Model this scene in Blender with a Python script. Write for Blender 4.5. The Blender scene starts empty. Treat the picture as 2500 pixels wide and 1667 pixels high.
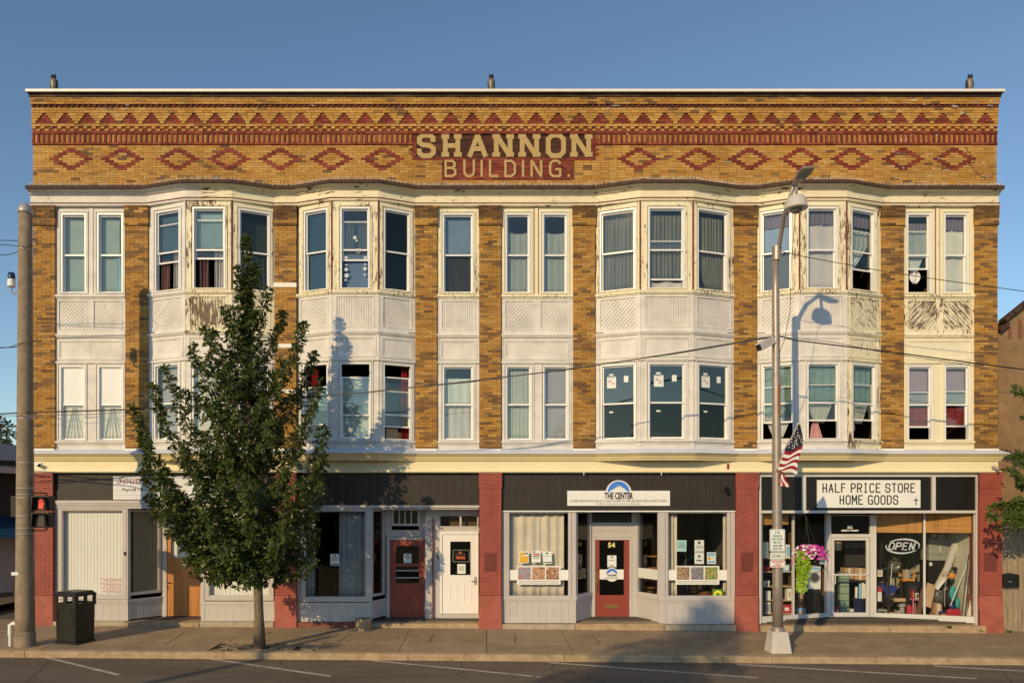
import bpy, bmesh, math, random
from mathutils import Vector, Matrix
R = random.Random(7)
scene = bpy.context.scene
COL = scene.collection
# ---------------------------------------------------------------- camera
EYE, DIST, FPX, VX, VY = 3.226, 20.0, 1860.0, 1188.0, 1230.0
cam = bpy.data.cameras.new("camera")
cam.sensor_width = 36.0
cam.lens = 36.0 * FPX / 2500.0
cam.shift_x = (1250.0 - VX) / 2500.0
cam.shift_y = (VY - 833.5) / 2500.0
cam.clip_end = 2000.0
cam_ob = bpy.data.objects.new("camera", cam)
cam_ob.location = (0, -DIST, EYE)
cam_ob.rotation_euler = (math.pi / 2, 0, 0)
COL.objects.link(cam_ob)
scene.camera = cam_ob
# ---------------------------------------------------------------- sky and sun
SUN = Vector((0.60, 1.0, -0.46))
sun_el = math.atan2(0.46, math.hypot(0.60, 1.0))
world = bpy.data.worlds.new("World")
scene.world = world
world.use_nodes = True
wn = world.node_tree
sky = wn.nodes.new("ShaderNodeTexSky")
sky.sky_type = 'NISHITA'
sky.sun_disc = False
sky.sun_elevation = sun_el
sky.sun_rotation = math.atan2(-SUN.x, -SUN.y)
sky.altitude = 300
sky.air_density = 1.0
sky.dust_density = 0.1
sky.ozone_density = 1.8
bg = wn.nodes["Background"]
bg.inputs["Strength"].default_value = 0.126
tint = wn.nodes.new("ShaderNodeMix"); tint.data_type = 'RGBA'; tint.blend_type = 'MULTIPLY'
tint.inputs[0].default_value = 1.0; tint.inputs[7].default_value = (0.93, 1.0, 1.01, 1)
wn.links.new(sky.outputs["Color"], tint.inputs[6]); wn.links.new(tint.outputs[2], bg.inputs["Color"])
sun = bpy.data.lights.new("sun", 'SUN')
sun.energy = 3.25
sun.angle = math.radians(0.55)
sun.color = (1.0, 0.725, 0.37)
sun_ob = bpy.data.objects.new("sun", sun)
sun_ob.rotation_euler = SUN.to_track_quat('-Z', 'Y').to_euler()
sun_ob.location = (-20, -30, 25)
COL.objects.link(sun_ob)
vs = scene.view_settings
vs.view_transform = 'Standard'
vs.look = 'None'
vs.exposure = 0.0
vs.gamma = 1.0
vs.use_curve_mapping = False
scene.cycles.transparent_max_bounces = 12
scene.cycles.max_bounces = 8
scene.cycles.caustics_reflective = False
scene.cycles.caustics_refractive = False

# ---------------------------------------------------------------- measuring helpers
def PX(px, Y=0.0): return (px - VX) * (DIST + Y) / FPX
def PZ(py, Y=0.0): return EYE + (VY - py) * (DIST + Y) / FPX
def P(px, py, Y=0.0): return Vector((PX(px, Y), Y, PZ(py, Y)))
def gz(X, Y=0.0):                       # pavement height: the street falls to the east
    X = max(-45.0, min(45.0, X))
    return -0.043 - 0.0077 * X + 0.02 * max(Y, -3.4)
def lin(c):
    c /= 255.0
    return c / 12.92 if c <= 0.04045 else ((c + 0.055) / 1.055) ** 2.4
LIT = (1.12, 0.95, 0.71)
def C(r, g, b, k=1.0):                  # surface colour from the look it has in full sun
    return tuple(min(0.88, lin(v) / f * k) for v, f in zip((r, g, b), LIT))

# ---------------------------------------------------------------- mesh builder
OFF = {}
class MB:
    def __init__(s): s.v = []; s.f = []; s.c = []; s.smooth = False
    def _add(s, vs, fs, col=None):
        n = len(s.v); s.v.extend([tuple(p) for p in vs])
        for f in fs:
            s.f.append(tuple(i + n for i in f)); s.c.append(col)
        return s
    def quad(s, a, b, c, d, col=None): return s._add((a, b, c, d), ((0, 1, 2, 3),), col)
    def tri(s, a, b, c, col=None): return s._add((a, b, c), ((0, 1, 2),), col)
    def box(s, x0, x1, y0, y1, z0, z1, col=None, F=None, open_back=False):
        # with F: (u, out, z) in the face's own frame; without: world x, y, z
        if x0 > x1: x0, x1 = x1, x0
        if y0 > y1: y0, y1 = y1, y0
        if z0 > z1: z0, z1 = z1, z0
        p = [(x, y, z) for z in (z0, z1) for y in (y0, y1) for x in (x0, x1)]
        fs = [(0, 1, 5, 4), (2, 6, 7, 3), (0, 4, 6, 2), (1, 3, 7, 5), (0, 2, 3, 1), (4, 5, 7, 6)]
        if F:
            p = [F(*q) for q in p]
            fs = [f[::-1] for f in fs]
        if open_back:
            fs = fs[1:] if F else fs[:1] + fs[2:]
        return s._add(p, fs, col)
    def prism(s, poly, d0, d1, F=None, col=None):
        # polygon in (u, z) extruded between outward distances d0 < d1
        F = F or W
        n = len(poly)
        a = sum(poly[i][0] * poly[(i + 1) % n][1] - poly[(i + 1) % n][0] * poly[i][1] for i in range(n))
        if a < 0: poly = poly[::-1]
        vs = [F(u, d1, z) for u, z in poly] + [F(u, d0, z) for u, z in poly]
        fs = [tuple(range(n)), tuple(range(2 * n - 1, n - 1, -1))]
        fs += [(i, i + n, (i + 1) % n + n, (i + 1) % n) for i in range(n)]
        return s._add(vs, fs, col)
    def ring(s, rings, cap=True, col=None, close=True):
        n = len(rings[0]); vs = [p for r in rings for p in r]; fs = []
        for k in range(len(rings) - 1):
            for i in range(n if close else n - 1):
                j = (i + 1) % n
                fs.append((k * n + i, k * n + j, (k + 1) * n + j, (k + 1) * n + i))
        if cap and close:
            fs.append(tuple(range(n - 1, -1, -1)))
            m = (len(rings) - 1) * n
            fs.append(tuple(range(m, m + n)))
        return s._add(vs, fs, col)
    def tube(s, pts, r, n=8, col=None, cap=True):
        pts = [Vector(p) for p in pts]
        rs = r if isinstance(r, (list, tuple)) else [r] * len(pts)
        rings = []; ref = None
        for i, p in enumerate(pts):
            d = (pts[min(i + 1, len(pts) - 1)] - pts[max(i - 1, 0)]).normalized()
            if ref is None:
                ref = d.cross(Vector((0, 1, 0)) if abs(d.y) < 0.9 else Vector((1, 0, 0))).normalized()
            else:
                ref = (ref - d * ref.dot(d)).normalized()
            b = d.cross(ref)
            rings.append([p + (ref * math.cos(2 * math.pi * k / n) + b * math.sin(2 * math.pi * k / n)) * rs[i] for k in range(n)])
        return s.ring(rings, cap, col)
    def lathe(s, c, prof, n=16, col=None, sx=1.0, sy=1.0, axis='Z'):
        c = Vector(c); rings = []
        for r, h in prof:
            ring = []
            for k in range(n):
                a = 2 * math.pi * k / n
                if axis == 'Z': q = Vector((r * math.cos(a) * sx, r * math.sin(a) * sy, h))
                elif axis == 'Y': q = Vector((r * math.cos(a) * sx, -h, r * math.sin(a) * sy))
                else: q = Vector((h, r * math.cos(a) * sx, r * math.sin(a) * sy))
                ring.append(c + q)
            rings.append(ring)
        return s.ring(rings, True, col)
    def ball(s, c, rx, ry, rz, n=10, m=6, col=None):
        prof = [(max(1e-3, math.sin(math.pi * i / m)), -math.cos(math.pi * i / m)) for i in range(m + 1)]
        c = Vector(c); rings = []
        for r, h in prof:
            rings.append([c + Vector((rx * r * math.cos(2 * math.pi * k / n), ry * r * math.sin(2 * math.pi * k / n), rz * h)) for k in range(n)])
        return s.ring(rings, True, col)
    def obox(s, c, ax, ay, az, col=None):       # box about centre with three half-axis vectors
        c = Vector(c); ax = Vector(ax); ay = Vector(ay); az = Vector(az)
        p = [c + ax * i + ay * j + az * k for k in (-1, 1) for j in (-1, 1) for i in (-1, 1)]
        return s._add(p, [(0, 1, 5, 4), (2, 6, 7, 3), (0, 4, 6, 2), (1, 3, 7, 5), (0, 2, 3, 1), (4, 5, 7, 6)], col)
    def build(s, name, mat, parent=None, smooth=False, bevel=0.0, merge=False):
        if parent is not None: o = OFF[parent]
        else:
            xs = [p[0] for p in s.v]; ys = [p[1] for p in s.v]; zs = [p[2] for p in s.v]
            o = Vector(((min(xs) + max(xs)) / 2, (min(ys) + max(ys)) / 2, min(zs)))
        me = bpy.data.meshes.new(name)
        me.from_pydata([(p[0] - o[0], p[1] - o[1], p[2] - o[2]) for p in s.v], [], s.f)
        if any(c is not None for c in s.c):
            at = me.color_attributes.new("Col", 'FLOAT_COLOR', 'CORNER')
            buf = []
            for f, c in zip(s.f, s.c):
                c = c or (1, 1, 1)
                buf.extend((c[0], c[1], c[2], 1.0) * len(f))
            at.data.foreach_set("color", buf)
        if merge or bevel:
            bm = bmesh.new(); bm.from_mesh(me)
            bmesh.ops.remove_doubles(bm, verts=bm.verts, dist=1e-4)
            if merge != 'keep': bmesh.ops.recalc_face_normals(bm, faces=bm.faces)
            if bevel:
                bmesh.ops.bevel(bm, geom=[e for e in bm.edges if len(e.link_faces) == 2 and e.calc_face_angle(0) > 0.5],
                                offset=bevel, segments=2, affect='EDGES', profile=0.5, clamp_overlap=True)
            bm.to_mesh(me); bm.free()
        if smooth:
            me.polygons.foreach_set("use_smooth", [True] * len(me.polygons))
        for m in (mat if isinstance(mat, (list, tuple)) else [mat]): me.materials.append(m)
        ob = bpy.data.objects.new(name, me); COL.objects.link(ob)
        if parent is not None: ob.parent = parent; OFF[ob] = o
        else: ob.location = o; OFF[ob] = Vector(o)
        return ob
def W(u, w, z): return (u, -w, z)               # the street front: u along x, w outward
class Face:
    def __init__(s, a, b):
        s.a = Vector((a[0], a[1], 0)); s.b = Vector((b[0], b[1], 0))
        s.d = (s.b - s.a); s.L = s.d.length; s.d.normalize()
        s.n = Vector((s.d.y, -s.d.x, 0))
    def __call__(s, u, w, z):
        p = s.a + s.d * u + s.n * w
        return (p.x, p.y, z)
    def u(s, px):                                # where the sight line of a picture column meets this face
        k = (px - VX) / FPX                      # X = k*(DIST+Y)
        t = (k * (DIST + s.a.y) - s.a.x) / (s.d.x - k * s.d.y)
        return t
def T(name, label, cat, loc, group=None):
    o = bpy.data.objects.new(name, None); COL.objects.link(o)
    o.empty_display_size = 0.2
    o.location = loc; OFF[o] = Vector(loc)
    return tag(o, label, cat, group)
def tag(o, label=None, cat=None, group=None, kind=None):
    if label: o["label"] = label
    if cat: o["category"] = cat
    if group: o["group"] = group
    if kind: o["kind"] = kind
    return o
def sub(name, parent):                           # a part that only gathers its own sub-parts
    o = bpy.data.objects.new(name, None); COL.objects.link(o); o.parent = parent; OFF[o] = OFF[parent]
    return o
def text_mb(txt, h, F, u, z, w, thick=0.004, align='CENTER', sx=1.0, shear=0.0, mb=None, bold=0.0, width=None):
    cu = bpy.data.curves.new("lettering", 'FONT')
    cu.body = txt; cu.size = h * 1.37; cu.align_x = align; cu.shear = shear; cu.offset = bold; cu.resolution_u = 2
    ob = bpy.data.objects.new("lettering", cu); COL.objects.link(ob)
    dg = bpy.context.evaluated_depsgraph_get()
    me = bpy.data.meshes.new_from_object(ob.evaluated_get(dg))
    bpy.data.objects.remove(ob); bpy.data.curves.remove(cu)
    if width:
        xs = [v.co.x for v in me.vertices]
        sx = width / max(1e-4, (max(xs) - min(xs)))
    mb = mb or MB()
    mb._add([F(u + v.co.x * sx, w + thick, z + v.co.y) for v in me.vertices], [tuple(p.vertices) for p in me.polygons])
    bpy.data.meshes.remove(me)
    return mb

# ---------------------------------------------------------------- materials
def new_mat(name):
    m = bpy.data.materials.new(name); m.use_nodes = True
    nt = m.node_tree
    return m, nt, nt.nodes["Principled BSDF"]
def n_pos(nt, sc=(1, 1, 1), rot=(0, 0, 0)):
    g = nt.nodes.new("ShaderNodeNewGeometry")
    if sc == (1, 1, 1) and rot == (0, 0, 0): return g.outputs["Position"]
    mp = nt.nodes.new("ShaderNodeMapping"); mp.vector_type = 'TEXTURE'
    mp.inputs["Scale"].default_value = tuple(1.0 / k for k in sc); mp.inputs["Rotation"].default_value = rot
    nt.links.new(g.outputs["Position"], mp.inputs["Vector"]); return mp.outputs["Vector"]
def n_noise(nt, vec, scale=5.0, detail=4.0, rough=0.55, dist=0.0):
    n = nt.nodes.new("ShaderNodeTexNoise"); n.inputs["Scale"].default_value = scale
    n.inputs["Detail"].default_value = detail; n.inputs["Roughness"].default_value = rough
    n.inputs["Distortion"].default_value = dist
    nt.links.new(vec, n.inputs["Vector"]); return n.outputs["Fac"]
def n_ramp(nt, fac, stops, interp='LINEAR'):
    r = nt.nodes.new("ShaderNodeValToRGB"); r.color_ramp.interpolation = interp
    el = r.color_ramp.elements
    while len(el) < len(stops): el.new(0.5)
    for e, (p, c) in zip(el, stops):
        e.position = p; e.color = (c, c, c, 1) if not isinstance(c, (tuple, list)) else (*c[:3], 1)
    nt.links.new(fac, r.inputs["Fac"]); return r.outputs["Color"]
def n_mix(nt, fac, a, b, mode='MIX'):
    m = nt.nodes.new("ShaderNodeMix"); m.data_type = 'RGBA'; m.blend_type = mode
    for sock, val in ((m.inputs[0], fac), (m.inputs[6], a), (m.inputs[7], b)):
        if hasattr(val, "is_output"): nt.links.new(val, sock)
        elif isinstance(val, (int, float)): sock.default_value = val if sock.type == 'VALUE' else (val, val, val, 1)
        else: sock.default_value = (*val[:3], 1)
    return m.outputs[2]
def n_bump(nt, bs, h, strength=0.3, dist=0.01):
    b = nt.nodes.new("ShaderNodeBump"); b.inputs["Strength"].default_value = strength; b.inputs["Distance"].default_value = dist
    nt.links.new(h, b.inputs["Height"]); nt.links.new(b.outputs["Normal"], bs.inputs["Normal"])
def plain(name, col, rough=0.6, var=0.12, scale=4.0, bump=0.15, bscale=60.0, metal=0.0, spec=0.4, emit=None, fine=0.0):
    m, nt, bs = new_mat(name)
    v = n_pos(nt)
    f = n_noise(nt, v, scale, 5.0, 0.6)
    cr = n_ramp(nt, f, [(0.25, tuple(c * (1 - var) for c in col)), (0.75, tuple(min(0.92, c * (1 + var)) for c in col))])
    if fine:
        f2 = n_noise(nt, v, bscale * 2, 2.0)
        cr = n_mix(nt, 1.0, cr, n_ramp(nt, f2, [(0.3, 1 - fine), (0.7, 1.0)]), 'MULTIPLY')
    nt.links.new(cr, bs.inputs["Base Color"])
    bs.inputs["Roughness"].default_value = rough; bs.inputs["Metallic"].default_value = metal
    bs.inputs["Specular IOR Level"].default_value = spec
    if bump: n_bump(nt, bs, n_noise(nt, v, bscale, 3.0), bump, 0.004)
    if emit:
        bs.inputs["Emission Color"].default_value = (*emit[0], 1); bs.inputs["Emission Strength"].default_value = emit[1]
    return m
def peeling(name, col, under, amount, sc=(14, 14, 3.5), rot=(0, 0, 0), grime=0.10, rough=0.6):
    # old paint: streaks of weathered wood where the film has flaked off along the grain
    m, nt, bs = new_mat(name)
    v = n_pos(nt, sc, rot); v0 = n_pos(nt)
    a = n_noise(nt, v, 1.0, 10.0, 0.70, 0.5)
    b = n_noise(nt, v0, 0.9, 3.0, 0.5)
    mm = nt.nodes.new("ShaderNodeMath"); mm.operation = 'MULTIPLY_ADD'
    nt.links.new(b, mm.inputs[0]); mm.inputs[1].default_value = 0.45; nt.links.new(a, mm.inputs[2])
    t = 1.06 - amount
    mask = n_ramp(nt, mm.outputs[0], [(t, 0.0), (t + 0.008, 1.0)])
    wood = n_ramp(nt, n_noise(nt, v, 3.0, 3.0), [(0.3, tuple(c * 0.55 for c in under)), (0.7, under)])
    g = n_ramp(nt, n_noise(nt, v0, 2.2, 6.0, 0.7), [(0.35, tuple(c * (1 - 1.6 * grime) for c in col)), (0.62, col)])
    nt.links.new(n_mix(nt, mask, g, wood), bs.inputs["Base Color"])
    bs.inputs["Roughness"].default_value = rough; bs.inputs["Specular IOR Level"].default_value = 0.3
    inv = nt.nodes.new("ShaderNodeMath"); inv.operation = 'SUBTRACT'; inv.inputs[0].default_value = 1.0
    nt.links.new(mask, inv.inputs[1])
    n_bump(nt, bs, inv.outputs[0], 0.5, 0.004)
    return m
def brick_mat(name, rough=0.75):
    m, nt, bs = new_mat(name)
    at = nt.nodes.new("ShaderNodeAttribute"); at.attribute_name = "Col"
    v = n_pos(nt)
    k = n_ramp(nt, n_noise(nt, v, 9.0, 6.0, 0.65), [(0.3, 0.93), (0.7, 1.18)])
    k2 = n_ramp(nt, n_noise(nt, v, 0.7, 4.0, 0.6), [(0.3, 0.84), (0.65, 1.10)])
    c = n_mix(nt, 1.0, at.outputs["Color"], k, 'MULTIPLY')
    c = n_mix(nt, 1.0, c, k2, 'MULTIPLY')
    nt.links.new(c, bs.inputs["Base Color"]); bs.inputs["Roughness"].default_value = rough
    bs.inputs["Specular IOR Level"].default_value = 0.25
    n_bump(nt, bs, n_noise(nt, v, 55.0, 3.0), 0.35, 0.006)
    return m
def glass_mat(name, tint=(0.80, 0.86, 0.84), refl=0.10, extra=0.55, rough=0.015, wave=0.02):
    m = bpy.data.materials.new(name); m.use_nodes = True; nt = m.node_tree; nt.nodes.clear()
    out = nt.nodes.new("ShaderNodeOutputMaterial"); mix = nt.nodes.new("ShaderNodeMixShader")
    tr = nt.nodes.new("ShaderNodeBsdfTransparent"); tr.inputs["Color"].default_value = (*tint, 1)
    gl = nt.nodes.new("ShaderNodeBsdfGlossy"); gl.inputs["Roughness"].default_value = rough; gl.inputs["Color"].default_value = (0.92, 0.90, 0.76, 1)
    lf = nt.nodes.new("ShaderNodeLayerWeight"); lw = nt.nodes.new("ShaderNodeMath"); lw.operation = 'POWER'; lw.inputs[1].default_value = 5.0; nt.links.new(lf.outputs["Facing"], lw.inputs[0])
    ma = nt.nodes.new("ShaderNodeMath"); ma.operation = 'MULTIPLY_ADD'; ma.use_clamp = True
    nt.links.new(lw.outputs[0], ma.inputs[0]); ma.inputs[1].default_value = extra; ma.inputs[2].default_value = refl + 0.03
    nt.links.new(ma.outputs[0], mix.inputs[0]); nt.links.new(tr.outputs[0], mix.inputs[1]); nt.links.new(gl.outputs[0], mix.inputs[2])
    if wave:
        b = nt.nodes.new("ShaderNodeBump"); b.inputs["Strength"].default_value = wave; b.inputs["Distance"].default_value = 0.1
        nt.links.new(n_noise(nt, n_pos(nt), 1.6, 1.0), b.inputs["Height"]); nt.links.new(b.outputs["Normal"], gl.inputs["Normal"])
    nt.links.new(mix.outputs[0], out.inputs["Surface"])
    return m
def cloth_mat(name, col, stripe=0.0, sscale=60.0, rough=0.9, trans=0.25, lace=0.0):
    m, nt, bs = new_mat(name)
    v = n_pos(nt)
    c = n_ramp(nt, n_noise(nt, v, 3.0, 4.0), [(0.3, tuple(x * 0.86 for x in col)), (0.7, col)])
    if stripe:
        s = n_noise(nt, n_pos(nt, (sscale, sscale, 0.6)), 1.0, 2.0)
        c = n_mix(nt, 1.0, c, n_ramp(nt, s, [(0.4, 1 - stripe), (0.6, 1.0)]), 'MULTIPLY')
    if lace:
        vo = nt.nodes.new("ShaderNodeTexVoronoi"); vo.inputs["Scale"].default_value = 26.0
        nt.links.new(v, vo.inputs["Vector"])
        c = n_mix(nt, 1.0, c, n_ramp(nt, vo.outputs["Distance"], [(0.25, 1.0), (0.5, 1 - lace)]), 'MULTIPLY')
    nt.links.new(c, bs.inputs["Base Color"]); bs.inputs["Roughness"].default_value = rough; bs.inputs["Specular IOR Level"].default_value = 0.1
    n_bump(nt, bs, n_noise(nt, v, 130.0, 2.0), 0.2, 0.002)
    return m
def photo_mat(name, stops, scale=9.0, sc=(1, 1, 1)):
    m, nt, bs = new_mat(name)
    f = n_noise(nt, n_pos(nt, sc), scale, 6.0, 0.7, 0.6)
    nt.links.new(n_ramp(nt, f, stops), bs.inputs["Base Color"]); bs.inputs["Roughness"].default_value = 0.35
    return m
MT = {}
MT['brick'] = brick_mat("glazed_brick")
MT['mortar'] = plain("mortar", C(128, 90, 50), 0.9, 0.2)
WHITE, CREAM, WOODG, WOODB = C(245, 225, 195), C(255, 228, 176), C(120, 95, 72), C(115, 68, 48)
MT['white'] = peeling("white_paint", WHITE, C(150, 126, 100), 0.115, grime=0.13)
MT['cream'] = peeling("cream_paint", CREAM, WOODB, 0.14, grime=0.05)
MT['cream_worn'] = peeling("cream_paint_flaking", CREAM, C(132, 92, 62), 0.245, sc=(26, 26, 4), grime=0.06)
MT['cream_cornice'] = peeling("cream_cornice_paint", CREAM, C(120, 78, 55), 0.22, sc=(3.2, 3.2, 22), grime=0.06)
MT['cream_bare'] = peeling("cream_paint_bare", CREAM, C(140, 108, 78), 0.30, sc=(22, 22, 3), grime=0.08)
MT['cream_left'] = peeling("cream_paint_bare_rising", CREAM, C(140, 112, 84), 0.31, sc=(24, 24, 4), rot=(0, math.radians(40), 0), grime=0.08)
MT['cream_right'] = peeling("cream_paint_bare_falling", CREAM, C(140, 112, 84), 0.28, sc=(24, 24, 4), rot=(0, math.radians(-40), 0), grime=0.08)
MT['fascia'] = plain("fascia_cream", C(254, 226, 168), 0.55, 0.05, 1.5, 0.1, 30)
MT['molding'] = plain("molding_cream", C(242, 210, 145), 0.55, 0.05, 1.5, 0.1, 30)
MT['ledge'] = plain("ledge_metal", C(222, 212, 200), 0.45, 0.10, 2.0, 0.05, 10)
MT['vinyl'] = plain("white_vinyl", C(255, 243, 228), 0.35, 0.02, 2.0, 0.0)
MT['rust_wood'] = plain("red_brown_trim", C(122, 62, 44), 0.8, 0.35, 14.0, 0.3, 50)
MT['coping'] = plain("white_coping", C(250, 232, 200), 0.45, 0.04)
MT['old_wood'] = peeling("weathered_wood", C(120, 88, 60), C(70, 48, 36), 0.42, sc=(2.5, 2.5, 40), grime=0.2)
MT['shingle'] = plain("dark_ledge_roof", C(84, 58, 42), 0.9, 0.4, 9.0, 0.8, 30)
MT['grey'] = plain("grey_paint", C(206, 187, 164), 0.5, 0.06, 2.0, 0.1, 40)
MT['grey_groove'] = plain("grey_groove", C(110, 100, 92), 0.7, 0.1)
MT['dark'] = plain("dark_brown_paint", C(54, 44, 35), 0.55, 0.15, 2.0, 0.1, 40)
MT['black'] = plain("black_paint", (0.012, 0.011, 0.010), 0.45, 0.2)
MT['red_paint'] = peeling("red_masonry_paint", C(178, 88, 66), C(200, 142, 114), 0.10, sc=(7, 7, 9), grime=0.16)
MT['red_base'] = peeling("red_masonry_base", C(186, 98, 74), C(206, 150, 122), 0.17, sc=(6, 6, 7), grime=0.18)
MT['red_door'] = plain("red_door_paint", C(158, 68, 50), 0.4, 0.06)
MT['alu'] = plain("aluminium_frame", C(222, 204, 178), 0.4, 0.06, 3.0, 0.0)
MT['stone'] = plain("sill_stone", C(190, 165, 128), 0.85, 0.25, 5.0, 0.5, 40, fine=0.15)
MT['glass'] = glass_mat("window_glass", (0.87, 0.88, 0.84), 0.085, 0.7)
MT['glass_clear'] = glass_mat("shop_glass", (0.94, 0.95, 0.94), 0.02, 0.7)
MT['glass_dark'] = glass_mat("screened_shade_glass", (0.45, 0.44, 0.40), 0.03, 0.5)
MT['glass_teal'] = glass_mat("coated_glass", (0.30, 0.42, 0.38), 0.13, 0.6)
MT['film'] = plain("opaque_white_sunglare", (0.90, 0.94, 0.96), 0.2, 0.06, 3, 0.05, 8)  # opaque white upper panes with sun glare put into their colour
MT['gap'] = plain("board_gap", C(184, 158, 132), 0.9, 0.2, 8, 0)
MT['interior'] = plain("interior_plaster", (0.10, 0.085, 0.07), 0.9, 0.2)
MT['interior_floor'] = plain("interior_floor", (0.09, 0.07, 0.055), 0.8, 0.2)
MT['paper'] = plain("paper", C(246, 238, 224), 0.7, 0.03, 3, 0.0)
MT['ink'] = plain("black_ink", (0.015, 0.015, 0.016), 0.6, 0.1, 3, 0.0)
MT['sign_white'] = plain("sign_board_white", C(252, 240, 222), 0.4, 0.03, 2, 0.0)
MT['steel'] = plain("galvanised_steel", C(190, 172, 152), 0.42, 0.10, 6, 0.1, 60, metal=0.35)
MT['dark_metal'] = plain("dark_metal", (0.02, 0.019, 0.018), 0.45, 0.2, 5, 0.1, 60, metal=0.3)
MT['brass'] = plain("brass", (0.45, 0.30, 0.09), 0.35, 0.1, 5, 0.0, metal=0.8)
# ================================================================ ground, road, pavement
def plain_sheet(name, xs, ys, zf, mat):
    mb = MB()
    for i in range(len(xs) - 1):
        for j in range(len(ys) - 1):
            q = [(xs[i], ys[j]), (xs[i + 1], ys[j]), (xs[i + 1], ys[j + 1]), (xs[i], ys[j + 1])]
            mb.quad(*[(x, y, zf(x, y)) for x, y in q])
    o = mb.build(name, mat, merge='keep')
    return tag(o, kind='structure')
def asphalt():
    m, nt, bs = new_mat("asphalt")
    v = n_pos(nt)
    a = n_ramp(nt, n_noise(nt, v, 120.0, 3.0, 0.7), [(0.3, (0.10, 0.08, 0.058)), (0.7, (0.26, 0.205, 0.152))])
    b = n_ramp(nt, n_noise(nt, n_pos(nt, (0.25, 1.2, 1)), 0.8, 6.0, 0.65), [(0.3, 0.68), (0.7, 1.2)])
    c = n_mix(nt, 1.0, a, b, 'MULTIPLY')
    c = n_mix(nt, 1.0, c, n_ramp(nt, n_noise(nt, v, 2.6, 5.0, .7), [(.62, 1.0), (.74, .62)]), 'MULTIPLY')
    vo = nt.nodes.new("ShaderNodeTexVoronoi"); vo.feature = 'DISTANCE_TO_EDGE'; vo.inputs["Scale"].default_value = 0.42
    nv = nt.nodes.new("ShaderNodeTexNoise"); nv.inputs["Scale"].default_value = 1.4; nv.inputs["Detail"].default_value = 4
    nt.links.new(v, nv.inputs["Vector"])
    wv = n_mix(nt, 0.22, v, nv.outputs["Color"])
    nt.links.new(wv, vo.inputs["Vector"])
    cr = n_ramp(nt, vo.outputs["Distance"], [(0.0, 0.35), (0.006, 1.0)])
    c = n_mix(nt, 1.0, c, cr, 'MULTIPLY')
    nt.links.new(c, bs.inputs["Base Color"]); bs.inputs["Roughness"].default_value = 0.85; bs.inputs["Specular IOR Level"].default_value = 0.3
    n_bump(nt, bs, n_noise(nt, v, 140.0, 2.0), 0.6, 0.006)
    return m
def concrete(name, lo, hi, stain=0.3, sc=1.0):
    m, nt, bs = new_mat(name)
    v = n_pos(nt)
    a = n_ramp(nt, n_noise(nt, v, 1.3 * sc, 7.0, 0.68), [(0.28, lo), (0.72, hi)])
    b = n_ramp(nt, n_noise(nt, v, 90.0, 3.0, 0.6), [(0.3, 0.74), (0.62, 1.05)])
    s = n_ramp(nt, n_noise(nt, v, 5.0, 4.0, 0.6), [(0.60, 1.0), (0.72, 1.0 - stain)])
    c = n_mix(nt, 1.0, n_mix(nt, 1.0, a, b, 'MULTIPLY'), s, 'MULTIPLY')
    nt.links.new(c, bs.inputs["Base Color"]); bs.inputs["Roughness"].default_value = 0.88; bs.inputs["Specular IOR Level"].default_value = 0.25
    n_bump(nt, bs, n_noise(nt, v, 110.0, 3.0), 0.45, 0.005)
    return m
MT['asphalt'] = asphalt()
MT['slab'] = concrete("pavement_concrete", (0.29, 0.215, 0.138), (0.46, 0.35, 0.23), 0.4)
MT['slab_new'] = concrete("pavement_concrete_pale", (0.33, 0.25, 0.165), (0.48, 0.37, 0.25), 0.15)
MT['curb'] = concrete("curb_concrete", (0.34, 0.24, 0.145), (0.58, 0.44, 0.285), 0.35, 3.0)
MT['soil'] = plain("joint_soil", (0.035, 0.028, 0.02), 0.95, 0.3, 20, 0.5, 60)
MT['line_paint'] = peeling("road_line_paint", (0.60, 0.55, 0.46), (0.16, 0.13, 0.10), 0.22, sc=(9, 9, 9), grime=0.2, rough=0.8)
MT['grass'] = plain("verge_grass", (0.05, 0.07, 0.02), 0.9, 0.4, 12, 0.6, 80)
MT['dirt'] = plain("far_ground", (0.12, 0.11, 0.08), 0.95, 0.3, 0.3, 0.3, 10)
YC = -3.1                                        # front edge of the curb
def rz(X, Y): return gz(X, -3.1) - 0.148 + 0.012 * (-3.1 - Y if Y > -9 else 5.9) * 0.9
plain_sheet('ground', [-900, -45, 45, 900], [-900, -60, 60, 900], lambda x, y: gz(x, -3.1) - 0.42, MT['dirt'])
plain_sheet('road', [-120, -45, -13.6, 45, 120], [-16.5, -9, YC + 0.02], rz, MT['asphalt'])
plain_sheet('side_street', [-26, -16.2], [YC + 0.02, 0, 60], lambda x, y: gz(x, -3.1) - 0.15, MT['asphalt'])
plain_sheet('verge', [-45, -26], [YC + 0.02, 0, 60], lambda x, y: gz(x, -3.1) - 0.10, MT['grass'])
# curb stones
curb = tag(bpy.data.objects.new('curb', None), kind='structure'); COL.objects.link(curb); OFF[curb] = Vector((0, 0, 0))
MT['red_joint'] = plain('red_joint', C(132, 62, 50), .8, .2)
joints = [-18.0, PX(60, -3.1), PX(640, -3.1), PX(996, -3.1), PX(1378, -3.1), PX(1764, -3.1), PX(1884, -3.1), PX(2140, -3.1), PX(2316, -3.1), 17.0, 20.0]
for a, b in zip(joints, joints[1:]):
    mb = MB(); n = 10; rings = []
    for i in range(n + 1):
        x = a + 0.006 + (b - a - 0.012) * i / n
        t = gz(x, YC) + R.uniform(-0.004, 0.004)
        wob = R.uniform(-0.008, 0.008)
        rings.append([(x, YC + 0.18, t - 0.4), (x, YC + wob, t - 0.4), (x, YC + wob, t - 0.022), (x, YC + 0.025 + wob, t - 0.002), (x, YC + 0.18, t)])
    mb.ring(rings, True)
    mb.build('curb_stone', MT['curb'], curb, merge=True)
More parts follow.
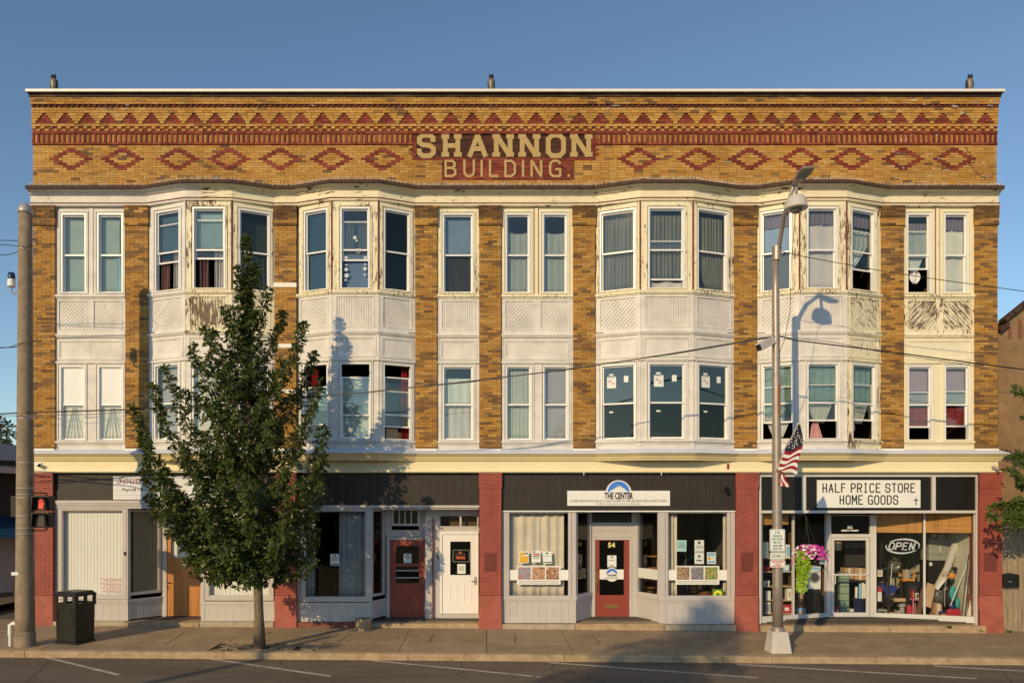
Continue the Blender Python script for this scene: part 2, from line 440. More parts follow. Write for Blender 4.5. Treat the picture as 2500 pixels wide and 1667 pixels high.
# pavement slabs, two rows, between thin soil joints
side = tag(bpy.data.objects.new('sidewalk', None), kind='structure'); COL.objects.link(side); OFF[side] = Vector((0, 0, 0))
mb = MB(); mb.quad(*[(x, y, gz(x, y) - 0.02) for x, y in ((-18, YC + .1), (20, YC + .1), (20, 0.9), (-18, 0.9))]); mb.build('joint_bed', MT['soil'], side)
sj = [-18.0, -15.9, -13.9, -12.0, -10.0, PX(430), PX(619), PX(806), PX(1003), PX(1188), PX(1369), PX(1567), PX(1752), PX(1940), PX(2140), 12.4, 14.5, 17.0, 20.0]
YM = -1.85
PIT = (-6.25, -3.85, -2.86, -2.06)              # tree pit
for k, (a, b) in enumerate(zip(sj, sj[1:])):
    for r, (y0, y1) in enumerate(((YM, 0.85), (YC + 0.185, YM))):
        cells = [(a, b)]
        if r == 1:
            if b > PIT[0] and a < PIT[1]:
                cells = [c for c in ((a, min(b, PIT[0])), (max(a, PIT[1]), b)) if c[1] - c[0] > 0.05]
        elif k % 1 == 0:
            pass
        for c0, c1 in cells:
            m = MB(); g = 0.007; lift = R.uniform(-0.004, 0.004)
            nn = 3
            xs = [c0 + g + (c1 - c0 - 2 * g) * i / nn for i in range(nn + 1)]
            top = [[(x, y, gz(x, y) + lift) for x in xs] for y in (y0 + g, y1 - g)]
            bot = [[(x, y, gz(x, y) - 0.1) for x in xs] for y in (y0 + g, y1 - g)]
            for i in range(nn): m.quad(top[0][i], top[0][i + 1], top[1][i + 1], top[1][i])
            m.quad(bot[0][0], bot[0][-1], top[0][-1], top[0][0]); m.quad(top[1][0], top[1][-1], bot[1][-1], bot[1][0])
            m.quad(bot[0][0], top[0][0], top[1][0], bot[1][0]); m.quad(bot[0][-1], bot[1][-1], top[1][-1], top[0][-1])
            m.build('paving_slab', MT['slab_new'] if R.random() < .25 else MT['slab'], side)
# strips left between the pit and the curb
for y0, y1 in ((YC + 0.185, PIT[2]),):
    m = MB(); m.box(PIT[0] + .007, PIT[1] - .007, y0 + .005, y1 - .005, -0.2, gz(-5, -3) + 0.002); m.build('paving_slab', MT['slab'], side)
m = MB(); m.box(PIT[0] + .007, PIT[1] - .007, PIT[3] + .005, YM - .007, -0.2, gz(-5, -2) + 0.002); m.build('paving_slab', MT['slab'], side)
# sawn short joints across the back row
m = MB()
for px0, py0, px1, py1 in ((403, 1572, 452, 1542), (642, 1552, 662, 1541), (828, 1566, 856, 1545), (1046, 1566, 1060, 1547), (1258, 1570, 1257, 1549), (1447, 1551, 1464, 1571), (1655, 1560, 1679, 1573)):
    a = P(px0, py0, 0); 
    def gp(px, py):
        Y = -1.0
        for _ in range(12): Y = (EYE - gz(PX(px, Y), Y)) * FPX / (py - VY) - DIST
        return Vector((PX(px, Y), Y, gz(PX(px, Y), Y) + 0.0055))
    a, b = gp(px0, py0), gp(px1, py1)
    s = (b - a).cross(Vector((0, 0, 1))).normalized() * 0.007
    m.quad(a - s, a + s, b + s, b - s)
m.build('sawn_joint', MT['soil'], side, merge='keep')
# worn bricks laid in the tree pit
MT['pit_brick'] = plain("pit_brick", (0.30, 0.23, 0.165), 0.9, 0.4, 9, 0.5, 40)
pit = tag(bpy.data.objects.new('tree_pit', None), kind='structure'); COL.objects.link(pit); OFF[pit] = Vector((0, 0, 0))
m = MB(); m.box(PIT[0], PIT[1], PIT[2], PIT[3], -0.3, gz(-5, -2.5) - 0.035); m.build('soil', plain('pit_soil', (.13, .10, .07), .95, .3, 12, .5, 60), pit)
y = PIT[2] + 0.05; r = 0
while y < PIT[3] - 0.1:
    x = PIT[0] + 0.04 + (0.12 if r % 2 else 0)
    while x < PIT[1] - 0.1:
        L = 0.21
        if math.hypot(x + 0.1 + 5.15, y + 0.05 + 2.5) > 0.2 and R.random() > 0.12:
            m = MB(); c = Vector((x + L / 2, y + 0.05, gz(-5, -2.5) - 0.032 + R.uniform(-.012, .018)))
            t = R.uniform(-0.06, 0.06); ti = R.uniform(-.05, .05)
            m.obox(c, Vector((math.cos(t), math.sin(t), ti)) * L * .47, Vector((-math.sin(t), math.cos(t), 0)) * .045, (0, 0, .03))
            m.build('paver', MT['pit_brick'], pit)
        x += L + 0.02
    y += 0.115; r += 1
# painted parking lines
road_ref = bpy.data.objects['road']; OFF[road_ref] = Vector(road_ref.location)
def rp(px, py):
    Y = -4.0
    for _ in range(12): Y = (EYE - rz(PX(px, Y), Y)) * FPX / (py - VY) - DIST
    return Vector((PX(px, Y), Y, rz(PX(px, Y), Y) + 0.004))
for x0, y0, x1, y1 in ((109, 1603, 291, 1647), (492, 1604.5, 808, 1650), (905, 1611, 1322, 1652), (1340, 1616.5, 1850, 1654), (1800, 1621, 2384, 1656), (2280, 1625, 2760, 1652), (-260, 1601, -100, 1646)):
    a, b = rp(x0, y0), rp(x1, y1)
    s = (b - a).cross(Vector((0, 0, 1))).normalized() * 0.05
    m = MB(); n = 8
    for i in range(n):
        p, q = a.lerp(b, i / n), a.lerp(b, (i + 1) / n)
        for v in (p, q): v.z = rz(v.x, v.y) + 0.004
        m.quad(p - s, q - s, q + s, p + s)
    m.build('parking_line', MT['line_paint'], road_ref, merge='keep')

# ================================================================ the brick building
bld = T('brick_building', 'three-storey yellow brick commercial block with bay windows and patterned parapet', 'building', (0, 0, 0))
XL, XR = PX(80), PX(2434)
zt = lambda py: EYE + (VY - py) / 93.0          # height on the street front
OVH = [(219, .22), (229, .18), (236, .14), (262, .09), (276, .07), (302, .05), (327, .025), (355, 0.0), (2000, 0.0)]
def zp(py):                                     # height on the corbelled parapet, which leans out course by course
    if py <= 219: w = .22
    else:
        for (a, wa), (b, wb) in zip(OVH, OVH[1:]):
            if a <= py <= b: w = wa + (wb - wa) * (py - a) / (b - a)
    return EYE + (VY - py) * (DIST - w) / FPX
def zw(py, w): return EYE + (VY - py) * (DIST - w) / FPX
CH, HB = 0.0652, (XR - XL) / 226.0               # course height, half brick
def jit(c, k=0.1):
    k *= .75; f = 1 + R.uniform(-k, k); return tuple(max(0.004, v * f) for v in c)
YEL = [C(199, 144, 69), C(194, 138, 65), C(186, 130, 59), C(201, 149, 77), C(189, 134, 64)]
ORA = [C(194, 134, 56), C(182, 122, 50)]
FLASH = [C(150, 106, 58), C(136, 96, 54), C(162, 116, 62), C(120, 86, 52)]
RED = [C(142, 62, 42), C(130, 54, 37), C(150, 70, 48), C(118, 50, 36)]
DRK = [C(88, 48, 30), C(74, 42, 28), C(100, 56, 36), C(64, 38, 26)]
class Field:                                    # slow random field so that flashed bricks come in drifts
    def __init__(s): s.g = [[R.random() for _ in range(80)] for _ in range(60)]
    def __call__(s, x, y):
        i, j = int(x) % 80, int(y) % 60
        fx, fy = x - int(x), y - int(y)
        a = s.g[j][i] * (1 - fx) + s.g[j][(i + 1) % 80] * fx
        b = s.g[(j + 1) % 60][i] * (1 - fx) + s.g[(j + 1) % 60][(i + 1) % 80] * fx
        return a * (1 - fy) + b * fy
FL = Field()
def yellow(x, z, p=0.16):
    f = FL((x + 20) * 1.6, z * 4.5)
    if R.random() < p * (0.12 + 2.0 * f * f * f): return jit(R.choice(FLASH), .12)
    return jit(R.choice(YEL if R.random() < .8 else ORA), .08)
bw = MB()                                        # the mass of the brickwork
J = 0.0085
picked = []                                      # bricks kept as single parts
def brick(x0, x1, z0, z1, out, col, keep=False, depth=0.06):
    rec = (x0 + J / 2, x1 - J / 2, z0 + J / 2, z1 - J / 2, out + R.uniform(-.0025, .0025), col, depth)
    if keep and len(picked) < 300: picked.append(rec); return
    bw.box(rec[0], rec[1], rec[4] - depth, rec[4], rec[2], rec[3], col, W, open_back=True)
# --- parapet field with diamonds
z_top_field = zt(355)
nrow = 15
dia_px = [176, 303, 429, 557, 684, 810, 931, 1555, 1703, 1828, 1955, 2081, 2206, 2335]
dia_h = [round((PX(p) - XL) / HB) for p in dia_px]
SH = (PX(1012), PX(1449)); BU = (PX(1078.5), PX(1399))
for r in range(nrow + 2):
    z1 = z_top_field - r * CH; z0 = z1 - CH; zm = (z0 + z1) / 2
    cls = ['y'] * 226
    k = r - 1
    if 0 <= k <= 8:
        d = 4 - abs(k - 4)                       # 0..4 outline step
        for c in dia_h:
            h = 2 * d + 2                        # halves across
            L0 = c - d - 1
            for i in range(L0, L0 + h + 0):
                inner = i >= L0 + 2 and i < L0 + h - 2
                if d <= 0 or not inner: cls[max(0, min(225, i))] = 'r'
    for i in range(226):
        x = XL + (i + .5) * HB
        if SH[0] - .03 < x < SH[1] + .03 and zm > zt(392): cls[i] = None
        if BU[0] - .02 < x < BU[1] + .02 and zt(440) < zm <= zt(386): cls[i] = None
    i = 0; par = r % 2
    if par: 
        brick(XL, XL + HB, z0, z1, 0.0, yellow(XL, zm)); i = 1
    while i < 226:
        if cls[i] is None: i += 1; continue
        n = 2 if (i + 1 < 226 and cls[i + 1] == cls[i]) else 1
        x0 = XL + i * HB; x1 = x0 + n * HB
        if cls[i] == 'r': brick(x0, x1, z0, z1, 0.004, jit(R.choice(RED)), keep=True)
        else: brick(x0, x1, z0, z1, 0.0, yellow(x0, zm))
        i += n
# --- name panels: dark and red grounds behind the letters
def panel_rows(x0, x1, z0, z1, cols, out):
    n = max(1, round((z1 - z0) / CH)); h = (z1 - z0) / n
    for r in range(n):
        x = x0; first = True
        while x < x1 - 0.02:
            L = HB * 2 if not (first and r % 2) else HB
            first = False
            e = min(x1, x + L)
            if x1 - e < 0.03: e = x1
            brick(x, e, z0 + r * h, z0 + (r + 1) * h, out, jit(R.choice(cols), .12)); x = e
panel_rows(SH[0] + .05, SH[1] - .05, zt(386), zt(327), DRK, -0.004)
panel_rows(SH[0] - .03, SH[1] + .03, zt(392), zt(386), RED, 0.012)
for a, b in ((SH[0] - .03, SH[0] + .05), (SH[1] - .05, SH[1] + .03)):
    for r in range(9): brick(a, b, zt(386) + r * CH * .97, zt(386) + (r + 1) * CH * .97, 0.012, jit(R.choice(RED)))
    for r in range(1, 9, 2):
        s = -1 if a < 0 else 1
        xa = a - HB if s < 0 and a < PX(1100) else b
        brick(xa, xa + HB, zt(386) + (r) * CH * .97, zt(386) + (r + 1) * CH * .97, 0.016, jit(R.choice(RED)))
panel_rows(BU[0] + .06, BU[1] - .06, zt(434), zt(392), RED, -0.002)
panel_rows(BU[0], BU[1], zt(440), zt(434), RED, 0.012)
for a, b in ((BU[0], BU[0] + .06), (BU[1] - .06, BU[1])):
    for r in range(7): brick(a, b, zt(434) + r * CH, zt(434) + (r + 1) * CH - (0.005 if r == 6 else 0), 0.012, jit(R.choice(RED)))
# --- courses above: red, soldiers, red, checker, triangles, plain, dentils, top
def course(py0, py1, out, colf, length=2, par=0, x0=None, x1=None):
    x0 = XL if x0 is None else x0; x1 = XR if x1 is None else x1
    x = x0; first = True
    while x < x1 - 1e-3:
        L = HB * length * (0.5 if first and par else 1.0); first = False
        e = min(x1, x + L)
        if x1 - e < 0.04: e = x1
        brick(x, e, zp(py1), zp(py0), out, colf(x, zp(py0))); x = e
redf = lambda x, z: jit(R.choice(RED))
for sx0, sx1 in ((XL - .01, SH[0] - .03), (SH[1] + .03, XR + .01)):
    course(348.5, 355, 0.03, redf, x0=sx0, x1=sx1)
    x = sx0; t = 0
    while x < sx1 - 0.03:
        w = 0.0672; e = min(sx1, x + w)
        if t % 2: brick(x + .002, e - .002, zp(348.5), zp(327.5), 0.004, jit(R.choice(YEL), .1)); bw.box(x + w * .44, x + w * .56, 0.003, 0.0065, zp(347.5), zp(328.5), C(120, 84, 44), W)
        else: brick(x, e, zp(348.5), zp(327.5), 0.03, redf(0, 0))
        x = e; t += 1
course(321, 327.5, 0.035, redf)
for r, (a, b) in enumerate(((315.2, 321), (309.2, 315.2))):
    x = XL; t = r; 
    while x < XR - .05:
        e = min(XR, x + HB)
        if t % 2: brick(x, e, zp(b), zp(a), 0.046, yellow(x, zp(a), .06))
        else: brick(x, e, zp(b), zp(a), 0.018, redf(0, 0))
        x = e; t += 1
course(302.4, 309.2, 0.048, lambda x, z: yellow(x, z, .1))
per = 5 * HB
n_tri = 45
x_start = XL + HB * 0.5
for r in range(4):
    a = 302.4 - (r + 1) * 6.6; b = a + 6.6; w = (4 - r) * HB
    for t in range(n_tri):
        cx = x_start + (t + .5) * per
        n = 2 if w > 2.5 * HB else 1
        for q in range(n): brick(cx - w / 2 + q * w / n, cx - w / 2 + (q + 1) * w / n, zp(b), zp(a), 0.034, redf(0, 0))
        g = per - w
        n = 2 if g > 2.5 * HB else 1
        for q in range(n): brick(min(XR - .02, cx + w / 2 + q * g / n), min(XR, cx + w / 2 + (q + 1) * g / n), zp(b), zp(a), 0.064, yellow(cx, zp(a), .16))
    brick(XL, x_start + per / 2 - w / 2 - 0.0, zp(b), zp(a), 0.064, yellow(XL, 12)) if r < 4 else None
    xe = x_start + n_tri * per + (per - w) / 2 - per / 2 + 0
for k, (a, b, o) in enumerate(((269.2, 276, .072), (262.4, 269.2, .076), (248.6, 254.8, .115), (242.4, 248.6, .125), (236.4, 242.4, .135))):
    course(a, b, o, lambda x, z: yellow(x, z, .22), par=k % 2)
bw.box(XL, XR, 0.0, 0.066, zp(262.4), zp(254.8), C(90, 60, 38), W)
bw.build('brickwork', MT['brick'], bld)["kind"] = 'stuff'
cache = {}
for x0, x1, z0, z1, out, col, depth in picked:
    m = MB(); m.box(x0, x1, out - depth, out, z0, z1, col, W, open_back=True); m.build('brick', MT['brick'], bld)
# round red dentils under the top courses
m = MB(); x = XL
while x < XR - .1:
    m.lathe((x + .05, -0.064, zp(258.6)), [(0.034, -0.02), (0.034, 0.032), (0.024, 0.042)], 8, jit(R.choice(RED), .15), sy=.85, axis='Y'); x += 0.148
m.build('dentil_course', MT['brick'], bld)["kind"] = 'stuff'
# stair-step crack near the right end and pale repointed joints
m = MB(); pts = [(2355, 362), (2361, 372), (2368, 379), (2374, 385), (2381, 389), (2378, 398), (2364, 402), (2371, 409), (2376, 419), (2385, 427), (2393, 432), (2403, 439)]
for (x0, y0), (x1, y1) in zip(pts, pts[1:]):
    xa, xb = sorted((PX(x0), PX(x1))); za, zb = sorted((zt(y0), zt(y1)))
    m.box(xa - .006, xb + .006, .0005, .0048, zt(y0) - .008, zt(y0) + .008, None, W); m.box(PX(x1) - .007, PX(x1) + .007, .0005, .0046, za, zb, None, W)
m.build('wall_crack', MT['black'], bld)["kind"] = 'stuff'
m = MB()
for k in range(64):
    px = R.choice([R.uniform(90, 2420), R.uniform(2150, 2420)]); py = R.choice([R.uniform(240, 275), R.uniform(262, 440), R.uniform(262, 440)])
    if 1000 < px < 1460: continue
    o = .006 if py > 327 else (.05 if py > 302 else (.078 if py > 262 else .128)); x, z = PX(px), zp(py); L = R.uniform(.05, .22)
    if R.random() < .6: m.box(x, x + L, o - .004, o + .002, z - .004, z + .004, None, W)
    else: m.box(x - .004, x + .004, o - .004, o + .002, z - .03, z + .03, None, W); m.box(x, x + L * .5, o - .004, o + .0015, z - .034, z - .026, None, W)
m.build('repointed_joints', MT['paper'], bld)["kind"] = 'stuff'
# letters of the name panels, in terracotta blocks
GL = {
 'S': [[(.92, .70), (.92, .84), (.72, .95), (.28, .95), (.06, .82), (.06, .64), (.28, .53), (.72, .50), (.94, .38), (.94, .18), (.72, .05), (.28, .05), (.06, .18), (.06, .32)]],
 'H': [[(.14, 0), (.14, 1)], [(.86, 0), (.86, 1)], [(.14, .5), (.86, .5)]],
 'A': [[(.08, 0), (.5, .97)], [(.92, 0), (.5, .97)], [(.26, .36), (.74, .36)]],
 'N': [[(.12, 0), (.12, 1)], [(.88, 0), (.88, 1)], [(.14, .96), (.86, .04)]],
 'O': [[(.28, .95), (.72, .95), (.93, .78), (.93, .22), (.72, .05), (.28, .05), (.07, .22), (.07, .78), (.28, .95)]],
 'B': [[(.1, 0), (.1, 1)], [(.1, .95), (.66, .95), (.86, .84), (.86, .64), (.66, .53), (.1, .53)], [(.66, .53), (.92, .42), (.92, .16), (.68, .05), (.1, .05)]],
 'U': [[(.1, 1), (.1, .25), (.3, .05), (.7, .05), (.9, .25), (.9, 1)]],
 'I': [[(.5, 0), (.5, 1)]],
 'L': [[(.1, 1), (.1, .05), (.95, .05)]],
 'D': [[(.1, 0), (.1, 1)], [(.1, .95), (.62, .95), (.9, .76), (.9, .24), (.62, .05), (.1, .05)]],
 'G': [[(.92, .80), (.72, .95), (.3, .95), (.07, .78), (.07, .22), (.3, .05), (.92, .05), (.92, .46), (.55, .46)]],
 '.': [[(.5, 0), (.5, .16)]],
 'F': [[(.1, 0), (.1, 1)], [(.1, .96), (.92, .96)], [(.1, .55), (.75, .55)]],
 'P': [[(.1, 0), (.1, 1)], [(.1, .96), (.7, .96), (.92, .85), (.92, .6), (.7, .48), (.1, .48)]],
 'R': [[(.1, 0), (.1, 1)], [(.1, .96), (.7, .96), (.92, .85), (.92, .6), (.7, .48), (.1, .48)], [(.55, .48), (.94, 0)]],
 'C': [[(.94, .80), (.74, .96), (.3, .96), (.08, .8), (.08, .2), (.3, .04), (.74, .04), (.94, .2)]],
 'E': [[(.92, .96), (.1, .96), (.1, .04), (.92, .04)], [(.1, .52), (.75, .52)]],
 'T': [[(0, .96), (1, .96)], [(.5, .96), (.5, 0)]],
 'M': [[(.06, 0), (.06, 1), (.5, .35), (.94, 1), (.94, 0)]],
}
def stroke_letter(mb, ch, u0, u1, z0, z1, t, d0, d1, F=W, tv=None, gap=0.0, serif=False):
    for st in GL[ch]:
        pts = [(u0 + (u1 - u0) * a, z0 + (z1 - z0) * b) for a, b in st]
        for (ax, az), (bx, bz) in zip(pts, pts[1:]):
            dx, dz = bx - ax, bz - az; L = math.hypot(dx, dz)
            if L < 1e-6: continue
            ex, ez = dx / L, dz / L; h = t / 2
            e = h * .42 if len(pts) > 2 else 0.0
            a0 = (ax - ex * e, az - ez * e); b0 = (bx + ex * e, bz + ez * e)
            nx, nz = -ez * h, ex * h
            mb.prism([(a0[0] + nx, a0[1] + nz), (b0[0] + nx, b0[1] + nz), (b0[0] - nx, b0[1] - nz), (a0[0] - nx, a0[1] - nz)], d0, d1 + R.uniform(-.0006, .0006), F)
        if serif and len(pts) == 2 and abs(pts[0][0] - pts[1][0]) < 1e-6:
            x = pts[0][0]
            for zz, s in ((z0, 1), (z1, -1)):
                lo, hi = sorted((zz, zz + s * t * .95))
                mb.box(x - t * .82, x + t * .82, d0, d1 + .003, lo, hi, None, F)
MT['terracotta'] = plain("tan_terracotta", C(196, 156, 92), 0.7, 0.12, 12, 0.3, 60)
def letters(word, xs, py0, py1, t, serif):
    for ch, (a, b) in zip(word, xs):
        mb = MB(); stroke_letter(mb, ch, PX(a) + (t / 2 if ch not in 'I.' else 0) * 0.4, PX(b) - (t / 2 if ch not in 'I.' else 0) * 0.4, zt(py1), zt(py0), t, -0.03, 0.018, serif=serif)
        mb.build('letter', MT['terracotta'], bld)
letters('SHANNON', [(1019, 1063), (1079, 1126), (1140, 1192), (1204, 1253), (1267, 1318), (1333, 1381), (1393, 1445)], 329, 384, 0.125, True)
letters('BUILDING.', [(1084, 1115), (1130, 1161), (1173, 1179), (1193, 1218), (1230, 1261), (1274, 1280), (1293, 1326), (1340, 1371), (1384, 1393)], 392, 433, 0.062, False)
# --- coping, old wooden crown moulding
def sweep(path, prof, ends=True):
    # path: plan points left to right; prof: (outward, z) from bottom up
    mb = MB(); pts = [Vector((p[0], p[1])) for p in path]; mit = []
    for i in range(len(pts)):
        ns = []
        for a, b in ((i - 1, i), (i, i + 1)):
            if a >= 0 and b < len(pts):
                d = (pts[b] - pts[a]).normalized(); ns.append(Vector((d.y, -d.x)))
        n = ns[0] if len(ns) == 1 else (ns[0] + ns[1]).normalized()
        mit.append(n / max(0.3, n.dot(ns[0])))
    for i in range(len(pts) - 1):
        for (w0, z0), (w1, z1) in zip(prof, prof[1:]):
            a = pts[i] + mit[i] * w0; b = pts[i + 1] + mit[i + 1] * w0
            c = pts[i + 1] + mit[i + 1] * w1; d = pts[i] + mit[i] * w1
            mb.quad((a.x, a.y, z0), (b.x, b.y, z0), (c.x, c.y, z1), (d.x, d.y, z1))
    if ends:
        for i, rev in ((0, False), (len(pts) - 1, True)):
            ring = [(pts[i].x + mit[i].x * w, pts[i].y + mit[i].y * w, z) for w, z in prof]
            mb._add(ring, [tuple(range(len(ring)))[::1 if rev else -1]])
    return mb
def box_path(o): return [(XL, 0.6), (XL, 0), (XR, 0), (XR, 0.6)]
m = sweep([(XL - .01, 0), (XR + .01, 0)], [(-.2, zp(238)), (.15, zp(238)), (.158, zp(236.5)), (.165, zp(231.5)), (.19, zp(230.5)), (.2, zp(228.5)), (.225, zp(227.8)), (.225, zp(227)), (-.2, zp(227))])
m.build('crown_moulding', MT['old_wood'], bld, merge='keep')
m = sweep([(XL - .04, 0), (XR + .04, 0)], [(-.25, zp(227)), (.24, zp(227.2)), (.262, zp(227.2)), (.265, zp(219.6)), (.22, zp(218.8)), (-.25, zp(217))])
m.build('coping', MT['coping'], bld, merge='keep')
# --- body of the building
m = MB()
m.box(XL + .012, XR - .012, 0.012, 0.42, zt(500), zp(226))          # parapet mass
m.build('parapet_wall', MT['mortar'], bld)
MT['side_wall'] = plain("side_brick", C(150, 100, 66), 0.85, 0.25, 4, 0.5, 30)
m = MB()
for a, b in ((XL + .012, XL + .35), (XR - .35, XR - .012)): m.box(a, b, 0.36, 18, -0.6, zt(300))
m.box(XL + .35, XR - .35, 17.7, 18, -0.6, zt(300))
m.build('side_wall', MT['side_wall'], bld)
m = MB(); m.box(XL + .36, XR - .36, 0.43, 17.69, zt(330), zt(322)); m.build('roof', MT['shingle'], bld)
m = MB()
for za, zb in ((zt(515), zt(509)), (zt(816), zt(808)), (zt(1120), zt(1108)), (zt(1525), zt(1517))):
    m.box(XL + .36, XR - .36, 0.40, 7.0, za, zb)
for za, zb in ((zt(807), zt(516)), (zt(1107), zt(817))):
    m.box(XL + .37, XR - .37, 3.0, 3.1, za, zb)
for za, zb in ((zt(1516), zt(1121)),):
    m.box(XL + .37, XR - .37, 6.0, 6.1, za, zb)
for px in (697, 1197, 1824): m.box(PX(px) - .06, PX(px) + .06, .45, 5.99, zt(1516), zt(1121))
for px in (333, 697, 1040, 1197, 1426, 1820, 2180):
    for za, zb in ((zt(807), zt(516)), (zt(1107), zt(817))): m.box(PX(px) - .06, PX(px) + .06, .45, 2.99, za, zb)
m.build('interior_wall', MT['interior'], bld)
# --- brick pilasters between the window bays
PIERS = [(80, 134), (306, 361), (670, 723.5), (1014, 1067), (1170, 1223.5), (1399, 1453), (1793, 1848), (2152.5, 2207), (2381, 2436)]
ground_pier = [(80.5, 129.5), (671, 724), (1170, 1224.5), (1797, 1851), (2391, 2446)]
for pi, (a, b) in enumerate(PIERS):
    x0, x1 = PX(a), PX(b)
    m = MB(); m.box(x0 + .008, x1 - .008, -0.40, -0.012, zt(1100), zt(505), None, W)
    pil = m.build('pilaster', MT['mortar'], bld)
    bw = MB(); w = x1 - x0; nb = 2.6; L = w / 2.5; r = 0; z = zt(502.5)
    while z - CH > zt(1096):
        py = VY - (z - EYE) * 93
        out, dark = 0.0, 0.0
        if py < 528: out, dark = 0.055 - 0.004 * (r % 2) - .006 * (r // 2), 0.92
        elif py < 541: out = 0.03
        elif py < 547: out, dark = 0.042, 0.8
        lens = [(1, 1, .5), (.5, 1, 1)][r % 2]
        x = x0 - (.02 if out > .02 else 0); xe = x1 + (.02 if out > .02 else 0); sc = (xe - x) / 2.5
        for q in lens:
            e = x + q * sc
            f = FL((x + 40) * 1.3, z * 5.2)
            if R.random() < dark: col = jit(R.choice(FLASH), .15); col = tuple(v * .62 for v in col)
            elif R.random() < .15 + 1.1 * f * f * f: col = jit(R.choice(FLASH), .15)
            else: col = tuple(v * .93 for v in jit(R.choice(YEL + ORA + ORA), .1))
            brick(x, e, z - CH, z, out, col, depth=.1); x = e
        z -= CH; r += 1
    o = bw.build('brickwork', MT['brick'], pil); o["kind"] = 'stuff'
# --- red painted piers of the ground floor
for pi, (a, b) in enumerate(ground_pier):
    x0, x1 = PX(a), PX(b); g = gz((x0 + x1) / 2)
    flare = .05 if pi == 4 else 0.0
    m = MB(); m.box(x0 + .006, x1 - .006, -0.42, 0.006, g - .2, zt(1148), None, W)
    pil = m.build('painted_pier', MT['red_joint'], bld)
    bw = MB(); z = zt(1148); r = 0; w = x1 - x0
    while z > zt(1453) + CH:
        py = VY - (z - EYE) * 93
        out = 0.045 if py < 1160 else (0.03 if py < 1177 else (.037 if py < 1186 else .014))
        x = x0 - (.015 if out > .02 else 0); xe = x1 + (.015 if out > .02 else 0); sc = (xe - x) / 2.5
        for q in [(1, 1, .5), (.5, 1, 1)][r % 2]:
            e = x + q * sc; brick(x, e, z - CH, z, out, (1, 1, 1), depth=.05); x = e
        z -= CH; r += 1
    bw.build('brickwork', MT['red_paint'], pil)["kind"] = 'stuff'
    m = MB(); m.prism([(x0 - .006, zt(1453.5)), (x1 + .004, zt(1453.5)), (x1 + .012 + flare, g - .1), (x0 - .012 + flare * .8, g - .1)], -.5, .026)
    m.build('rendered_base', MT['red_base'], pil, merge=True, bevel=.012)
MT['patch'] = plain("dark_patch", C(120, 58, 46), .8, .2, 20, .3, 60)
for i, (a, b) in enumerate(((1183, 1212), (1809, 1838), (2402, 2432))):
    p = bld.children; m = MB(); m.box(PX(a), PX(b), .010, .0165 + .004, zt(1394), zt(1349), None, W); m.build('old_plaque', MT['patch'], bld)

m = MB(); m.box(XR - .40, XR - .375, .43, 5.9, zt(1515), zt(1122)); m.build('interior_lining', plain('cream_lining', C(225, 208, 168), .8, .1), bld)
# ================================================================ wooden bays and windows
YW, YB = 0.06, -0.36                             # plane of the flat infill, front plane of the bays
def flat(a, b): return Face((PX(a, YW), YW), (PX(b, YW), YW))
def bay(o0, f0, f1, o1):
    p = [(PX(o0, YW), YW), (PX(f0, YB), YB), (PX(f1, YB), YB), (PX(o1, YW), YW)]
    return [Face(p[i], p[i + 1]) for i in range(3)], p
fp1, fs1, fp2, fp3 = flat(135, 306), flat(1068, 1170), flat(1224.5, 1399), flat(2207.5, 2381)
b1, q1 = bay(361.5, 452, 566, 670); b2, q2 = bay(724.5, 810, 924, 1014)
b3, q3 = bay(1454, 1563, 1692, 1793); b4, q4 = bay(1849, 1952, 2067, 2152.5)
Z3 = dict(top=zt(504), ft=zt(518), gt=zt(529), mr=zt(619.5), gb=zt(709), fb=zt(715))
Z2 = dict(top=zt(884), ft=zt(890), gt=zt(897), mr=zt(986), gb=zt(1070), fb=zt(1075))
ORD = ['first', 'second', 'third', 'fourth', 'fifth', 'sixth', 'seventh', 'eighth', 'ninth', 'tenth', 'eleventh', 'twelfth', 'thirteenth', 'fourteenth', 'fifteenth', 'sixteenth', 'seventeenth', 'eighteenth', 'nineteenth']
WIN = {}                                         # (floor, number) -> face, u0, u1, Z
def frame_rect(mb, F, u0, u1, z0, z1, t, w0, w1, tb=None, tt=None):
    tb = t if tb is None else tb; tt = t if tt is None else tt
    mb.box(u0, u0 + t, w0, w1, z0, z1, None, F); mb.box(u1 - t, u1, w0, w1, z0, z1, None, F)
    mb.box(u0 + t, u1 - t, w0, w1 - .0015, z0, z0 + tb, None, F); mb.box(u0 + t, u1 - t, w0, w1 - .0015, z1 - tt, z1, None, F)
    return mb
def window(F, a, b, Z, num, floor, lift=0.0, drop=0.0, glass=('glass', 'glass')):
    u0, u1 = F.u(a) - .075, F.u(b) + .075        # a, b: edges of the glass in the picture
    m = MB(); frame_rect(m, F, u0, u1, Z['fb'], Z['ft'], .042, -.11, .012, .03, .05)
    win = m.build('window', MT['vinyl'], bld)
    z_mid = Z['mr']
    for nm, z0, z1, w, dz, gl in (('upper_sash', z_mid - .028, Z['ft'] - .05, -.045, -drop, glass[0]), ('lower_sash', Z['fb'] + .03, z_mid + .028, -.082, lift, glass[1])):
        m = MB(); frame_rect(m, F, u0 + .043, u1 - .043, z0 + dz, z1 + dz, .034, w - .03, w, .04, .034)
        s = m.build(nm, MT['vinyl'], win)
        m = MB(); m.quad(F(u0 + .06, w - .015, z0 + dz + .02), F(u1 - .06, w - .015, z0 + dz + .02), F(u1 - .06, w - .015, z1 + dz - .02), F(u0 + .06, w - .015, z1 + dz - .02))
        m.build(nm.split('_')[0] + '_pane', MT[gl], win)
    WIN[(floor, num)] = (F, u0 + .06, u1 - .06, Z)
    return u0, u1
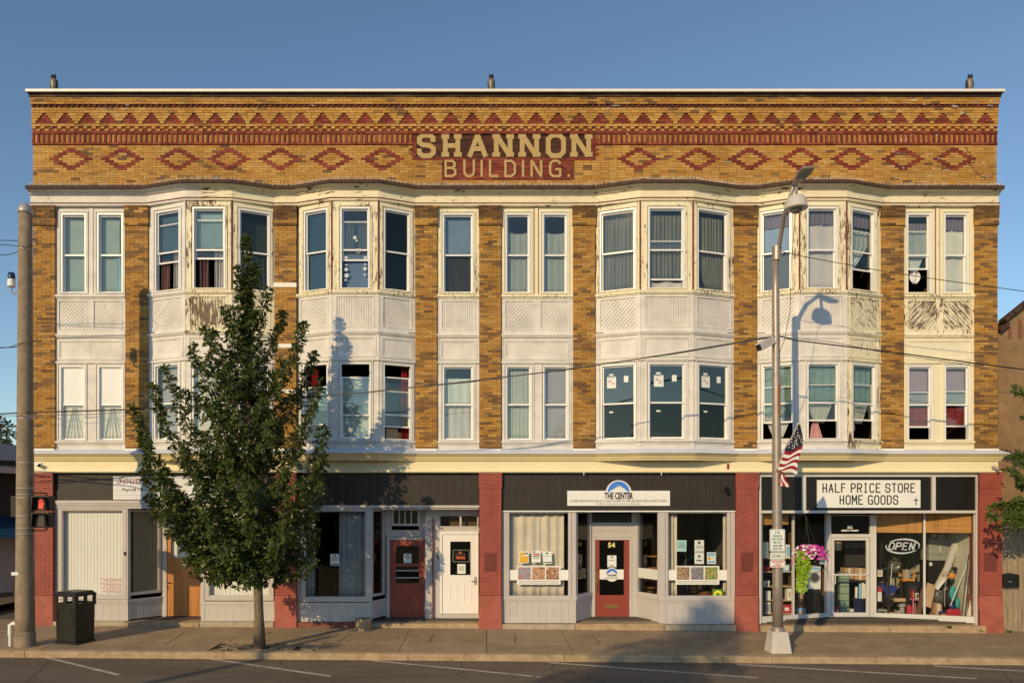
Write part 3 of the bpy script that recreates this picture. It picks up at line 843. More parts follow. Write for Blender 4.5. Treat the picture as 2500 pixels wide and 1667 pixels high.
def boards(F, u0, u1, z0, z1, kind, mat, parent, w=-.012):
    """tongue-and-groove boards of one panel, clipped to its rectangle"""
    pitch = .062
    if kind == 'vert':
        n = max(3, round((u1 - u0) / pitch)); p = (u1 - u0) / n
        polys = [[(u0 + i * p, z0), (u0 + (i + 1) * p, z0), (u0 + (i + 1) * p, z1), (u0 + i * p, z1)] for i in range(n)]
    else:
        sl = 1.05 if kind == 'up' else -1.05     # boards rising to the right or falling
        pitch = .11; polys = []
        lo = min(z0, z0 - sl * (u1 - u0)); hi = max(z1, z1 - sl * (u1 - u0))
        n = round((hi - lo) / pitch); p = (hi - lo) / n
        for i in range(n):
            c0, c1 = lo + i * p, lo + (i + 1) * p
            poly = [(u0, c0), (u1, c0 + sl * (u1 - u0)), (u1, c1 + sl * (u1 - u0)), (u0, c1)]
            for lim, keep in ((z0, 1), (z1, -1)):
                out = []
                for k in range(len(poly)):
                    A, B = poly[k], poly[(k + 1) % len(poly)]
                    ia, ib = (A[1] - lim) * keep >= 0, (B[1] - lim) * keep >= 0
                    if ia: out.append(A)
                    if ia != ib:
                        t = (lim - A[1]) / (B[1] - A[1]); out.append((A[0] + t * (B[0] - A[0]), lim))
                poly = out
                if len(poly) < 3: break
            if len(poly) >= 3: polys.append(poly)
    for poly in polys:
        cx = sum(p[0] for p in poly) / len(poly); cz = sum(p[1] for p in poly) / len(poly)
        sh = []
        for x, z in poly:                        # shrink a little: the open groove between boards
            d = math.hypot(x - cx, z - cz) or 1
            sh.append((x + (cx - x) / d * .006, z + (cz - z) / d * .006))
        if kind == 'vert': sh = [(x + (.0035 if x < cx else -.0035), z) for x, z in poly]
        else:
            s0 = 1.05 if kind == 'up' else -1.05; k0 = math.hypot(1, s0); sh = []
            md = sum(z - s0 * x for x, z in poly) / len(poly)
            for x, z in poly:
                q = .0055 if (z - s0 * x) < md else -.0055
                sh.append((x - s0 / k0 * q, z + q / k0))
        ar = abs(sum(sh[i][0] * sh[(i + 1) % len(sh)][1] - sh[(i + 1) % len(sh)][0] * sh[i][1] for i in range(len(sh)))) / 2
        if ar < 4e-4: continue
        m = MB(); m.prism(sh, w - .01, w + R.uniform(-.002, .002), F); m.build('board', mat, parent)
def infill(F, g3, g2, kinds, s3, sp, s2, n0, lifts=None, corner=(False, False)):
    """one wooden face: top-floor windows, spandrel, transom panel, middle-floor windows and apron"""
    L = F.L; lifts = lifts or {}
    # top-floor windows
    G = .011; ed = []
    for k, (a, b) in enumerate(g3):
        ed.append(window(F, a, b, Z3, n0 + k, 3, *lifts.get((3, n0 + k), (0, 0)), glass=lifts.get(('g', 3, n0 + k), ('glass', 'glass'))))
    m = MB()
    def casing(edges, Z, zb):
        us = [0.0] + [x for e in edges for x in (e[0] - G, e[1] + G)] + [L]
        for i in range(0, len(us), 2):
            m.box(us[i], us[i + 1], -.12, 0.0, zb, Z['top'], None, F)
        for a, b in edges:
            m.box(a - G, b + G, -.12, -.0015, Z['ft'] + G, Z['top'], None, F); m.box(a - G, b + G, -.12, -.0015, zb, Z['fb'] - G * .6, None, F)
            frame_rect(m, F, a - .052, b + .052, Z['fb'] - .004, Z['ft'] + .052, .034, .0005, .026)
    casing(ed, Z3, zt(719))
    if len(g3) == 2:
        mid = (ed[0][1] + ed[1][0]) / 2
        m.box(mid - .045, mid + .045, .001, .02, zt(718), zt(506), None, F)
    m.build('window_casing', MT[s3], bld)
    m = MB(); m.box(-.01, L + .01, -.05, .055, zt(724), zt(718.4), None, F); m.box(0, L, -.05, .03, zt(727), zt(724), None, F)
    m.build('sill', MT[sp if s3 == 'white' else 'cream_worn'], bld)
    # spandrel
    m = MB(); m.box(0.003, L - .003, -.12, -.028, zt(818), zt(727), None, F)
    span = m.build('spandrel', MT['gap'], bld)
    np_ = len(kinds); inset = .10 if np_ == 1 else .075
    cells = [(inset, L - inset)] if np_ == 1 else [(inset, L / 2 - .065), (L / 2 + .065, L - inset)]
    m = MB(); us = [0.0] + [x for c in cells for x in c] + [L]
    za, zb = zt(805), zt(731)
    for i in range(0, len(us), 2): m.box(us[i], us[i + 1], -.03, 0.004, zt(817), zt(727.2), None, F)
    for a, b in cells:
        m.box(a, b, -.03, .0025, zb, zt(727.2), None, F); m.box(a, b, -.03, .0025, zt(817), za, None, F)
        frame_rect(m, F, a, b, za, zb, .03, -.02, .012)
    m.build('spandrel_frame', MT[sp], span)
    for (a, b), kd in zip(cells, kinds):
        bm_ = {'cream_worn': {'up': 'cream_left', 'down': 'cream_right', 'vert': 'cream_bare'}}.get(sp, {}).get(kd, sp)
        boards(F, a + .03, b - .03, za + .03, zb - .03, kd, MT[bm_], span)
    m = MB(); m.box(-.008, L + .008, -.05, .05, zt(819.5), zt(815), None, F); m.box(0, L, -.05, .028, zt(823), zt(819.5), None, F)
    m.build('string_course', MT[sp], bld)
    # transom panel
    m = MB(); m.box(0.002, L - .002, -.12, -.012, zt(883), zt(823), None, F)
    frame_rect(m, F, .058, L - .058, zt(878), zt(827), .052, -.012, .014); frame_rect(m, F, .117, L - .117, zt(873), zt(832), .02, -.012, 0.006)
    if np_ == 2: m.box(L / 2 - .006, L / 2 + .006, -.012, -.004, zt(873), zt(832), None, F)
    m.box(0, .05, -.02, .004, zt(883), zt(823), None, F); m.box(L - .05, L, -.02, .004, zt(883), zt(823), None, F)
    m.build('transom_panel', MT[s2], bld)
    m = MB(); m.box(-.008, L + .008, -.05, .045, zt(886), zt(882), None, F); m.build('string_course', MT[s2], bld)
    # middle-floor windows
    m = MB(); ed = []
    for k, (a, b) in enumerate(g2):
        ed.append(window(F, a, b, Z2, n0 + k, 2, *lifts.get((2, n0 + k), (0, 0)), glass=lifts.get(('g', 2, n0 + k), ('glass', 'glass'))))
    casing(ed, dict(top=zt(886), ft=Z2['ft'], fb=Z2['fb']), zt(1077))
    m.build('window_casing', MT[s2], bld)
    m = MB(); m.box(-.01, L + .01, -.05, .055, zt(1081), zt(1076.4), None, F); m.build('sill', MT[s2 if s2 != 'cream_worn' else 'cream_bare'], bld)
    m = MB(); m.box(0.002, L - .002, -.12, -.02, zt(1102), zt(1081), None, F)
    apron = m.build('apron_panel', MT[s2], bld)
    m = MB(); frame_rect(m, F, .0, L, zt(1101), zt(1081.2), .06, -.02, .006, .02, .05)
    n = max(4, round((L - .14) / .055))
    m.build('apron_frame', MT[s2], apron)
    for i in range(n):
        p = (L - .13) / n; m = MB(); m.box(.065 + i * p + .002, .065 + (i + 1) * p - .002, -.022, -.008, zt(1098.7), zt(1087), None, F); m.build('board', MT[s2], apron)
LF = {(3, 3): (.72, 0), (3, 4): (.76, 0), (3, 7): (.72, 0), (3, 13): (.22, 0), (3, 17): (.52, 0), (3, 18): (.62, 0),
      (2, 6): (0, .55), (2, 7): (.0, .32), (2, 8): (.3, .3), (2, 15): (.42, 0), (2, 16): (.45, 0), (2, 17): (.48, 0), (2, 18): (.32, 0), (2, 19): (.34, 0),
      ('g', 3, 8): ('glass_dark', 'glass_dark'), ('g', 3, 9): ('glass', 'glass_dark'), ('g', 2, 12): ('glass_teal', 'glass_dark'), ('g', 2, 13): ('glass_teal', 'glass_dark'), ('g', 2, 14): ('glass_teal', 'glass_dark'), ('g', 2, 1): ('film', 'glass'), ('g', 2, 2): ('film', 'glass'), ('g', 3, 6): ('glass_teal', 'glass_teal'), ('g', 3, 5): ('glass_dark', 'glass_dark'), ('g', 2, 6): ('glass', 'glass')}  # 'film' is the opaque white with sun glare in its colour
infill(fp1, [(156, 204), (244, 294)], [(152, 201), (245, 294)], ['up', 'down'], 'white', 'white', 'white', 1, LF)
infill(b1[0], [(384, 434)], [(382, 432)], ['up'], 'white', 'white', 'white', 3, LF)
infill(b1[1], [(477, 543)], [(476, 542)], ['vert'], 'cream_worn', 'cream_worn', 'white', 4, LF)
infill(b1[2], [(589, 653)], [(589, 653)], ['down'], 'cream_worn', 'cream', 'white', 5, LF)
infill(b2[0], [(748, 794)], [(745, 795)], ['up'], 'cream_worn', 'white', 'white', 6, LF)
infill(b2[1], [(837.5, 896)], [(836, 899)], ['vert'], 'cream_worn', 'white', 'white', 7, LF)
infill(b2[2], [(943, 996)], [(942, 999)], ['down'], 'cream_worn', 'white', 'white', 8, LF)
infill(fs1, [(1087, 1149.5)], [(1087, 1150)], ['vert'], 'cream_worn', 'white', 'white', 9, LF)
infill(fp2, [(1240.5, 1288.5), (1330.5, 1379)], [(1241, 1292), (1332, 1382)], ['up', 'down'], 'cream', 'white', 'white', 10, LF)
infill(b3[0], [(1471, 1545)], [(1473, 1546)], ['up'], 'cream_worn', 'white', 'white', 12, LF)
infill(b3[1], [(1589, 1665)], [(1589, 1667)], ['vert'], 'cream_worn', 'white', 'white', 13, LF)
infill(b3[2], [(1708, 1772)], [(1709, 1774)], ['down'], 'cream_worn', 'white', 'white', 14, LF)
infill(b4[0], [(1864, 1927)], [(1866, 1932)], ['up'], 'cream_worn', 'white', 'white', 15, LF)
infill(b4[1], [(1976.5, 2038)], [(1977, 2043)], ['vert'], 'cream_worn', 'white', 'white', 16, LF)
infill(b4[2], [(2083, 2131)], [(2085, 2134)], ['down'], 'cream_worn', 'cream_worn', 'cream_worn', 17, LF)
infill(fp3, [(2220, 2266), (2311, 2357)], [(2222, 2270), (2312, 2361)], ['up', 'down'], 'cream', 'cream_worn', 'cream', 18, LF)
# corner beads of the bays and brown strips of the paired mullions
for q, wht in ((q1, 0), (q2, 1), (q3, 1), (q4, 1)):
    for x, y in q[1:3]:
        m = MB(); m.tube([(x, y - .004, zt(718)), (x, y - .004, zt(503))], .022, 6); m.build('corner_bead', MT['rust_wood'] if (wht or x > q[1][0]) else MT['white'], bld)
        m = MB(); m.tube([(x, y + .004, zt(1100)), (x, y + .004, zt(727))], .018, 6); m.build('corner_bead', MT['white'], bld)
for F, a, b in ((fp2, 1288, 1331), (fp3, 2266, 2311)):
    mid = (F.u(a) + F.u(b)) / 2
    for s in (-1, 1):
        m = MB(); m.box(mid + s * .055 - .011, mid + s * .055 + .011, .001, .009, zt(717), zt(507), None, F); m.build('mullion_groove', MT['rust_wood'], bld)
# soffits closing the bays top and bottom, and their inner floors
for q in (q1, q2, q3, q4):
    for za, zb in ((zt(502), zt(498)), (zt(1106), zt(1098)), (zt(818), zt(812))):
        m = MB(); pl = [(q[0][0], .45), (q[0][0], .05), (q[1][0], YB + .03), (q[2][0], YB + .03), (q[3][0], .05), (q[3][0], .45)]
        m._add([(x, y, za) for x, y in pl] + [(x, y, zb) for x, y in pl], [tuple(range(5, -1, -1)), tuple(range(6, 12))] + [(i, (i + 1) % 6, (i + 1) % 6 + 6, i + 6) for i in range(6)])
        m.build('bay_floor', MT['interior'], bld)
# --- main cornice following the bays
def corn_path(x0, x1, e=0.0, ret=True):
    pts = []
    if ret and x0 <= XL + .01: pts += [(XL, 0.5)]
    pts.append((x0, 0))
    for q in (q1, q2, q3, q4):
        for x, y in q:
            yy = 0.0 if y > 0 else y
            if x0 + .01 < x < x1 - .01: pts.append((x, yy))
    def yat(x):
        for q in (q1, q2, q3, q4):
            for (xa, ya), (xb, yb) in zip(q, q[1:]):
                if xa <= x <= xb:
                    ya, yb = min(ya, 0), min(yb, 0)
                    return ya + (yb - ya) * (x - xa) / (xb - xa)
        return 0.0
    pts[-1 if False else (1 if ret and x0 <= XL + .01 else 0)] = (x0, yat(x0))
    pts.append((x1, yat(x1)))
    if ret and x1 >= XR - .01: pts.append((XR, .5))
    return pts
prof = [(a, zw(b, max(a, 0))) for a, b in [(-.3, 503), (.03, 503), (.045, 500.5), (.045, 498), (.02, 497), (.02, 478), (.05, 476), (.08, 474), (.10, 470), (.16, 466), (.18, 464), (.215, 463.2), (.215, 461)]]; prof.append((-.2, prof[-1][1]))
XS = PX(492, YB)
sweep(corn_path(XL - .05, XS, ret=False), prof).build('cornice', MT['white'], bld, merge='keep')
sweep(corn_path(XS, XR + .03, ret=False), prof).build('cornice', MT['cream_cornice'], bld, merge='keep')
m = sweep(corn_path(XL, XR), [(.02, zt(498.6)), (.052, zt(498.6)), (.052, zt(496.4)), (.02, zt(496.2))], False)
m.build('cornice_bead', MT['rust_wood'], bld, merge='keep')
sweep(corn_path(XL - .055, XR + .035, ret=False), [(-.1, zw(460.7, .215)), (.235, zw(460.9, .235)), (.255, zw(460, .255)), (.25, zw(454.5, .25)), (.235, zw(452.5, .235)), (-.02, zw(446, .1)), (-.3, zw(445, .1))]).build('cornice_roof', MT['shingle'], bld, merge='keep')
MT['spike'] = plain("bird_spikes", C(215, 190, 160), .6, .3, 20, 0)
m = MB(); path = corn_path(XL, XR, ret=False)
dens = Field()
for (xa, ya), (xb, yb) in zip(path, path[1:]):
    L = math.hypot(xb - xa, yb - ya); n = int(L / .022)
    for i in range(n):
        t = (i + R.random()) / n; x = xa + (xb - xa) * t
        if R.random() > dens(x * .9 + 30, 3.3) * 1.7: continue
        w = R.uniform(.17, .245); y = ya + (yb - ya) * t - w
        h = R.uniform(.07, .14); dx = R.uniform(-.03, .03); z = zw(453, .24)
        m.tri((x - .010, y, z), (x + .010, y, z), (x + dx, y - .01, z + h)); m.tri((x, y - .006, z), (x, y + .006, z), (x + dx, y - .01, z + h))
o = m.build('bird_spikes', MT['spike'], bld); o["kind"] = 'stuff'
# --- shopfront cornice: sloped ledge, moulding that swells under the bays, flat fascia
led = [(-.3, zt(1096)), (-.01, zt(1096.5)), (.20, zt(1106)), (.215, zt(1107.5)), (.215, zt(1108.6)), (-.2, zt(1108.6))][::-1]
sweep(corn_path(XL, XR), led, False).build('ledge', MT['ledge'], bld, merge='keep')
mo = [(-.2, zt(1125)), (.06, zt(1125)), (.07, zt(1121.5)), (.10, zt(1119)), (.105, zt(1116)), (.15, zt(1113)), (.165, zt(1110.5)), (.2, zt(1109.6)), (.2, zt(1108.8)), (-.2, zt(1108.7))]
sweep(corn_path(XL, XR), mo, False).build('ledge_moulding', MT['molding'], bld, merge='keep')
m = sweep([(XL, .5), (XL, 0), (XR, 0), (XR, .5)], [(-.25, zt(1153.5)), (.05, zt(1153.5)), (.07, zt(1151)), (.055, zt(1149)), (.045, zt(1146)), (.03, zt(1144)), (.03, zt(1141.5)), (.02, zt(1141)), (.02, zt(1124))], False)
m.build('fascia', MT['fascia'], bld, merge='keep')
m = MB(); m.box(XL + .05, XR - .05, -.40, -.05, zt(1153), zt(1100), None, W); m.build('lintel', MT['dark'], bld)
# flat white capping strips at the feet of the pilasters
for a, b in PIERS:
    m = MB(); m.box(PX(a) + .003, PX(b) - .003, -.1, .05, zt(1099.5), zt(1094.8), None, W); m.build('pilaster_foot', MT['coping'], bld)
# white painted bands across one pilaster, and the gap-filling downpipe beside it
for py0, py1 in ((690.5, 701), (839, 849), (951, 960)):
    m = MB(); m.box(PX(668), PX(724), -.05, .012, zt(py1), zt(py0), None, W); m.build('white_band', MT['coping'], bld)
m = MB(); m.tube([(PX(727), .03, zt(1095)), (PX(727), .03, zt(505))], .018, 6); m.build('downpipe', MT['dark_metal'], bld)
m = MB(); m.box(PX(1774), PX(1779), .02, .045, zt(1150), zt(1132), None, W); m.build('junction_plate', MT['rust_wood'], bld)
for a in (1424, 1612):
    m = MB(); p = P(a, 1158, 0); m.tube([(p.x, -.02, p.z + .07), (p.x, -.09, p.z + .07), (p.x, -.13, p.z + .03), (p.x, -.13, p.z - .02)], .012, 6); m.build('sign_hook', MT['vinyl'], bld)

# ================================================================ curtains, shades and things behind the upper windows
CM = {}
def cm(key, col, **k):
    if key not in CM: CM[key] = cloth_mat("cloth_" + key, col, **k)
    return CM[key]
def cloth(F, u0, u1, z0, z1, mat, name, label, cat, amp=.012, waves=5, w=-.17, taper=None, sag=0.0, cols=36, m_rows=8):
    mb = MB(); ph = R.uniform(0, 6); rows = []
    for j in range(m_rows + 1):
        v = j / m_rows; row = []
        for i in range(cols + 1):
            t = i / cols
            a, b = (u0, u1) if not taper else taper(v)
            u = a + (b - a) * t
            zz = z0 + (z1 - z0) * v - sag * 4 * t * (1 - t) * v
            ww = w + amp * math.sin(t * waves * 2 * math.pi + ph + .5 * math.sin(3 * t + ph)) + amp * .4 * math.sin(t * waves * 4.3 + v * 2 + ph)
            row.append(F(u, ww, zz))
        rows.append(row)
    for j in range(m_rows):
        for i in range(cols): mb.quad(rows[j][i], rows[j][i + 1], rows[j + 1][i + 1], rows[j + 1][i])
    o = mb.build(name, mat, smooth=True, merge='keep')
    md = o.modifiers.new("thickness", 'SOLIDIFY'); md.thickness = .004
    return tag(o, label, cat, 'curtains and shades behind the upper windows')
def wtop(fl, n): return f"{ORD[n - 1]} {'top' if fl == 3 else 'middle'}-floor window from the left"
def cur(fl, n, key, col, what, z=(0, 1), u=(0, 1), name='curtain', cat='curtain', mk=None, **k):
    F, u0, u1, Z = WIN[(fl, n)]
    lo, hi = Z['gb'] - .03, Z['gt'] + .03; h = hi - lo; d = u1 - u0
    return cloth(F, u0 + d * u[0] - (.03 if u[0] == 0 else 0), u0 + d * u[1] + (.03 if u[1] == 1 else 0), lo + h * z[0], lo + h * z[1], cm(key, col, **(mk or {})), name, f"{what} in the {wtop(fl, n)}", cat, **k)
GG = C(172, 184, 164); BG = C(132, 150, 160)
cur(3, 1, 'sage', GG, 'plain pale sage shade', name='roller_shade', cat='shade', amp=.002, waves=1)
cur(3, 2, 'sage', GG, 'pale sage shade and drape', name='roller_shade', cat='shade', amp=.002, waves=1, u=(0, .8))
cur(3, 2, 'paleblue', C(200, 220, 222), 'thin pale side drape', u=(.72, 1), z=(0, .5), amp=.02, waves=3, w=-.13)
for n in (3, 4):
    cur(3, n, 'teal' if n == 3 else 'mint', C(86, 104, 112) if n == 3 else C(165, 188, 176), 'half-lowered teal shade' if n == 3 else 'half-lowered mint shade', z=(.5, 1), name='roller_shade', cat='shade', amp=.002, waves=1)
    cur(3, n, 'brown', C(120, 84, 74), 'brown drape hanging on the left', z=(0, .42), u=(.05, .42), amp=.03, waves=3)
    cur(3, n, 'stripe', C(205, 190, 172), 'beige striped drape hanging on the right', z=(0, .55), u=(.62, 1), amp=.03, waves=4, mk=dict(stripe=.4))
cur(3, 5, 'sheer', C(130, 132, 122), 'grey sheer drape behind the treetop', z=(0, .52), u=(.35, 1), amp=.03, waves=5, mk=dict(stripe=.3)); cur(3, 5, 'olive', C(120, 124, 108), 'dull olive sheet above the sheer drape', z=(.5, 1), amp=.006, waves=2, w=-.3)
cur(3, 6, 'slate', C(104, 120, 138), 'slate blue blackout sheet', amp=.003, waves=1)
cur(3, 7, 'slate', C(104, 120, 138), 'slate blue sheet behind white stickers', amp=.004, waves=2, z=(0, .46))
cur(3, 7, 'dim', C(120, 108, 100), 'parted grey net curtain', amp=.02, waves=5, z=(.46, .88), u=(0, .42), mk=dict(stripe=.4))
cur(3, 7, 'dim', C(120, 108, 100), 'hanging grey net curtain', amp=.02, waves=4, z=(.46, .88), u=(.6, 1), mk=dict(stripe=.4))
cur(3, 9, 'bluegrey', BG, 'blue-grey sheet', z=(.5, 1), amp=.004, waves=2)
cur(3, 9, 'char', C(130, 120, 112), 'dark grey crumpled film', z=(0, .5), amp=.01, waves=4, mk=dict(stripe=.3))
for n in (10, 11):
    cur(3, n, 'sheet_sage', C(176, 176, 156), 'sagging grey-green sheet', z=(0, .82), u=(.04, 1), sag=.05, amp=.008, waves=3)
for n in (12, 13, 14):
    cur(3, n, 'pleat', C(150, 143, 120), 'pleated grey-beige curtain', z=(0 if n != 13 else .11, .96), amp=.035, waves=9, mk=dict(stripe=.35), cols=80,
        taper=(lambda v, d=WIN[(3, 14)]: (d[1] + (d[2] - d[1]) * (.42 * max(0, .5 - v) * 2) ** 1.0, d[2])) if n == 14 else None)
cur(3, 13, 'card', C(205, 190, 170), 'folded cloth on the sill', z=(0, .10), amp=.02, waves=2)
VAL = C(140, 122, 128)
for n in (15, 16, 17, 18, 19):
    top = 1.0 if n != 18 else .93
    cur(3, n, 'valance', VAL, 'mauve valance', z=(.83, top), amp=.012, waves=6, name='valance', w=-.15)
cur(3, 15, 'powder', C(165, 184, 200), 'powder blue sheet', z=(.5, .84), amp=.008, waves=3)
cur(3, 15, 'char2', C(110, 112, 112), 'dark screen cloth', z=(0, .5), amp=.006, waves=3)
cur(3, 16, 'putty', C(238, 218, 200), 'plain putty-coloured sheet', z=(0, .84), amp=.008, waves=2)
d = WIN[(3, 17)]
cur(3, 17, 'ivory', C(226, 224, 210), 'ivory curtain pulled aside', z=(.26, .80), amp=.015, waves=5, taper=lambda v, d=d: (d[1] - .03, d[1] + (d[2] - d[1]) * (.25 + .75 * min(1, v * 1.6))))
cur(3, 17, 'knot', C(236, 222, 200), 'knotted curtain tail', z=(.05, .27), u=(.02, .36), amp=.03, waves=2, taper=lambda v, d=d: (d[1] + .15 * (1 - v) * .6, d[1] + .10 + .18 * abs(v - .5)))
d8 = WIN[(3, 18)]
cur(3, 18, 'ivory', C(226, 224, 210), 'ivory sheet hung', z=(.48, .83), amp=.008, waves=3)
cur(3, 18, 'ivory', C(226, 224, 210), 'gathered ivory curtain', z=(.3, .49), amp=.02, waves=5, w=-.2, taper=lambda v, d=d8: ((d[1] + d[2]) / 2 - (d[2] - d[1]) * (.16 + .30 * v), (d[1] + d[2]) / 2 + (d[2] - d[1]) * (.16 + .30 * v)))
cur(3, 18, 'knot', C(236, 222, 200), 'hanging curtain knot', z=(.14, .31), amp=.03, waves=2, w=-.2, taper=lambda v, d=d8: ((d[1] + d[2]) / 2 - .05 - .10 * math.sin(3 * v), (d[1] + d[2]) / 2 + .05 + .10 * math.sin(3 * v)))
cur(3, 19, 'white_sheet', C(250, 248, 238), 'white sheet full length', z=(0, .84), amp=.008, waves=2)
# middle floor
for n in (1, 2, 4):
    cur(2, n, 'foil_or_glare', C(255, 252, 240), 'white sheet coloured as sun glare', z=(0, 1), amp=.006, waves=2, w=-.125, name='glare_sheet', cat='glare sheet')  # the glare on these windows is given by the sheet's white
for n in (1, 2):
    d = WIN[(2, n)]
    cur(2, n, 'low_tied_drape', C(250, 236, 205), 'low tied cream curtain', z=(.02, .45), amp=.03, waves=5, w=-.115, taper=lambda v, d=d: ((d[1] + d[2]) / 2 - (d[2] - d[1]) * (.5 - .42 * v), (d[1] + d[2]) / 2 + (d[2] - d[1]) * (.5 - .42 * v)))
cur(2, 3, 'warmgrey', C(190, 182, 172), 'warm grey shade', amp=.003, waves=1, u=(.08, 1), name='roller_shade', cat='shade')
cur(2, 5, 'warmgrey', C(190, 182, 172), 'warm grey shade behind the leaves', amp=.003, waves=1, name='roller_shade', cat='shade')
MT_red = C(170, 36, 40)
cur(2, 6, 'crimson', MT_red, 'knotted crimson drape', z=(.6, 1), u=(.1, .38), amp=.03, waves=3, w=-.25)
cur(2, 6, 'aqua', C(150, 178, 176), 'pale aqua sheet', z=(.4, .68), amp=.006, waves=2, w=-.3)
cur(2, 7, 'lime_white', C(225, 230, 205), 'pale green-white sheet', z=(0, .82), amp=.012, waves=2, w=-.16)
cur(2, 8, 'crimson', MT_red, 'crimson drape hanging on the right', z=(0, 1), u=(.78, 1), amp=.03, waves=3, w=-.22)
cur(2, 8, 'aquagrey', C(140, 150, 146), 'grey-green backing sheet', z=(.2, .8), amp=.004, waves=1, w=-.5)
cur(2, 9, 'glare', C(236, 242, 250), 'pale blue-white glare sheet', z=(.5, .85), amp=.012, waves=3)  # blue glare of the upper pane, painted as a pale sheet
cur(2, 9, 'linen', C(235, 220, 200), 'crumpled linen sheet', z=(0, .5), amp=.012, waves=4, mk=dict(stripe=.2))
cur(2, 10, 'plastic', C(214, 212, 184), 'creased plastic sheeting', z=(0, .97), amp=.012, waves=6, u=(.05, 1), mk=dict(stripe=.25))
cur(2, 11, 'taupe', C(190, 178, 172), 'taupe shade', z=(0, .98), amp=.004, waves=2, name='roller_shade', cat='shade')
GRN = C(196, 222, 204)
for n in (15, 16, 17):
    cur(2, n, 'mintlace', C(170, 196, 176), 'mint lace panel', z=(.5 if n != 15 else .32, 1), amp=.010, waves=4, mk=dict(lace=.35))
    d = WIN[(2, n)]
    cur(2, n, 'gather', C(208, 198, 176), 'gathered beige lace', z=(.22, .5) if n != 15 else (.02, .32), amp=.025, waves=7, w=-.2, taper=lambda v, d=d: ((d[1] + d[2]) / 2 - (d[2] - d[1]) * (.16 + .34 * v), (d[1] + d[2]) / 2 + (d[2] - d[1]) * (.16 + .34 * v)))
cur(2, 16, 'pink', C(222, 160, 148), 'pink gown hanging', z=(0, .25), amp=.03, waves=4, w=-.2, taper=lambda v, d=WIN[(2, 16)]: (d[1] + .08 + .10 * v, d[1] + .44 - .16 * v), name='pink_gown', cat='gown')
cur(2, 17, 'pink', C(222, 160, 148), 'pink cloth hanging', z=(.12, .30), u=(.02, .3), amp=.03, waves=3, w=-.2)
for n in (18, 19):
    cur(2, n, 'lilac', C(190, 164, 168), 'lilac blind', z=(.66, 1), amp=.003, waves=1, name='blind', cat='blind')
    cur(2, n, 'palegrey', C(205, 204, 200), 'pale grey sheet', z=(.48, .66), amp=.004, waves=2)
    cur(2, n, 'redcloth', C(152, 58, 60), 'red cloth', z=(.17, .45), amp=.01, waves=3)
# cardboard box on the sill, stickers on the new windows
F, u0, u1, Z = WIN[(2, 8)]
MT['card'] = plain("cardboard", C(205, 160, 110), .8, .1, 5, .2, 40)
m = MB(); m.box(u0 + .1, u0 + .42, -.6, -.25, Z['gb'] - .04, Z['gb'] + .26, None, F); tag(m.build('cardboard_box', MT['card'], bevel=.006), 'cardboard box behind the raised sash beside the crimson drape', 'box')
MT['red_ink'] = plain("red_ink", C(205, 50, 48), .6, .05, 3, 0)
for n in (12, 13, 14):
    F, u0, u1, Z = WIN[(2, n)]; d = u1 - u0
    def st(uc, zc, w, h, lab, print_=False):
        t = T('sticker', f"{lab} on the {wtop(2, n)}", 'sticker', F(uc, -.055, zc - h / 2), 'stickers on the new windows')
        m = MB(); m.box(uc - w / 2, uc + w / 2, -.059, -.056, zc - h / 2, zc + h / 2, None, F); m.build('sheet', MT['paper'], t)
        if print_:
            m = MB()
            for a, b in ((-.2, .12), (.15, -.1)): frame_rect(m, F, uc + w * a - w * .13, uc + w * a + w * .13, zc + h * b - h * .1, zc + h * b + h * .1, .012, -.056, -.0545)
            m.box(uc - w * .06, uc + w * .02, -.056, -.0548, zc + h * .08, zc + h * .16, None, F); m.build('print', MT['red_ink'], t)
            m = MB(); m.box(uc - w * .4, uc + w * .4, -.056, -.0545, zc + h * .40, zc + h * .43, None, F); m.build('caption', MT['ink'], t)
    top = Z['gt']
    st(u0 + d * .27, top - .40, d * .29, .30, 'large white sticker with red print', True)
    st(u0 + d * .26, top - .20, d * .14, .045, 'thin white label above the printed sticker')
    st(u0 + d * .74, top - .33, d * .14, .165, 'blank white sticker')
    st(u0 + d * .26, Z['mr'] - .22, d * .13, .04, 'small white label on the lower pane')
# white flower and heart stickers
F, u0, u1, Z = WIN[(3, 7)]; d = u1 - u0
t = T('flower_sticker', 'white flower and heart stickers on the seventh top-floor window', 'sticker', F((u0 + u1) / 2, -.10, Z['gb']))
for k, (a, b, r) in enumerate([(.12, .40, .045), (.12, .30, .025), (.12, .24, .05), (.14, .16, .06), (.10, .10, .03), (.88, .40, .04), (.87, .31, .025), (.87, .25, .045), (.86, .17, .025), (.48, .66, .05), (.55, .62, .03)]):
    m = MB()
    for p in range(5):
        an = p * 1.2566 + a * 9; cx, cz = u0 + d * a + math.cos(an) * r * .6, Z['gb'] + (Z['gt'] - Z['gb']) * b + math.sin(an) * r * .6
        m.prism([(cx + r * .42 * math.cos(q), cz + r * .42 * math.sin(q)) for q in [i * math.pi / 3 for i in range(6)]], -.09 if b < .5 else -.056, -.087 if b < .5 else -.053, F)
    m.build('flower', MT['paper'], t)
m = MB(); hx, hz = u0 + d * .62, Z['mr'] - .03
pts = [(hx + .075 * math.sin(q) ** 3 * 1.0, hz + .06 * (math.cos(q) - .35 * math.cos(2 * q) - .12 * math.cos(3 * q))) for q in [i * math.pi / 10 for i in range(20)]]
m.tube([F(x, -.035, z) for x, z in pts + [pts[0]]], .006, 5); m.build('heart', MT['paper'], t)
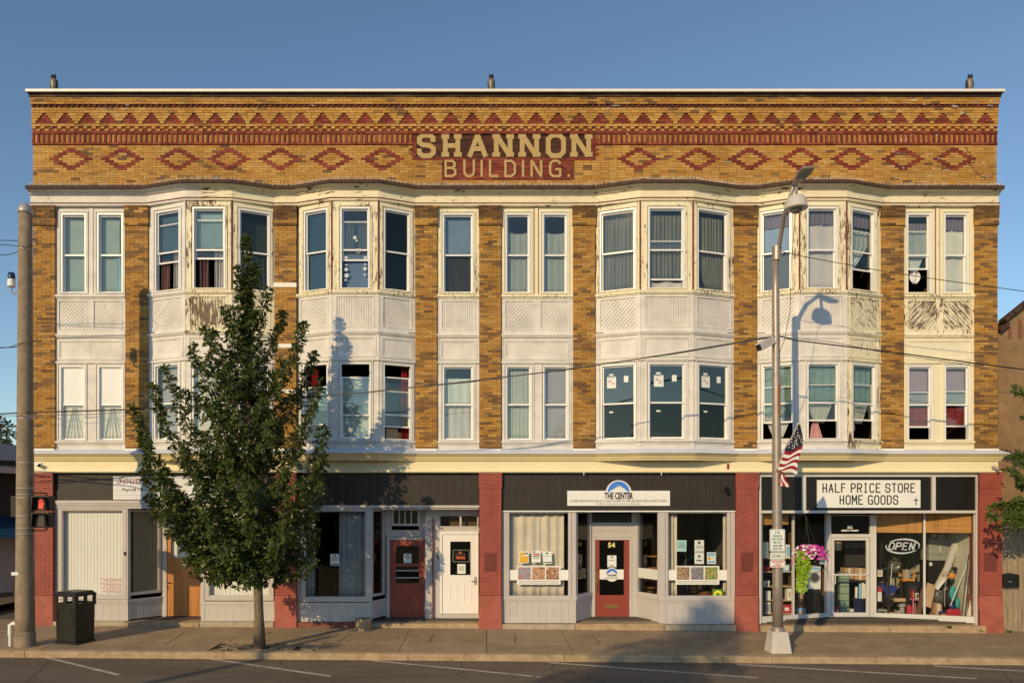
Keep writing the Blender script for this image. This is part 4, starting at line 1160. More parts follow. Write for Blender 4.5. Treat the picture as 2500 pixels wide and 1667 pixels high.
# ================================================================ shopfronts
YS = 0.12
zs = lambda py: PZ(py, YS)
def ux(px, Y=YS): return PX(px, Y)
def planks(F, u0, u1, z0, z1, w, pitch, mat, parent, th=.02, gap=.004, name='plank'):
    n = max(2, round((u1 - u0) / pitch)); p = (u1 - u0) / n
    for i in range(n):
        m = MB(); m.box(u0 + i * p + gap / 2, u0 + (i + 1) * p - gap / 2, w - th, w + R.uniform(-.0012, .0012), z0, z1, None, F); m.build(name, mat, parent)
def pane(F, u0, u1, z0, z1, w, mat, parent, name='pane'):
    m = MB(); m.quad(F(u0, w, z0), F(u1, w, z0), F(u1, w, z1), F(u0, w, z1)); return m.build(name, MT[mat], parent)
FS = Face((-30, YS), (30, YS))                    # shopfront plane; u = x + 30
U = lambda px: ux(px) + 30
def bulkhead(F, u0, u1, zt_, zb, mat='grey', pitch=.215, cap=True):
    m = MB(); m.box(u0, u1, -.1, -.022, zb, zt_, None, F)
    b = m.build('bulkhead', MT['grey_groove'], bld)
    planks(F, u0 + .002, u1 - .002, zb, zt_ - .07, 0.0, pitch, MT[mat], b)
    m = MB(); m.box(u0 - .01, u1 + .01, -.1, .03, zt_ - .07, zt_, None, F); m.box(u0, u1, -.1, .016, zt_ - .11, zt_ - .07, None, F); m.build('rail', MT[mat], b)
    return b
def shop_window(F, g0, g1, z0, z1, fr, glass='glass_clear', mat='grey', tb=None, tt=None, depth=.03):
    m = MB(); frame_rect(m, F, g0 - fr, g1 + fr, z0 - (fr if tb is None else tb), z1 + (fr if tt is None else tt), fr, -.1, .012, fr if tb is None else tb, fr if tt is None else tt)
    w = m.build('shop_window', MT[mat], bld)
    m = MB(); frame_rect(m, F, g0, g1, z0, z1, .018, -.06, -.004); m.build('glazing_bead', MT[mat], w)
    pane(F, g0 + .005, g1 - .005, z0 + .005, z1 - .005, -depth, glass, w)
    return w
def stone(x0, x1, y0, y1, z0, z1, name='stone_sill', mat='stone', bev=.012):
    m = MB(); n = 6
    m.box(x0, x1, y0, y1, z0, z1); return m.build(name, MT[mat], bld, merge=True, bevel=bev)

# ---------- first shop (blinds, wooden door 58)
m = MB(); m.box(U(131), U(671), -.06, .03, zs(1220.5), zs(1152), None, FS); m.build('sign_board', MT['dark'], bld)
m = MB(); m.box(U(132), U(671), -.1, .07, zs(1228), zs(1221), None, FS); m.box(U(132), U(671), -.1, .05, zs(1232), zs(1228), None, FS); m.box(U(133), U(671), -.1, .03, zs(1241), zs(1232), None, FS); m.build('head_moulding', MT['grey'], bld)
m = MB(); x = U(140)
while x < U(667): m.box(x, x + .022, .03, .04, zs(1237), zs(1234), None, FS); x += .04
m.build('dentil_strip', MT['grey'], bld)["kind"] = 'stuff'
shop_window(FS, U(151), U(300), zs(1452), zs(1245), .11, tt=.04)
m = MB(); m.box(U(301) + .09, U(313), -.18, .012, zs(1514), zs(1241), None, FS); m.build('corner_post', MT['grey'], bld); m = MB(); m.box(U(131), U(141), -.18, .012, zs(1514), zs(1241), None, FS); m.build('corner_post', MT['grey'], bld)
bulkhead(FS, U(133), U(312), zs(1463), zs(1514))
YD = 0.95
FD = Face((-30, YD), (30, YD)); UD = lambda px: PX(px, YD) + 30; zd = lambda py: PZ(py, YD)
fr1 = Face((ux(313), YS + .02), (PX(398, YD), YD))
shop_window(fr1, fr1.u(318), fr1.u(388), zs(1448), zs(1247), .06, tt=.03, glass='glass_dark')  # dark glass tint stands in for the shade inside the recess
bulkhead(fr1, 0.0, fr1.L, zs(1463), zs(1512), pitch=.14)
def door(F, uf, zf, a, b, py0, py1, mat, frame_mat, glass=None, gl='glass_clear', name='door', frame=(.09, .09)):
    """door leaf with stiles, rails, panels and an optional pane; glass = (a, b, y0, y1) in the picture"""
    d = T_part(name, F, uf((a + b) / 2), zf(py1))
    u0, u1, z0, z1 = uf(a), uf(b), zf(py1), zf(py0)
    m = MB()
    if glass:
        g0, g1, h1, h0 = uf(glass[0]), uf(glass[1]), zf(glass[2]), zf(glass[3])
        m.box(u0, g0, -.045, 0, z0, z1, None, F); m.box(g1, u1, -.045, 0, z0, z1, None, F)
        m.box(g0, g1, -.045, -.001, h1, z1, None, F); m.box(g0, g1, -.045, -.001, z0, h0, None, F)
        frame_rect(m, F, g0 - .02, g1 + .02, h0 - .02, h1 + .02, .022, -.01, .008)
    else: m.box(u0, u1, -.045, 0, z0, z1, None, F)
    m.build('leaf', MT[mat], d)
    if glass: pane(F, g0, g1, h0, h1, -.02, gl, d)
    m = MB()
    m.box(u0 - frame[0], u0 - .004, -.08, .03, z0, z1 + .08, None, F); m.box(u1 + .004, u1 + frame[1], -.08, .03, z0, z1 + .08, None, F)
    m.box(u0 - .004, u1 + .004, -.08, .029, z1 + .004, z1 + .08, None, F); m.build('door_frame', MT[frame_mat], d)
    return d, u0, u1, z0, z1
def T_part(name, F, u, z):
    return sub(name, bld)
def woodgrain(name, lo, hi, sc=(30, 30, 1.2)):
    m, nt, bs = new_mat(name)
    f = n_noise(nt, n_pos(nt, sc), 1.0, 5.0, .6, .4)
    nt.links.new(n_ramp(nt, f, [(.3, lo), (.7, hi)]), bs.inputs["Base Color"]); bs.inputs["Roughness"].default_value = .45
    return m
MT['oak'] = woodgrain("varnished_oak", C(178, 104, 42), C(220, 142, 66))
MT['grey_wood'] = woodgrain("weathered_planks", C(128, 104, 74), C(190, 160, 118), (40, 40, 2.0))
d58, u0, u1, z0, z1 = door(FD, UD, zd, 408, 490, 1295, 1503, 'oak', 'grey', (417, 481, 1302, 1361), frame=(.11, .03))
for a, b in ((417, 437), (440, 459), (462, 481)):
    planks(FD, UD(a), UD(b), zd(1494), zd(1377), .004, .07, MT['oak'], d58, .006, name='board')
m = MB(); frame_rect(m, FD, UD(414), UD(484), zd(1496), zd(1375), .03, 0, .010); m.build('moulding', MT['oak'], d58)
text_mb('58', .085, FD, UD(448), zd(1372.5), .011).build('number', MT['paper'], d58)
m = MB(); p = FD(UD(409.5), .0, zd(1422)); m.tube([p, (p[0], p[1] - .05, p[2]), (p[0] + .1, p[1] - .055, p[2] + .008)], .011, 6); m.ball((p[0], p[1] - .012, p[2] - .12), .028, .014, .028); m.build('handle', MT['dark_metal'], d58)
m = MB(); m.box(UD(396), UD(491), -.05, .02, zd(1293), zd(1284), None, FD); m.box(UD(394), UD(500), -.08, 0, zd(1284), zd(1238), None, FD); m.box(UD(491), UD(560), -.05, .02, zd(1505), zd(1238), None, FD); m.box(UD(396), UD(405), -.08, .02, zd(1505), zd(1293), None, FD)
m.build('door_surround', MT['grey'], bld)
m = MB(); m.box(ux(313), PX(492), .10, YD - .001, zs(1240), zs(1238.5)); m.build('entry_soffit', MT['grey'], bld)
stone(ux(309), ux(492), YS - .17, YD + .3, -.3, zd(1504) - .01, 'door_step', 'curb')
shop_window(FS, U(510), U(657), zs(1454), zs(1245), .12, tt=.04)
m = MB(); m.box(U(491), U(500), -.8, .012, zs(1515), zs(1241), None, FS); m.build('corner_post', MT['grey'], bld)
bulkhead(FS, U(491), U(670), zs(1467), zs(1515))
stone(ux(131), ux(312), -.02, .3, -.3, zs(1514.5)); stone(ux(490), ux(671), -.02, .3, -.3, zs(1515.5))
m = MB(); m.box(UD(416), UD(482), -.09, -.085, zd(1363), zd(1301), None, FD); tag(m.build('roller_shade', MT['paper']), 'pale shade behind the pane of the wooden door', 'shade')
# air conditioner over door 58
ac = T('air_conditioner', 'window air conditioner above the varnished wooden door', 'air conditioner', (PX(428, .8), .8, zd(1282)))
m = MB(); m.box(PX(406, .75), PX(456, .75), .62, 1.1, zd(1282), zd(1262)); m.build('case', MT['vinyl'], ac, bevel=.01)
m = MB()
for i in range(7): m.box(PX(414, .7), PX(450, .7), .61, .625, zd(1279) + i * .026, zd(1279) + i * .026 + .012)
m.build('grille', MT['dark_metal'], ac)
# vertical blinds
MT['blind'] = plain("blind_slat", C(252, 242, 215), .6, .03, 3, 0)
def vblind(label, px0, px1, py0, py1, Y, pitch, name='vertical_blind'):
    t = T(name, label, 'blind', (PX((px0 + px1) / 2, Y), Y, PZ(py1, Y)), 'vertical blinds of the first shop')
    x0, x1 = PX(px0, Y), PX(px1, Y); n = round((x1 - x0) / pitch); p = (x1 - x0) / n
    for i in range(n):
        c = Vector((x0 + (i + .5) * p, Y, (PZ(py0, Y) + PZ(py1, Y)) / 2)); a = -R.uniform(.03, .09)
        m = MB(); m.obox(c, Vector((math.cos(a), math.sin(a), 0)) * p * .49, (-math.sin(a) * .0015, math.cos(a) * .0015, 0), (0, 0, (PZ(py0, Y) - PZ(py1, Y)) / 2)); m.build('slat', MT['blind'], t)
    m = MB(); m.box(x0, x1, Y - .03, Y + .03, PZ(py0, Y) - .0, PZ(py0, Y) + .04); m.build('head_rail', MT['vinyl'], t)
vblind('cream vertical blind filling the window beside the trash can', 150, 302, 1240, 1456, .26, .085)
vblind('cream vertical blind in the window behind the tree trunk', 508, 660, 1240, 1458, .26, .12)
vb = Face((ux(314) + .03, YS + .20), (PX(392, YD) + .1, YD + .1))
t = T('vertical_blind', 'shaded vertical blind in the angled pane beside the wooden door', 'blind', vb(.3, 0, zs(1450)), 'vertical blinds of the first shop')
for i in range(12):
    m = MB(); m.box(i * vb.L / 12 + .004, (i + 1) * vb.L / 12 - .004, -.002, .002, zs(1450), zs(1245), None, vb); m.build('slat', MT['blind'], t)
text_parent = T('window_lettering', 'red painted lettering low on the shop window beside the trash can', 'lettering', FS(U(270), 0, zs(1450)))
for s, py, h, shr in (('Tessen Properties', 1415.5, .062, .3), ('& Rental Solutions', 1426.5, .062, .3), ('(631) 774-2378', 1436.5, .058, 0), ('(607) 768-5356', 1445, .058, 0)):
    text_mb(s, h, FS, U(270), zs(py), -.026, width=.58 if shr else .5, shear=shr).build('text_line', MT['red_ink'], text_parent)
MT['southern'] = plain("sign_boards_white", C(240, 226, 205), .6, .08, 3, .1, 20)
sg = T('shop_sign', 'white plank sign with red script lettering behind the tree crown', 'sign', FS(U(400), .05, zs(1219)))
for i in range(5):
    a, b = zs(1219) + i * .122, zs(1219) + (i + 1) * .122 - .003
    m = MB(); m.box(U(278.5), U(548), .031, .05, a, b, None, FS); m.build('plank', MT['southern'], sg)
text_mb('Southern', .19, FS, U(286), zs(1180), .052, align='LEFT', shear=.38, width=1.15).build('script', plain("faded_red_script", C(170, 78, 66), .6, .1, 3, 0), sg)
MT['dark_ink'] = plain("grey_ink", (.08, .07, .065), .6, .1, 3, 0)
for w_, u_, wd_ in (('Payroll', 299, .37), ('\u2022', 337, .03), ('Bookkeeping', 343.5, .77)): text_mb(w_, .095, FS, U(u_), zs(1198.5), .052, align='LEFT', shear=.2, width=wd_).build('wording', MT['dark_ink'], sg)
text_mb('(607)', .10, FS, U(361), zs(1215), .052, align='LEFT', shear=.2).build('wording', MT['dark_ink'], sg)
m = MB(); m.box(U(303.5), U(308), .012, .03, zs(1355), zs(1346), None, FS); tag(m.build('door_bell', MT['dark_metal']), 'small bell box on the grey post beside the wooden door', 'bell')

# ---------- second shop (dark window, red door, white door 56)
ZT2 = zs(1233)
b = sub('plank_fascia', bld); m = MB(); m.box(U(725), U(1170), -.08, .005, ZT2, zs(1153), None, FS); m.build('backing', MT['black'], b)
planks(FS, U(725), U(1170), ZT2, zs(1153), .03, .215, MT['dark'], b)
m = MB(); m.box(U(725), U(1170), -.1, .05, zs(1239), ZT2, None, FS); m.box(U(725), U(1168), -.1, .03, zs(1243), zs(1239), None, FS); m.build('head_moulding', MT['grey'], bld)
shop_window(FS, U(745), U(893), zs(1457), zs(1247), .12, tt=.04, depth=.04)
m = MB(); m.box(U(895) + .1, U(908), -.15, .012, zs(1516), zs(1243), None, FS); m.build('corner_post', MT['grey'], bld); m = MB(); m.box(U(725), U(733), -.15, .012, zs(1516), zs(1243), None, FS); m.build('corner_post', MT['grey'], bld)
bulkhead(FS, U(727), U(908), zs(1470), zs(1516.5))
YE = .8; FE = Face((-30, YE), (30, YE)); UE = lambda px: PX(px, YE) + 30; ze = lambda py: PZ(py, YE)
fr2 = Face((ux(908), YS + .02), (PX(944, YE), YE))
shop_window(fr2, fr2.u(910.5), fr2.u(936), zs(1452), zs(1247), .05, glass='glass_dark', tt=.03)
bulkhead(fr2, 0, fr2.L, zs(1466), zs(1510), pitch=.2)
dr, u0, u1, z0, z1 = door(FE, UE, ze, 952, 1037, 1317, 1508, 'red_door', 'grey', (966, 1023, 1332, 1423), gl='glass_dark')
for py in (1392, 1409.5): m = MB(); m.box(UE(966), UE(1023), -.015, .012, ze(py + 1.4), ze(py - 1.4), None, FE); m.build('push_bar', MT['steel'], dr)
m = MB(); m.box(UE(964), UE(1025), -.018, .010, ze(1381.5), ze(1375), None, FE); m.build('mid_rail', MT['red_door'], dr)
m = MB(); p = FE(UE(1035), .02, ze(1420)); m.tube([(p[0], p[1], p[2] - .09), (p[0], p[1] - .05, p[2] - .07), (p[0], p[1] - .05, p[2] + .07), (p[0], p[1], p[2] + .09)], .012, 6); m.build('handle', MT['steel'], dr)
m = MB(); m.box(UE(940), UE(950) - .10, -.08, .02, ze(1510), ze(1243), None, FE)
m.box(UE(940), UE(956), -.06, 0, ze(1297), ze(1238), None, FE); m.box(UE(1023), UE(1052), -.06, 0, ze(1297), ze(1238), None, FE)
m.box(UE(940), UE(1052), -.06, .01, ze(1309), ze(1293), None, FE); m.box(UE(1038) + .09, UE(1052), -.06, .03, ze(1510), ze(1309), None, FE)
m.build('door_surround', MT['grey'], bld)
tw = sub('transom_window', bld); m = MB(); frame_rect(m, FE, UE(956), UE(1025), ze(1283), ze(1240), .06, -.06, .04); m.build('frame', MT['alu'], tw)
pane(FE, UE(960), UE(1022), ze(1279), ze(1244), -.02, 'glass_dark', tw)
for px in (975, 989, 1004): m = MB(); m.box(UE(px) - .018, UE(px) + .018, -.015, .03, ze(1279), ze(1244), None, FE); m.build('bar', MT['alu'], tw)
YF = .55; FF = Face((-30, YF), (30, YF)); UF = lambda px: PX(px, YF) + 30; zf = lambda py: PZ(py, YF)
dw, u0, u1, z0, z1 = door(FF, UF, zf, 1080, 1167, 1304, 1497, 'vinyl', 'vinyl', (1099, 1149, 1321, 1403), gl='glass_clear', frame=(.06, .012))
for a, b in ((1097, 1117), (1131, 1151)):
    m = MB(); frame_rect(m, FF, UF(a), UF(b), zf(1472), zf(1425), .03, 0, .008); m.build('panel', MT['vinyl'], dw)
m = MB(); m.box(UF(1158), UF(1164), 0, .012, zf(1427), zf(1407), None, FF); p = FF(UF(1161), .012, zf(1417)); m.tube([p, (p[0], p[1] - .05, p[2]), (p[0] - .12, p[1] - .055, p[2])], .012, 6); m.build('handle', MT['steel'], dw)
m = MB(); m.box(UF(1058), UF(1075), -.06, 0.0, zf(1508), zf(1286), None, FF); m.box(UF(1075), UF(1170), -.06, 0, zf(1297), zf(1287), None, FF); m.box(UF(1058), UF(1075), -.06, -.002, zf(1286), zf(1243), None, FF)
m.box(UF(1075), UF(1170), -.07, .03, zf(1508), zf(1498), None, FF); m.box(UF(1058), UF(1170), -.06, -.004, zf(1256), zf(1240), None, FF)
m.build('door_surround', MT['grey'], bld)
tw = sub('transom_window', bld); m = MB(); frame_rect(m, FF, UF(1064), UF(1168), zf(1287), zf(1256), .035, -.05, .01); m.box(UF(1122), UF(1127), -.05, .01, zf(1287), zf(1256), None, FF); m.build('frame', MT['grey'], tw)
pane(FF, UF(1066), UF(1166), zf(1285), zf(1258), -.025, 'glass_dark', tw)
m = MB(); m.box(UF(1096), UF(1122), -.3, -.28, zf(1286), zf(1262), None, FF); m.box(UF(1128), UF(1165), -.3, -.28, zf(1286), zf(1262), None, FF); m.build('cardboard_backing', MT['card'], tw)
m = MB(); m.box(PX(1055, .45), PX(1058, .45), .46, .50, zf(1508), zf(1265)); m.build('divider_post', MT['rust_wood'], bld)
m = MB(); m.box(PX(1040, .7), PX(1060, .7), YF - .02, YE, zf(1508), zf(1243)); m.build('divider_wall', MT['grey'], bld)
n56 = sub('house_number', bld)
for ch, py in (('5', 1348), ('6', 1364)): text_mb(ch, .145, FF, UF(1068.5), zf(py), .003).build('numeral', MT['ink'], n56)
m = MB(); m.box(ux(908), ux(1171), .08, YE - .001, zs(1240.5), zs(1239)); m.build('entry_soffit', MT['dark'], bld)
stone(ux(900), ux(1171), YS - .1, YE + .3, -.3, ze(1510) - .004, 'door_step', 'curb')
MT['red_rubble'] = plain("red_rubble_base", C(140, 80, 60), .9, .5, 14, .5, 30)
m = MB(); m.box(ux(727), ux(908), .02, .3, -.3, zs(1517)); m.build('rubble_base', MT['red_rubble'], bld)
cm('lace', C(196, 192, 176), lace=.3)
def drape(label, px0, px1, py0, py1, Y, mat, amp=.03, waves=5, name='curtain', taper=None, cols=60, group='shop curtains'):
    F = Face((-30, Y), (30, Y)); u0, u1 = PX(px0, Y) + 30, PX(px1, Y) + 30
    o = cloth(F, u0, u1, PZ(py1, Y), PZ(py0, Y), mat, name, label, 'curtain', amp=amp, waves=waves, w=0, taper=taper, cols=cols)
    o["group"] = group; return o
drape('grey lace curtain on the left of the dark shop window', 744, 770, 1245, 1456, .34, CM['lace'], waves=3)
drape('wide grey lace curtain on the right of the dark shop window', 828, 896, 1245, 1456, .36, CM['lace'], waves=5)
drape('faded red drape behind the narrow angled pane', 912, 926, 1247, 1450, .9, cm('maroon', C(120, 60, 50)), waves=3)
def notice(label, F, u, z, w, h, out, tilt=0.0, mat='paper', blocks=(), name='notice', group='paper notices in the shop windows', cat='notice'):
    t = T(name, label, cat, F(u, out, z - h / 2), group)
    def pt(a, b):
        return (u + a * w / 2 * math.cos(tilt) - b * h / 2 * math.sin(tilt), z + a * w / 2 * math.sin(tilt) + b * h / 2 * math.cos(tilt))
    m = MB(); m.prism([pt(-1, -1), pt(1, -1), pt(1, 1), pt(-1, 1)], out, out + .002, F); m.build('sheet', MT[mat], t)
    for k, (a0, a1, b0, b1, mt) in enumerate(blocks):
        m = MB(); m.prism([pt(a0, b0), pt(a1, b0), pt(a1, b1), pt(a0, b1)], out + .002, out + .0032 + .0003 * k, F); m.build('print', MT[mt], t)
    return t
TXT = [(-.7, .7, .55 - .16 * i, .60 - .16 * i, 'dark_ink') for i in range(7)]
LOGO = [(-.25, .25, .6, .85, 'dark_ink')]
notice('white notice taped inside the dark shop window', FS, U(816.5), zs(1366), .23, .31, -.036, blocks=LOGO + [(-.9, .9, -.9, -.72, 'ink')] + TXT[1:5])
notice('white notice behind the pane of the shaded red door', FE, UE(995), ze(1363), .21, .27, -.018, blocks=LOGO + [(-.9, .9, -.95, -.8, 'ink')] + TXT[1:5])
MT['orange_ink'] = plain("orange_ink", C(235, 96, 40), .5, .05, 3, 0)
nt_ = notice('black and orange no trespassing sign on the white door', FF, UF(1124), zf(1357), .27, .19, -.016, mat='ink', name='door_sign', cat='sign')
text_mb('NO', .06, FF, UF(1124), zf(1351), -.012, width=.08, bold=.004).build('wording', MT['orange_ink'], nt_)
text_mb('TRESPASSING', .065, FF, UF(1124), zf(1363.5), -.012, width=.25, bold=.004).build('wording', MT['orange_ink'], nt_)
MT['greenish'] = plain("dull_green_board", (.10, .12, .10), .7, .2)
m = MB(); frame_rect(m, FF, UF(1105), UF(1147), zf(1372), zf(1341), .03, -.016, -.013); m.build('border', MT['greenish'], nt_)
notice('white paper below the no trespassing sign', FF, UF(1126.5), zf(1388), .22, .26, -.017, blocks=TXT)

# ---------- third shop (red door 54, wide sign)
ZT3 = zs(1246)
b = sub('plank_fascia', bld); m = MB(); m.box(U(1225.5), U(1796.5), -.08, .005, ZT3, zs(1153), None, FS); m.build('backing', MT['black'], b)
planks(FS, U(1225.5), U(1796.5), ZT3, zs(1153), .03, .20, MT['dark'], b)
m = MB(); m.box(U(1226), U(1796), -.1, .045, zs(1249), ZT3, None, FS); m.build('head_moulding', MT['vinyl'], bld)
shop_window(FS, U(1242), U(1389), zs(1455), zs(1250), .06, tb=.03, tt=.012, depth=.05)
shop_window(FS, U(1630), U(1777), zs(1455), zs(1250), .06, tb=.03, tt=.012, depth=.05)
for a, c in ((1226, 1241.5), (1390, 1406), (1608, 1629), (1778, 1796)):
    m = MB(); m.box(U(a) + (.06 if a in (1390, 1778) else 0), U(c) - (.06 if a in (1226, 1608) else 0), -.16, .012, zs(1520), zs(1249), None, FS); m.build('corner_post', MT['grey'], bld)
bulkhead(FS, U(1226.5), U(1407), zs(1457), zs(1520), pitch=.2); bulkhead(FS, U(1608), U(1796.5), zs(1458), zs(1522), pitch=.2)
Y5 = .95; F5 = Face((-30, Y5), (30, Y5)); U5 = lambda px: PX(px, Y5) + 30; z5 = lambda py: PZ(py, Y5)
fl = Face((ux(1407), YS + .02), (PX(1445, Y5), Y5)); frr = Face((PX(1552, Y5), Y5), (ux(1608), YS + .02))
shop_window(fl, fl.u(1409.5), fl.u(1442), zs(1453), zs(1251), .04, tt=.012)
shop_window(frr, frr.u(1555), frr.u(1606), zs(1453), zs(1251), .04, tt=.012)
bulkhead(fl, 0, fl.L, zs(1456), zs(1516), pitch=.2); bulkhead(frr, 0, frr.L, zs(1456), zs(1518), pitch=.085)
d54, u0, u1, z0, z1 = door(F5, U5, z5, 1453, 1536, 1317.5, 1507, 'red_door', 'grey', (1463, 1523.5, 1318.5, 1452), gl='glass_clear', frame=(.09, .07))
m = MB(); frame_rect(m, F5, U5(1463.5), U5(1525), z5(1489), z5(1468.5), .02, 0, .008); m.build('panel', MT['red_door'], d54)
m = MB(); m.box(U5(1479), U5(1508), 0, .012, z5(1484), z5(1475), None, F5); m.build('letter_slot', MT['brass'], d54)
m = MB(); p = F5(U5(1456.5), 0, z5(1425)); m.tube([(p[0], p[1], p[2] - .2), (p[0], p[1] - .05, p[2] - .16), (p[0], p[1] - .05, p[2] + .02), (p[0], p[1], p[2] + .05)], .013, 6); m.box(U5(1454.5), U5(1458.5), 0, .01, z5(1440), z5(1395), None, F5); m.ball((p[0], p[1] - .03, z5(1387)), .03, .03, .03); m.build('handle', MT['brass'], d54)
text_mb('54', .135, F5, U5(1493), z5(1335.5), -.014, bold=.006, width=.2).build('number', plain("gold_leaf", C(250, 226, 130), .5, .05, 3, 0), d54)
m = MB(); m.box(U5(1443), U5(1453) - .085, -.06, .012, z5(1510), z5(1250), None, F5); m.box(U5(1536) + .07, U5(1553), -.06, .012, z5(1510), z5(1250), None, F5)
m.box(U5(1443), U5(1553), -.06, .004, z5(1310), z5(1275), None, F5); m.box(U5(1447), U5(1549), .004, .02, z5(1296), z5(1292), None, F5)
m.build('door_surround', MT['grey'], bld)
m = MB(); m.box(U5(1443), U5(1553), -.06, .002, z5(1275), z5(1238), None, F5); m.build('transom_board', MT['dark'], bld)
m = MB(); m.box(ux(1404), ux(1610), .08, Y5 - .001, zs(1249), zs(1247)); m.build('entry_soffit', MT['dark'], bld)
stone(ux(1403), ux(1618), YS - .16, Y5 + .3, -.35, z5(1508) - .004, 'door_step', 'curb')
stone(ux(1226), ux(1402), -.0, .3, -.35, zs(1521.5)); stone(ux(1619), ux(1796), -.0, .3, -.35, zs(1523))
# its sign
ct = T('shop_sign', 'long white sign with a blue mountain emblem over the red door', 'sign', FS(U(1509.5), .05, zs(1234)))
cu, cz, cr = U(1509.5), zs(1203.5), 31.5 / 92.45
m = MB(); m.box(U(1384.5), U(1634.5), .034, .052, zs(1234), zs(1197.5), None, FS); m.build('board', MT['sign_white'], ct)
m = MB(); m.prism([(cu + cr * math.cos(a), cz + cr * math.sin(a)) for a in [math.pi * (i / 28 * 1.2 - .1) for i in range(29)]], .034, .0505, FS); m.build('arch', MT['sign_white'], ct)
MT['emblem_blue'] = plain("emblem_blue", C(76, 130, 205), .5, .04, 3, 0)
def emblem(F, cu, cz, r, out, parent):
    m = MB(); m.prism([(cu + r * math.cos(a), cz + r * math.sin(a)) for a in [math.pi * i / 24 for i in range(25)]], out, out + .0012, F); m.build('emblem_sky', MT['emblem_blue'], parent)
    prof = [(-.92, .02), (-.62, .22), (-.42, .3), (-.28, .42), (-.16, .46), (0, .66), (.10, .52), (.2, .56), (.36, .36), (.46, .40), (.66, .18), (.94, .02)]
    m = MB(); m.prism([(cu + r * a, cz + r * b) for a, b in prof], out + .0012, out + .0022, F); m.build('emblem_mountain', MT['sign_white'], parent)
    m = MB()
    for a, b, c, d in ((0, .62, -.08, .35), (-.08, .35, .06, .3), (.06, .5, .14, .3), (.3, .34, .42, .14), (-.4, .28, -.3, .1)):
        m.prism([(cu + r * a, cz + r * b), (cu + r * (a + .05), cz + r * (b - .04)), (cu + r * c, cz + r * d)], out + .0022, out + .003, F)
    m.build('emblem_lines', MT['dark_ink'], parent)
emblem(FS, cu, zs(1201), 26.5 / 92.45, .053, ct)
text_mb('THE CENTER', .165, FS, cu, zs(1217), .0535, width=.75, bold=.008).build('wording', MT['ink'], ct)
text_mb('A SAFE SPACE FOR ADULTS AND HOME TO AIR ADVENTURES IN RECOVERY', .066, FS, cu, zs(1225.2), .053, width=2.56).build('wording', MT['dark_ink'], ct)
text_mb('54 LIBERTY STREET, BATH, NEW YORK   607-622-4104', .036, FS, cu, zs(1231.2), .053, width=1.16).build('wording', MT['dark_ink'], ct)
# curtains, banners and papers of the third shop
cm('damask', C(250, 224, 184), lace=.14)
drape('cream lace curtain pair filling the window left of the red door', 1242, 1317, 1251, 1458, .34, CM['damask'], amp=.022, waves=3)
drape('cream lace curtain overlapping its pair left of the red door', 1316, 1377, 1251, 1458, .33, CM['damask'], amp=.022, waves=3)
drape('cream lace drape at the left side of the flower poster window', 1630, 1652, 1251, 1458, .36, CM['damask'], amp=.03, waves=2)
drape('cream lace drape at the right side of the flower poster window', 1766, 1779, 1251, 1458, .36, CM['damask'], amp=.03, waves=2)
drape('cream drape behind the angled pane right of the red door', 1556, 1568, 1256, 1456, 1.3, CM['damask'], amp=.03, waves=2)
MT['photo_a'] = photo_mat("photo_hands", [(.3, (.03, .04, .06)), (.45, (.65, .25, .22)), (.55, (.1, .35, .5)), (.68, (.75, .55, .5))], 14)
MT['photo_b'] = photo_mat("photo_sunset", [(.35, (.05, .05, .06)), (.5, (.55, .3, .2)), (.6, (.7, .45, .25)), (.7, (.5, .5, .6))], 7, (1, 1, 4))
MT['photo_c'] = photo_mat("photo_room", [(.35, (.06, .03, .02)), (.5, (.45, .22, .12)), (.62, (.7, .6, .5))], 16)
MT['photo_d'] = photo_mat("photo_bridge", [(.35, (.05, .04, .03)), (.5, (.35, .22, .12)), (.65, (.6, .5, .4))], 15)
MT['photo_e'] = photo_mat("photo_woods", [(.35, (.04, .04, .05)), (.55, (.3, .28, .33)), (.7, (.6, .6, .65))], 18)
MT['photo_f'] = photo_mat("photo_park", [(.35, (.03, .07, .02)), (.5, (.2, .4, .1)), (.6, (.7, .25, .15)), (.7, (.4, .6, .7))], 12)
MT['banner'] = plain("banner_white", C(252, 242, 226), .5, .03, 2, 0)
for lab, s0, s1, c0, c1, ph in (('photo banner across the window left of the red door', 1241.5, 1389.5, 1262, 1369, 'abc'), ('photo banner across the flower poster window', 1629.5, 1777.5, 1650, 1757, 'def')):
    t = T('photo_banner', 'white ' + lab, 'banner', FS(U((s0 + s1) / 2), -.04, zs(1426)), 'photo banners of the third shop')
    m = MB(); m.box(U(s0), U(s1), -.047, -.044, zs(1416), zs(1391), None, FS); m.build('band', MT['banner'], t)
    m = MB(); m.box(U(c0), U(c1), -.044, -.036, zs(1426.5), zs(1381), None, FS); m.build('panel', MT['banner'], t)
    w = (c1 - c0)
    for k, ch in enumerate(ph):
        a = c0 + 3 + k * (w - 4) / 3
        m = MB(); m.box(U(a), U(a + (w - 4) / 3 - 3), -.0365, -.0345, zs(1414.5), zs(1384), None, FS); m.build('photograph', MT['photo_' + ch], t)
    for py in (1419, 1422.5): m = MB(); m.box(U(c0 + 5), U(c1 - 5), -.0365, -.035, zs(py + .5), zs(py - .5), None, FS); m.build('caption', MT['dark_ink'], t)
t = T('photo_banner', 'white band with the mountain emblem across the red door pane', 'banner', F5(U5(1493), -.012, z5(1418)), 'photo banners of the third shop')
m = MB(); m.box(U5(1463.5), U5(1523), -.016, -.0135, z5(1413.5), z5(1389.5), None, F5); m.build('band', MT['banner'], t)
m = MB(); m.prism([(U5(1494) + .19 * math.cos(a), z5(1402) + .19 * math.sin(a)) for a in [i * math.pi / 14 for i in range(28)]], -.0135, -.011, F5); m.build('panel', MT['banner'], t)
emblem(F5, U5(1494), z5(1401), .155, -.0108, t)
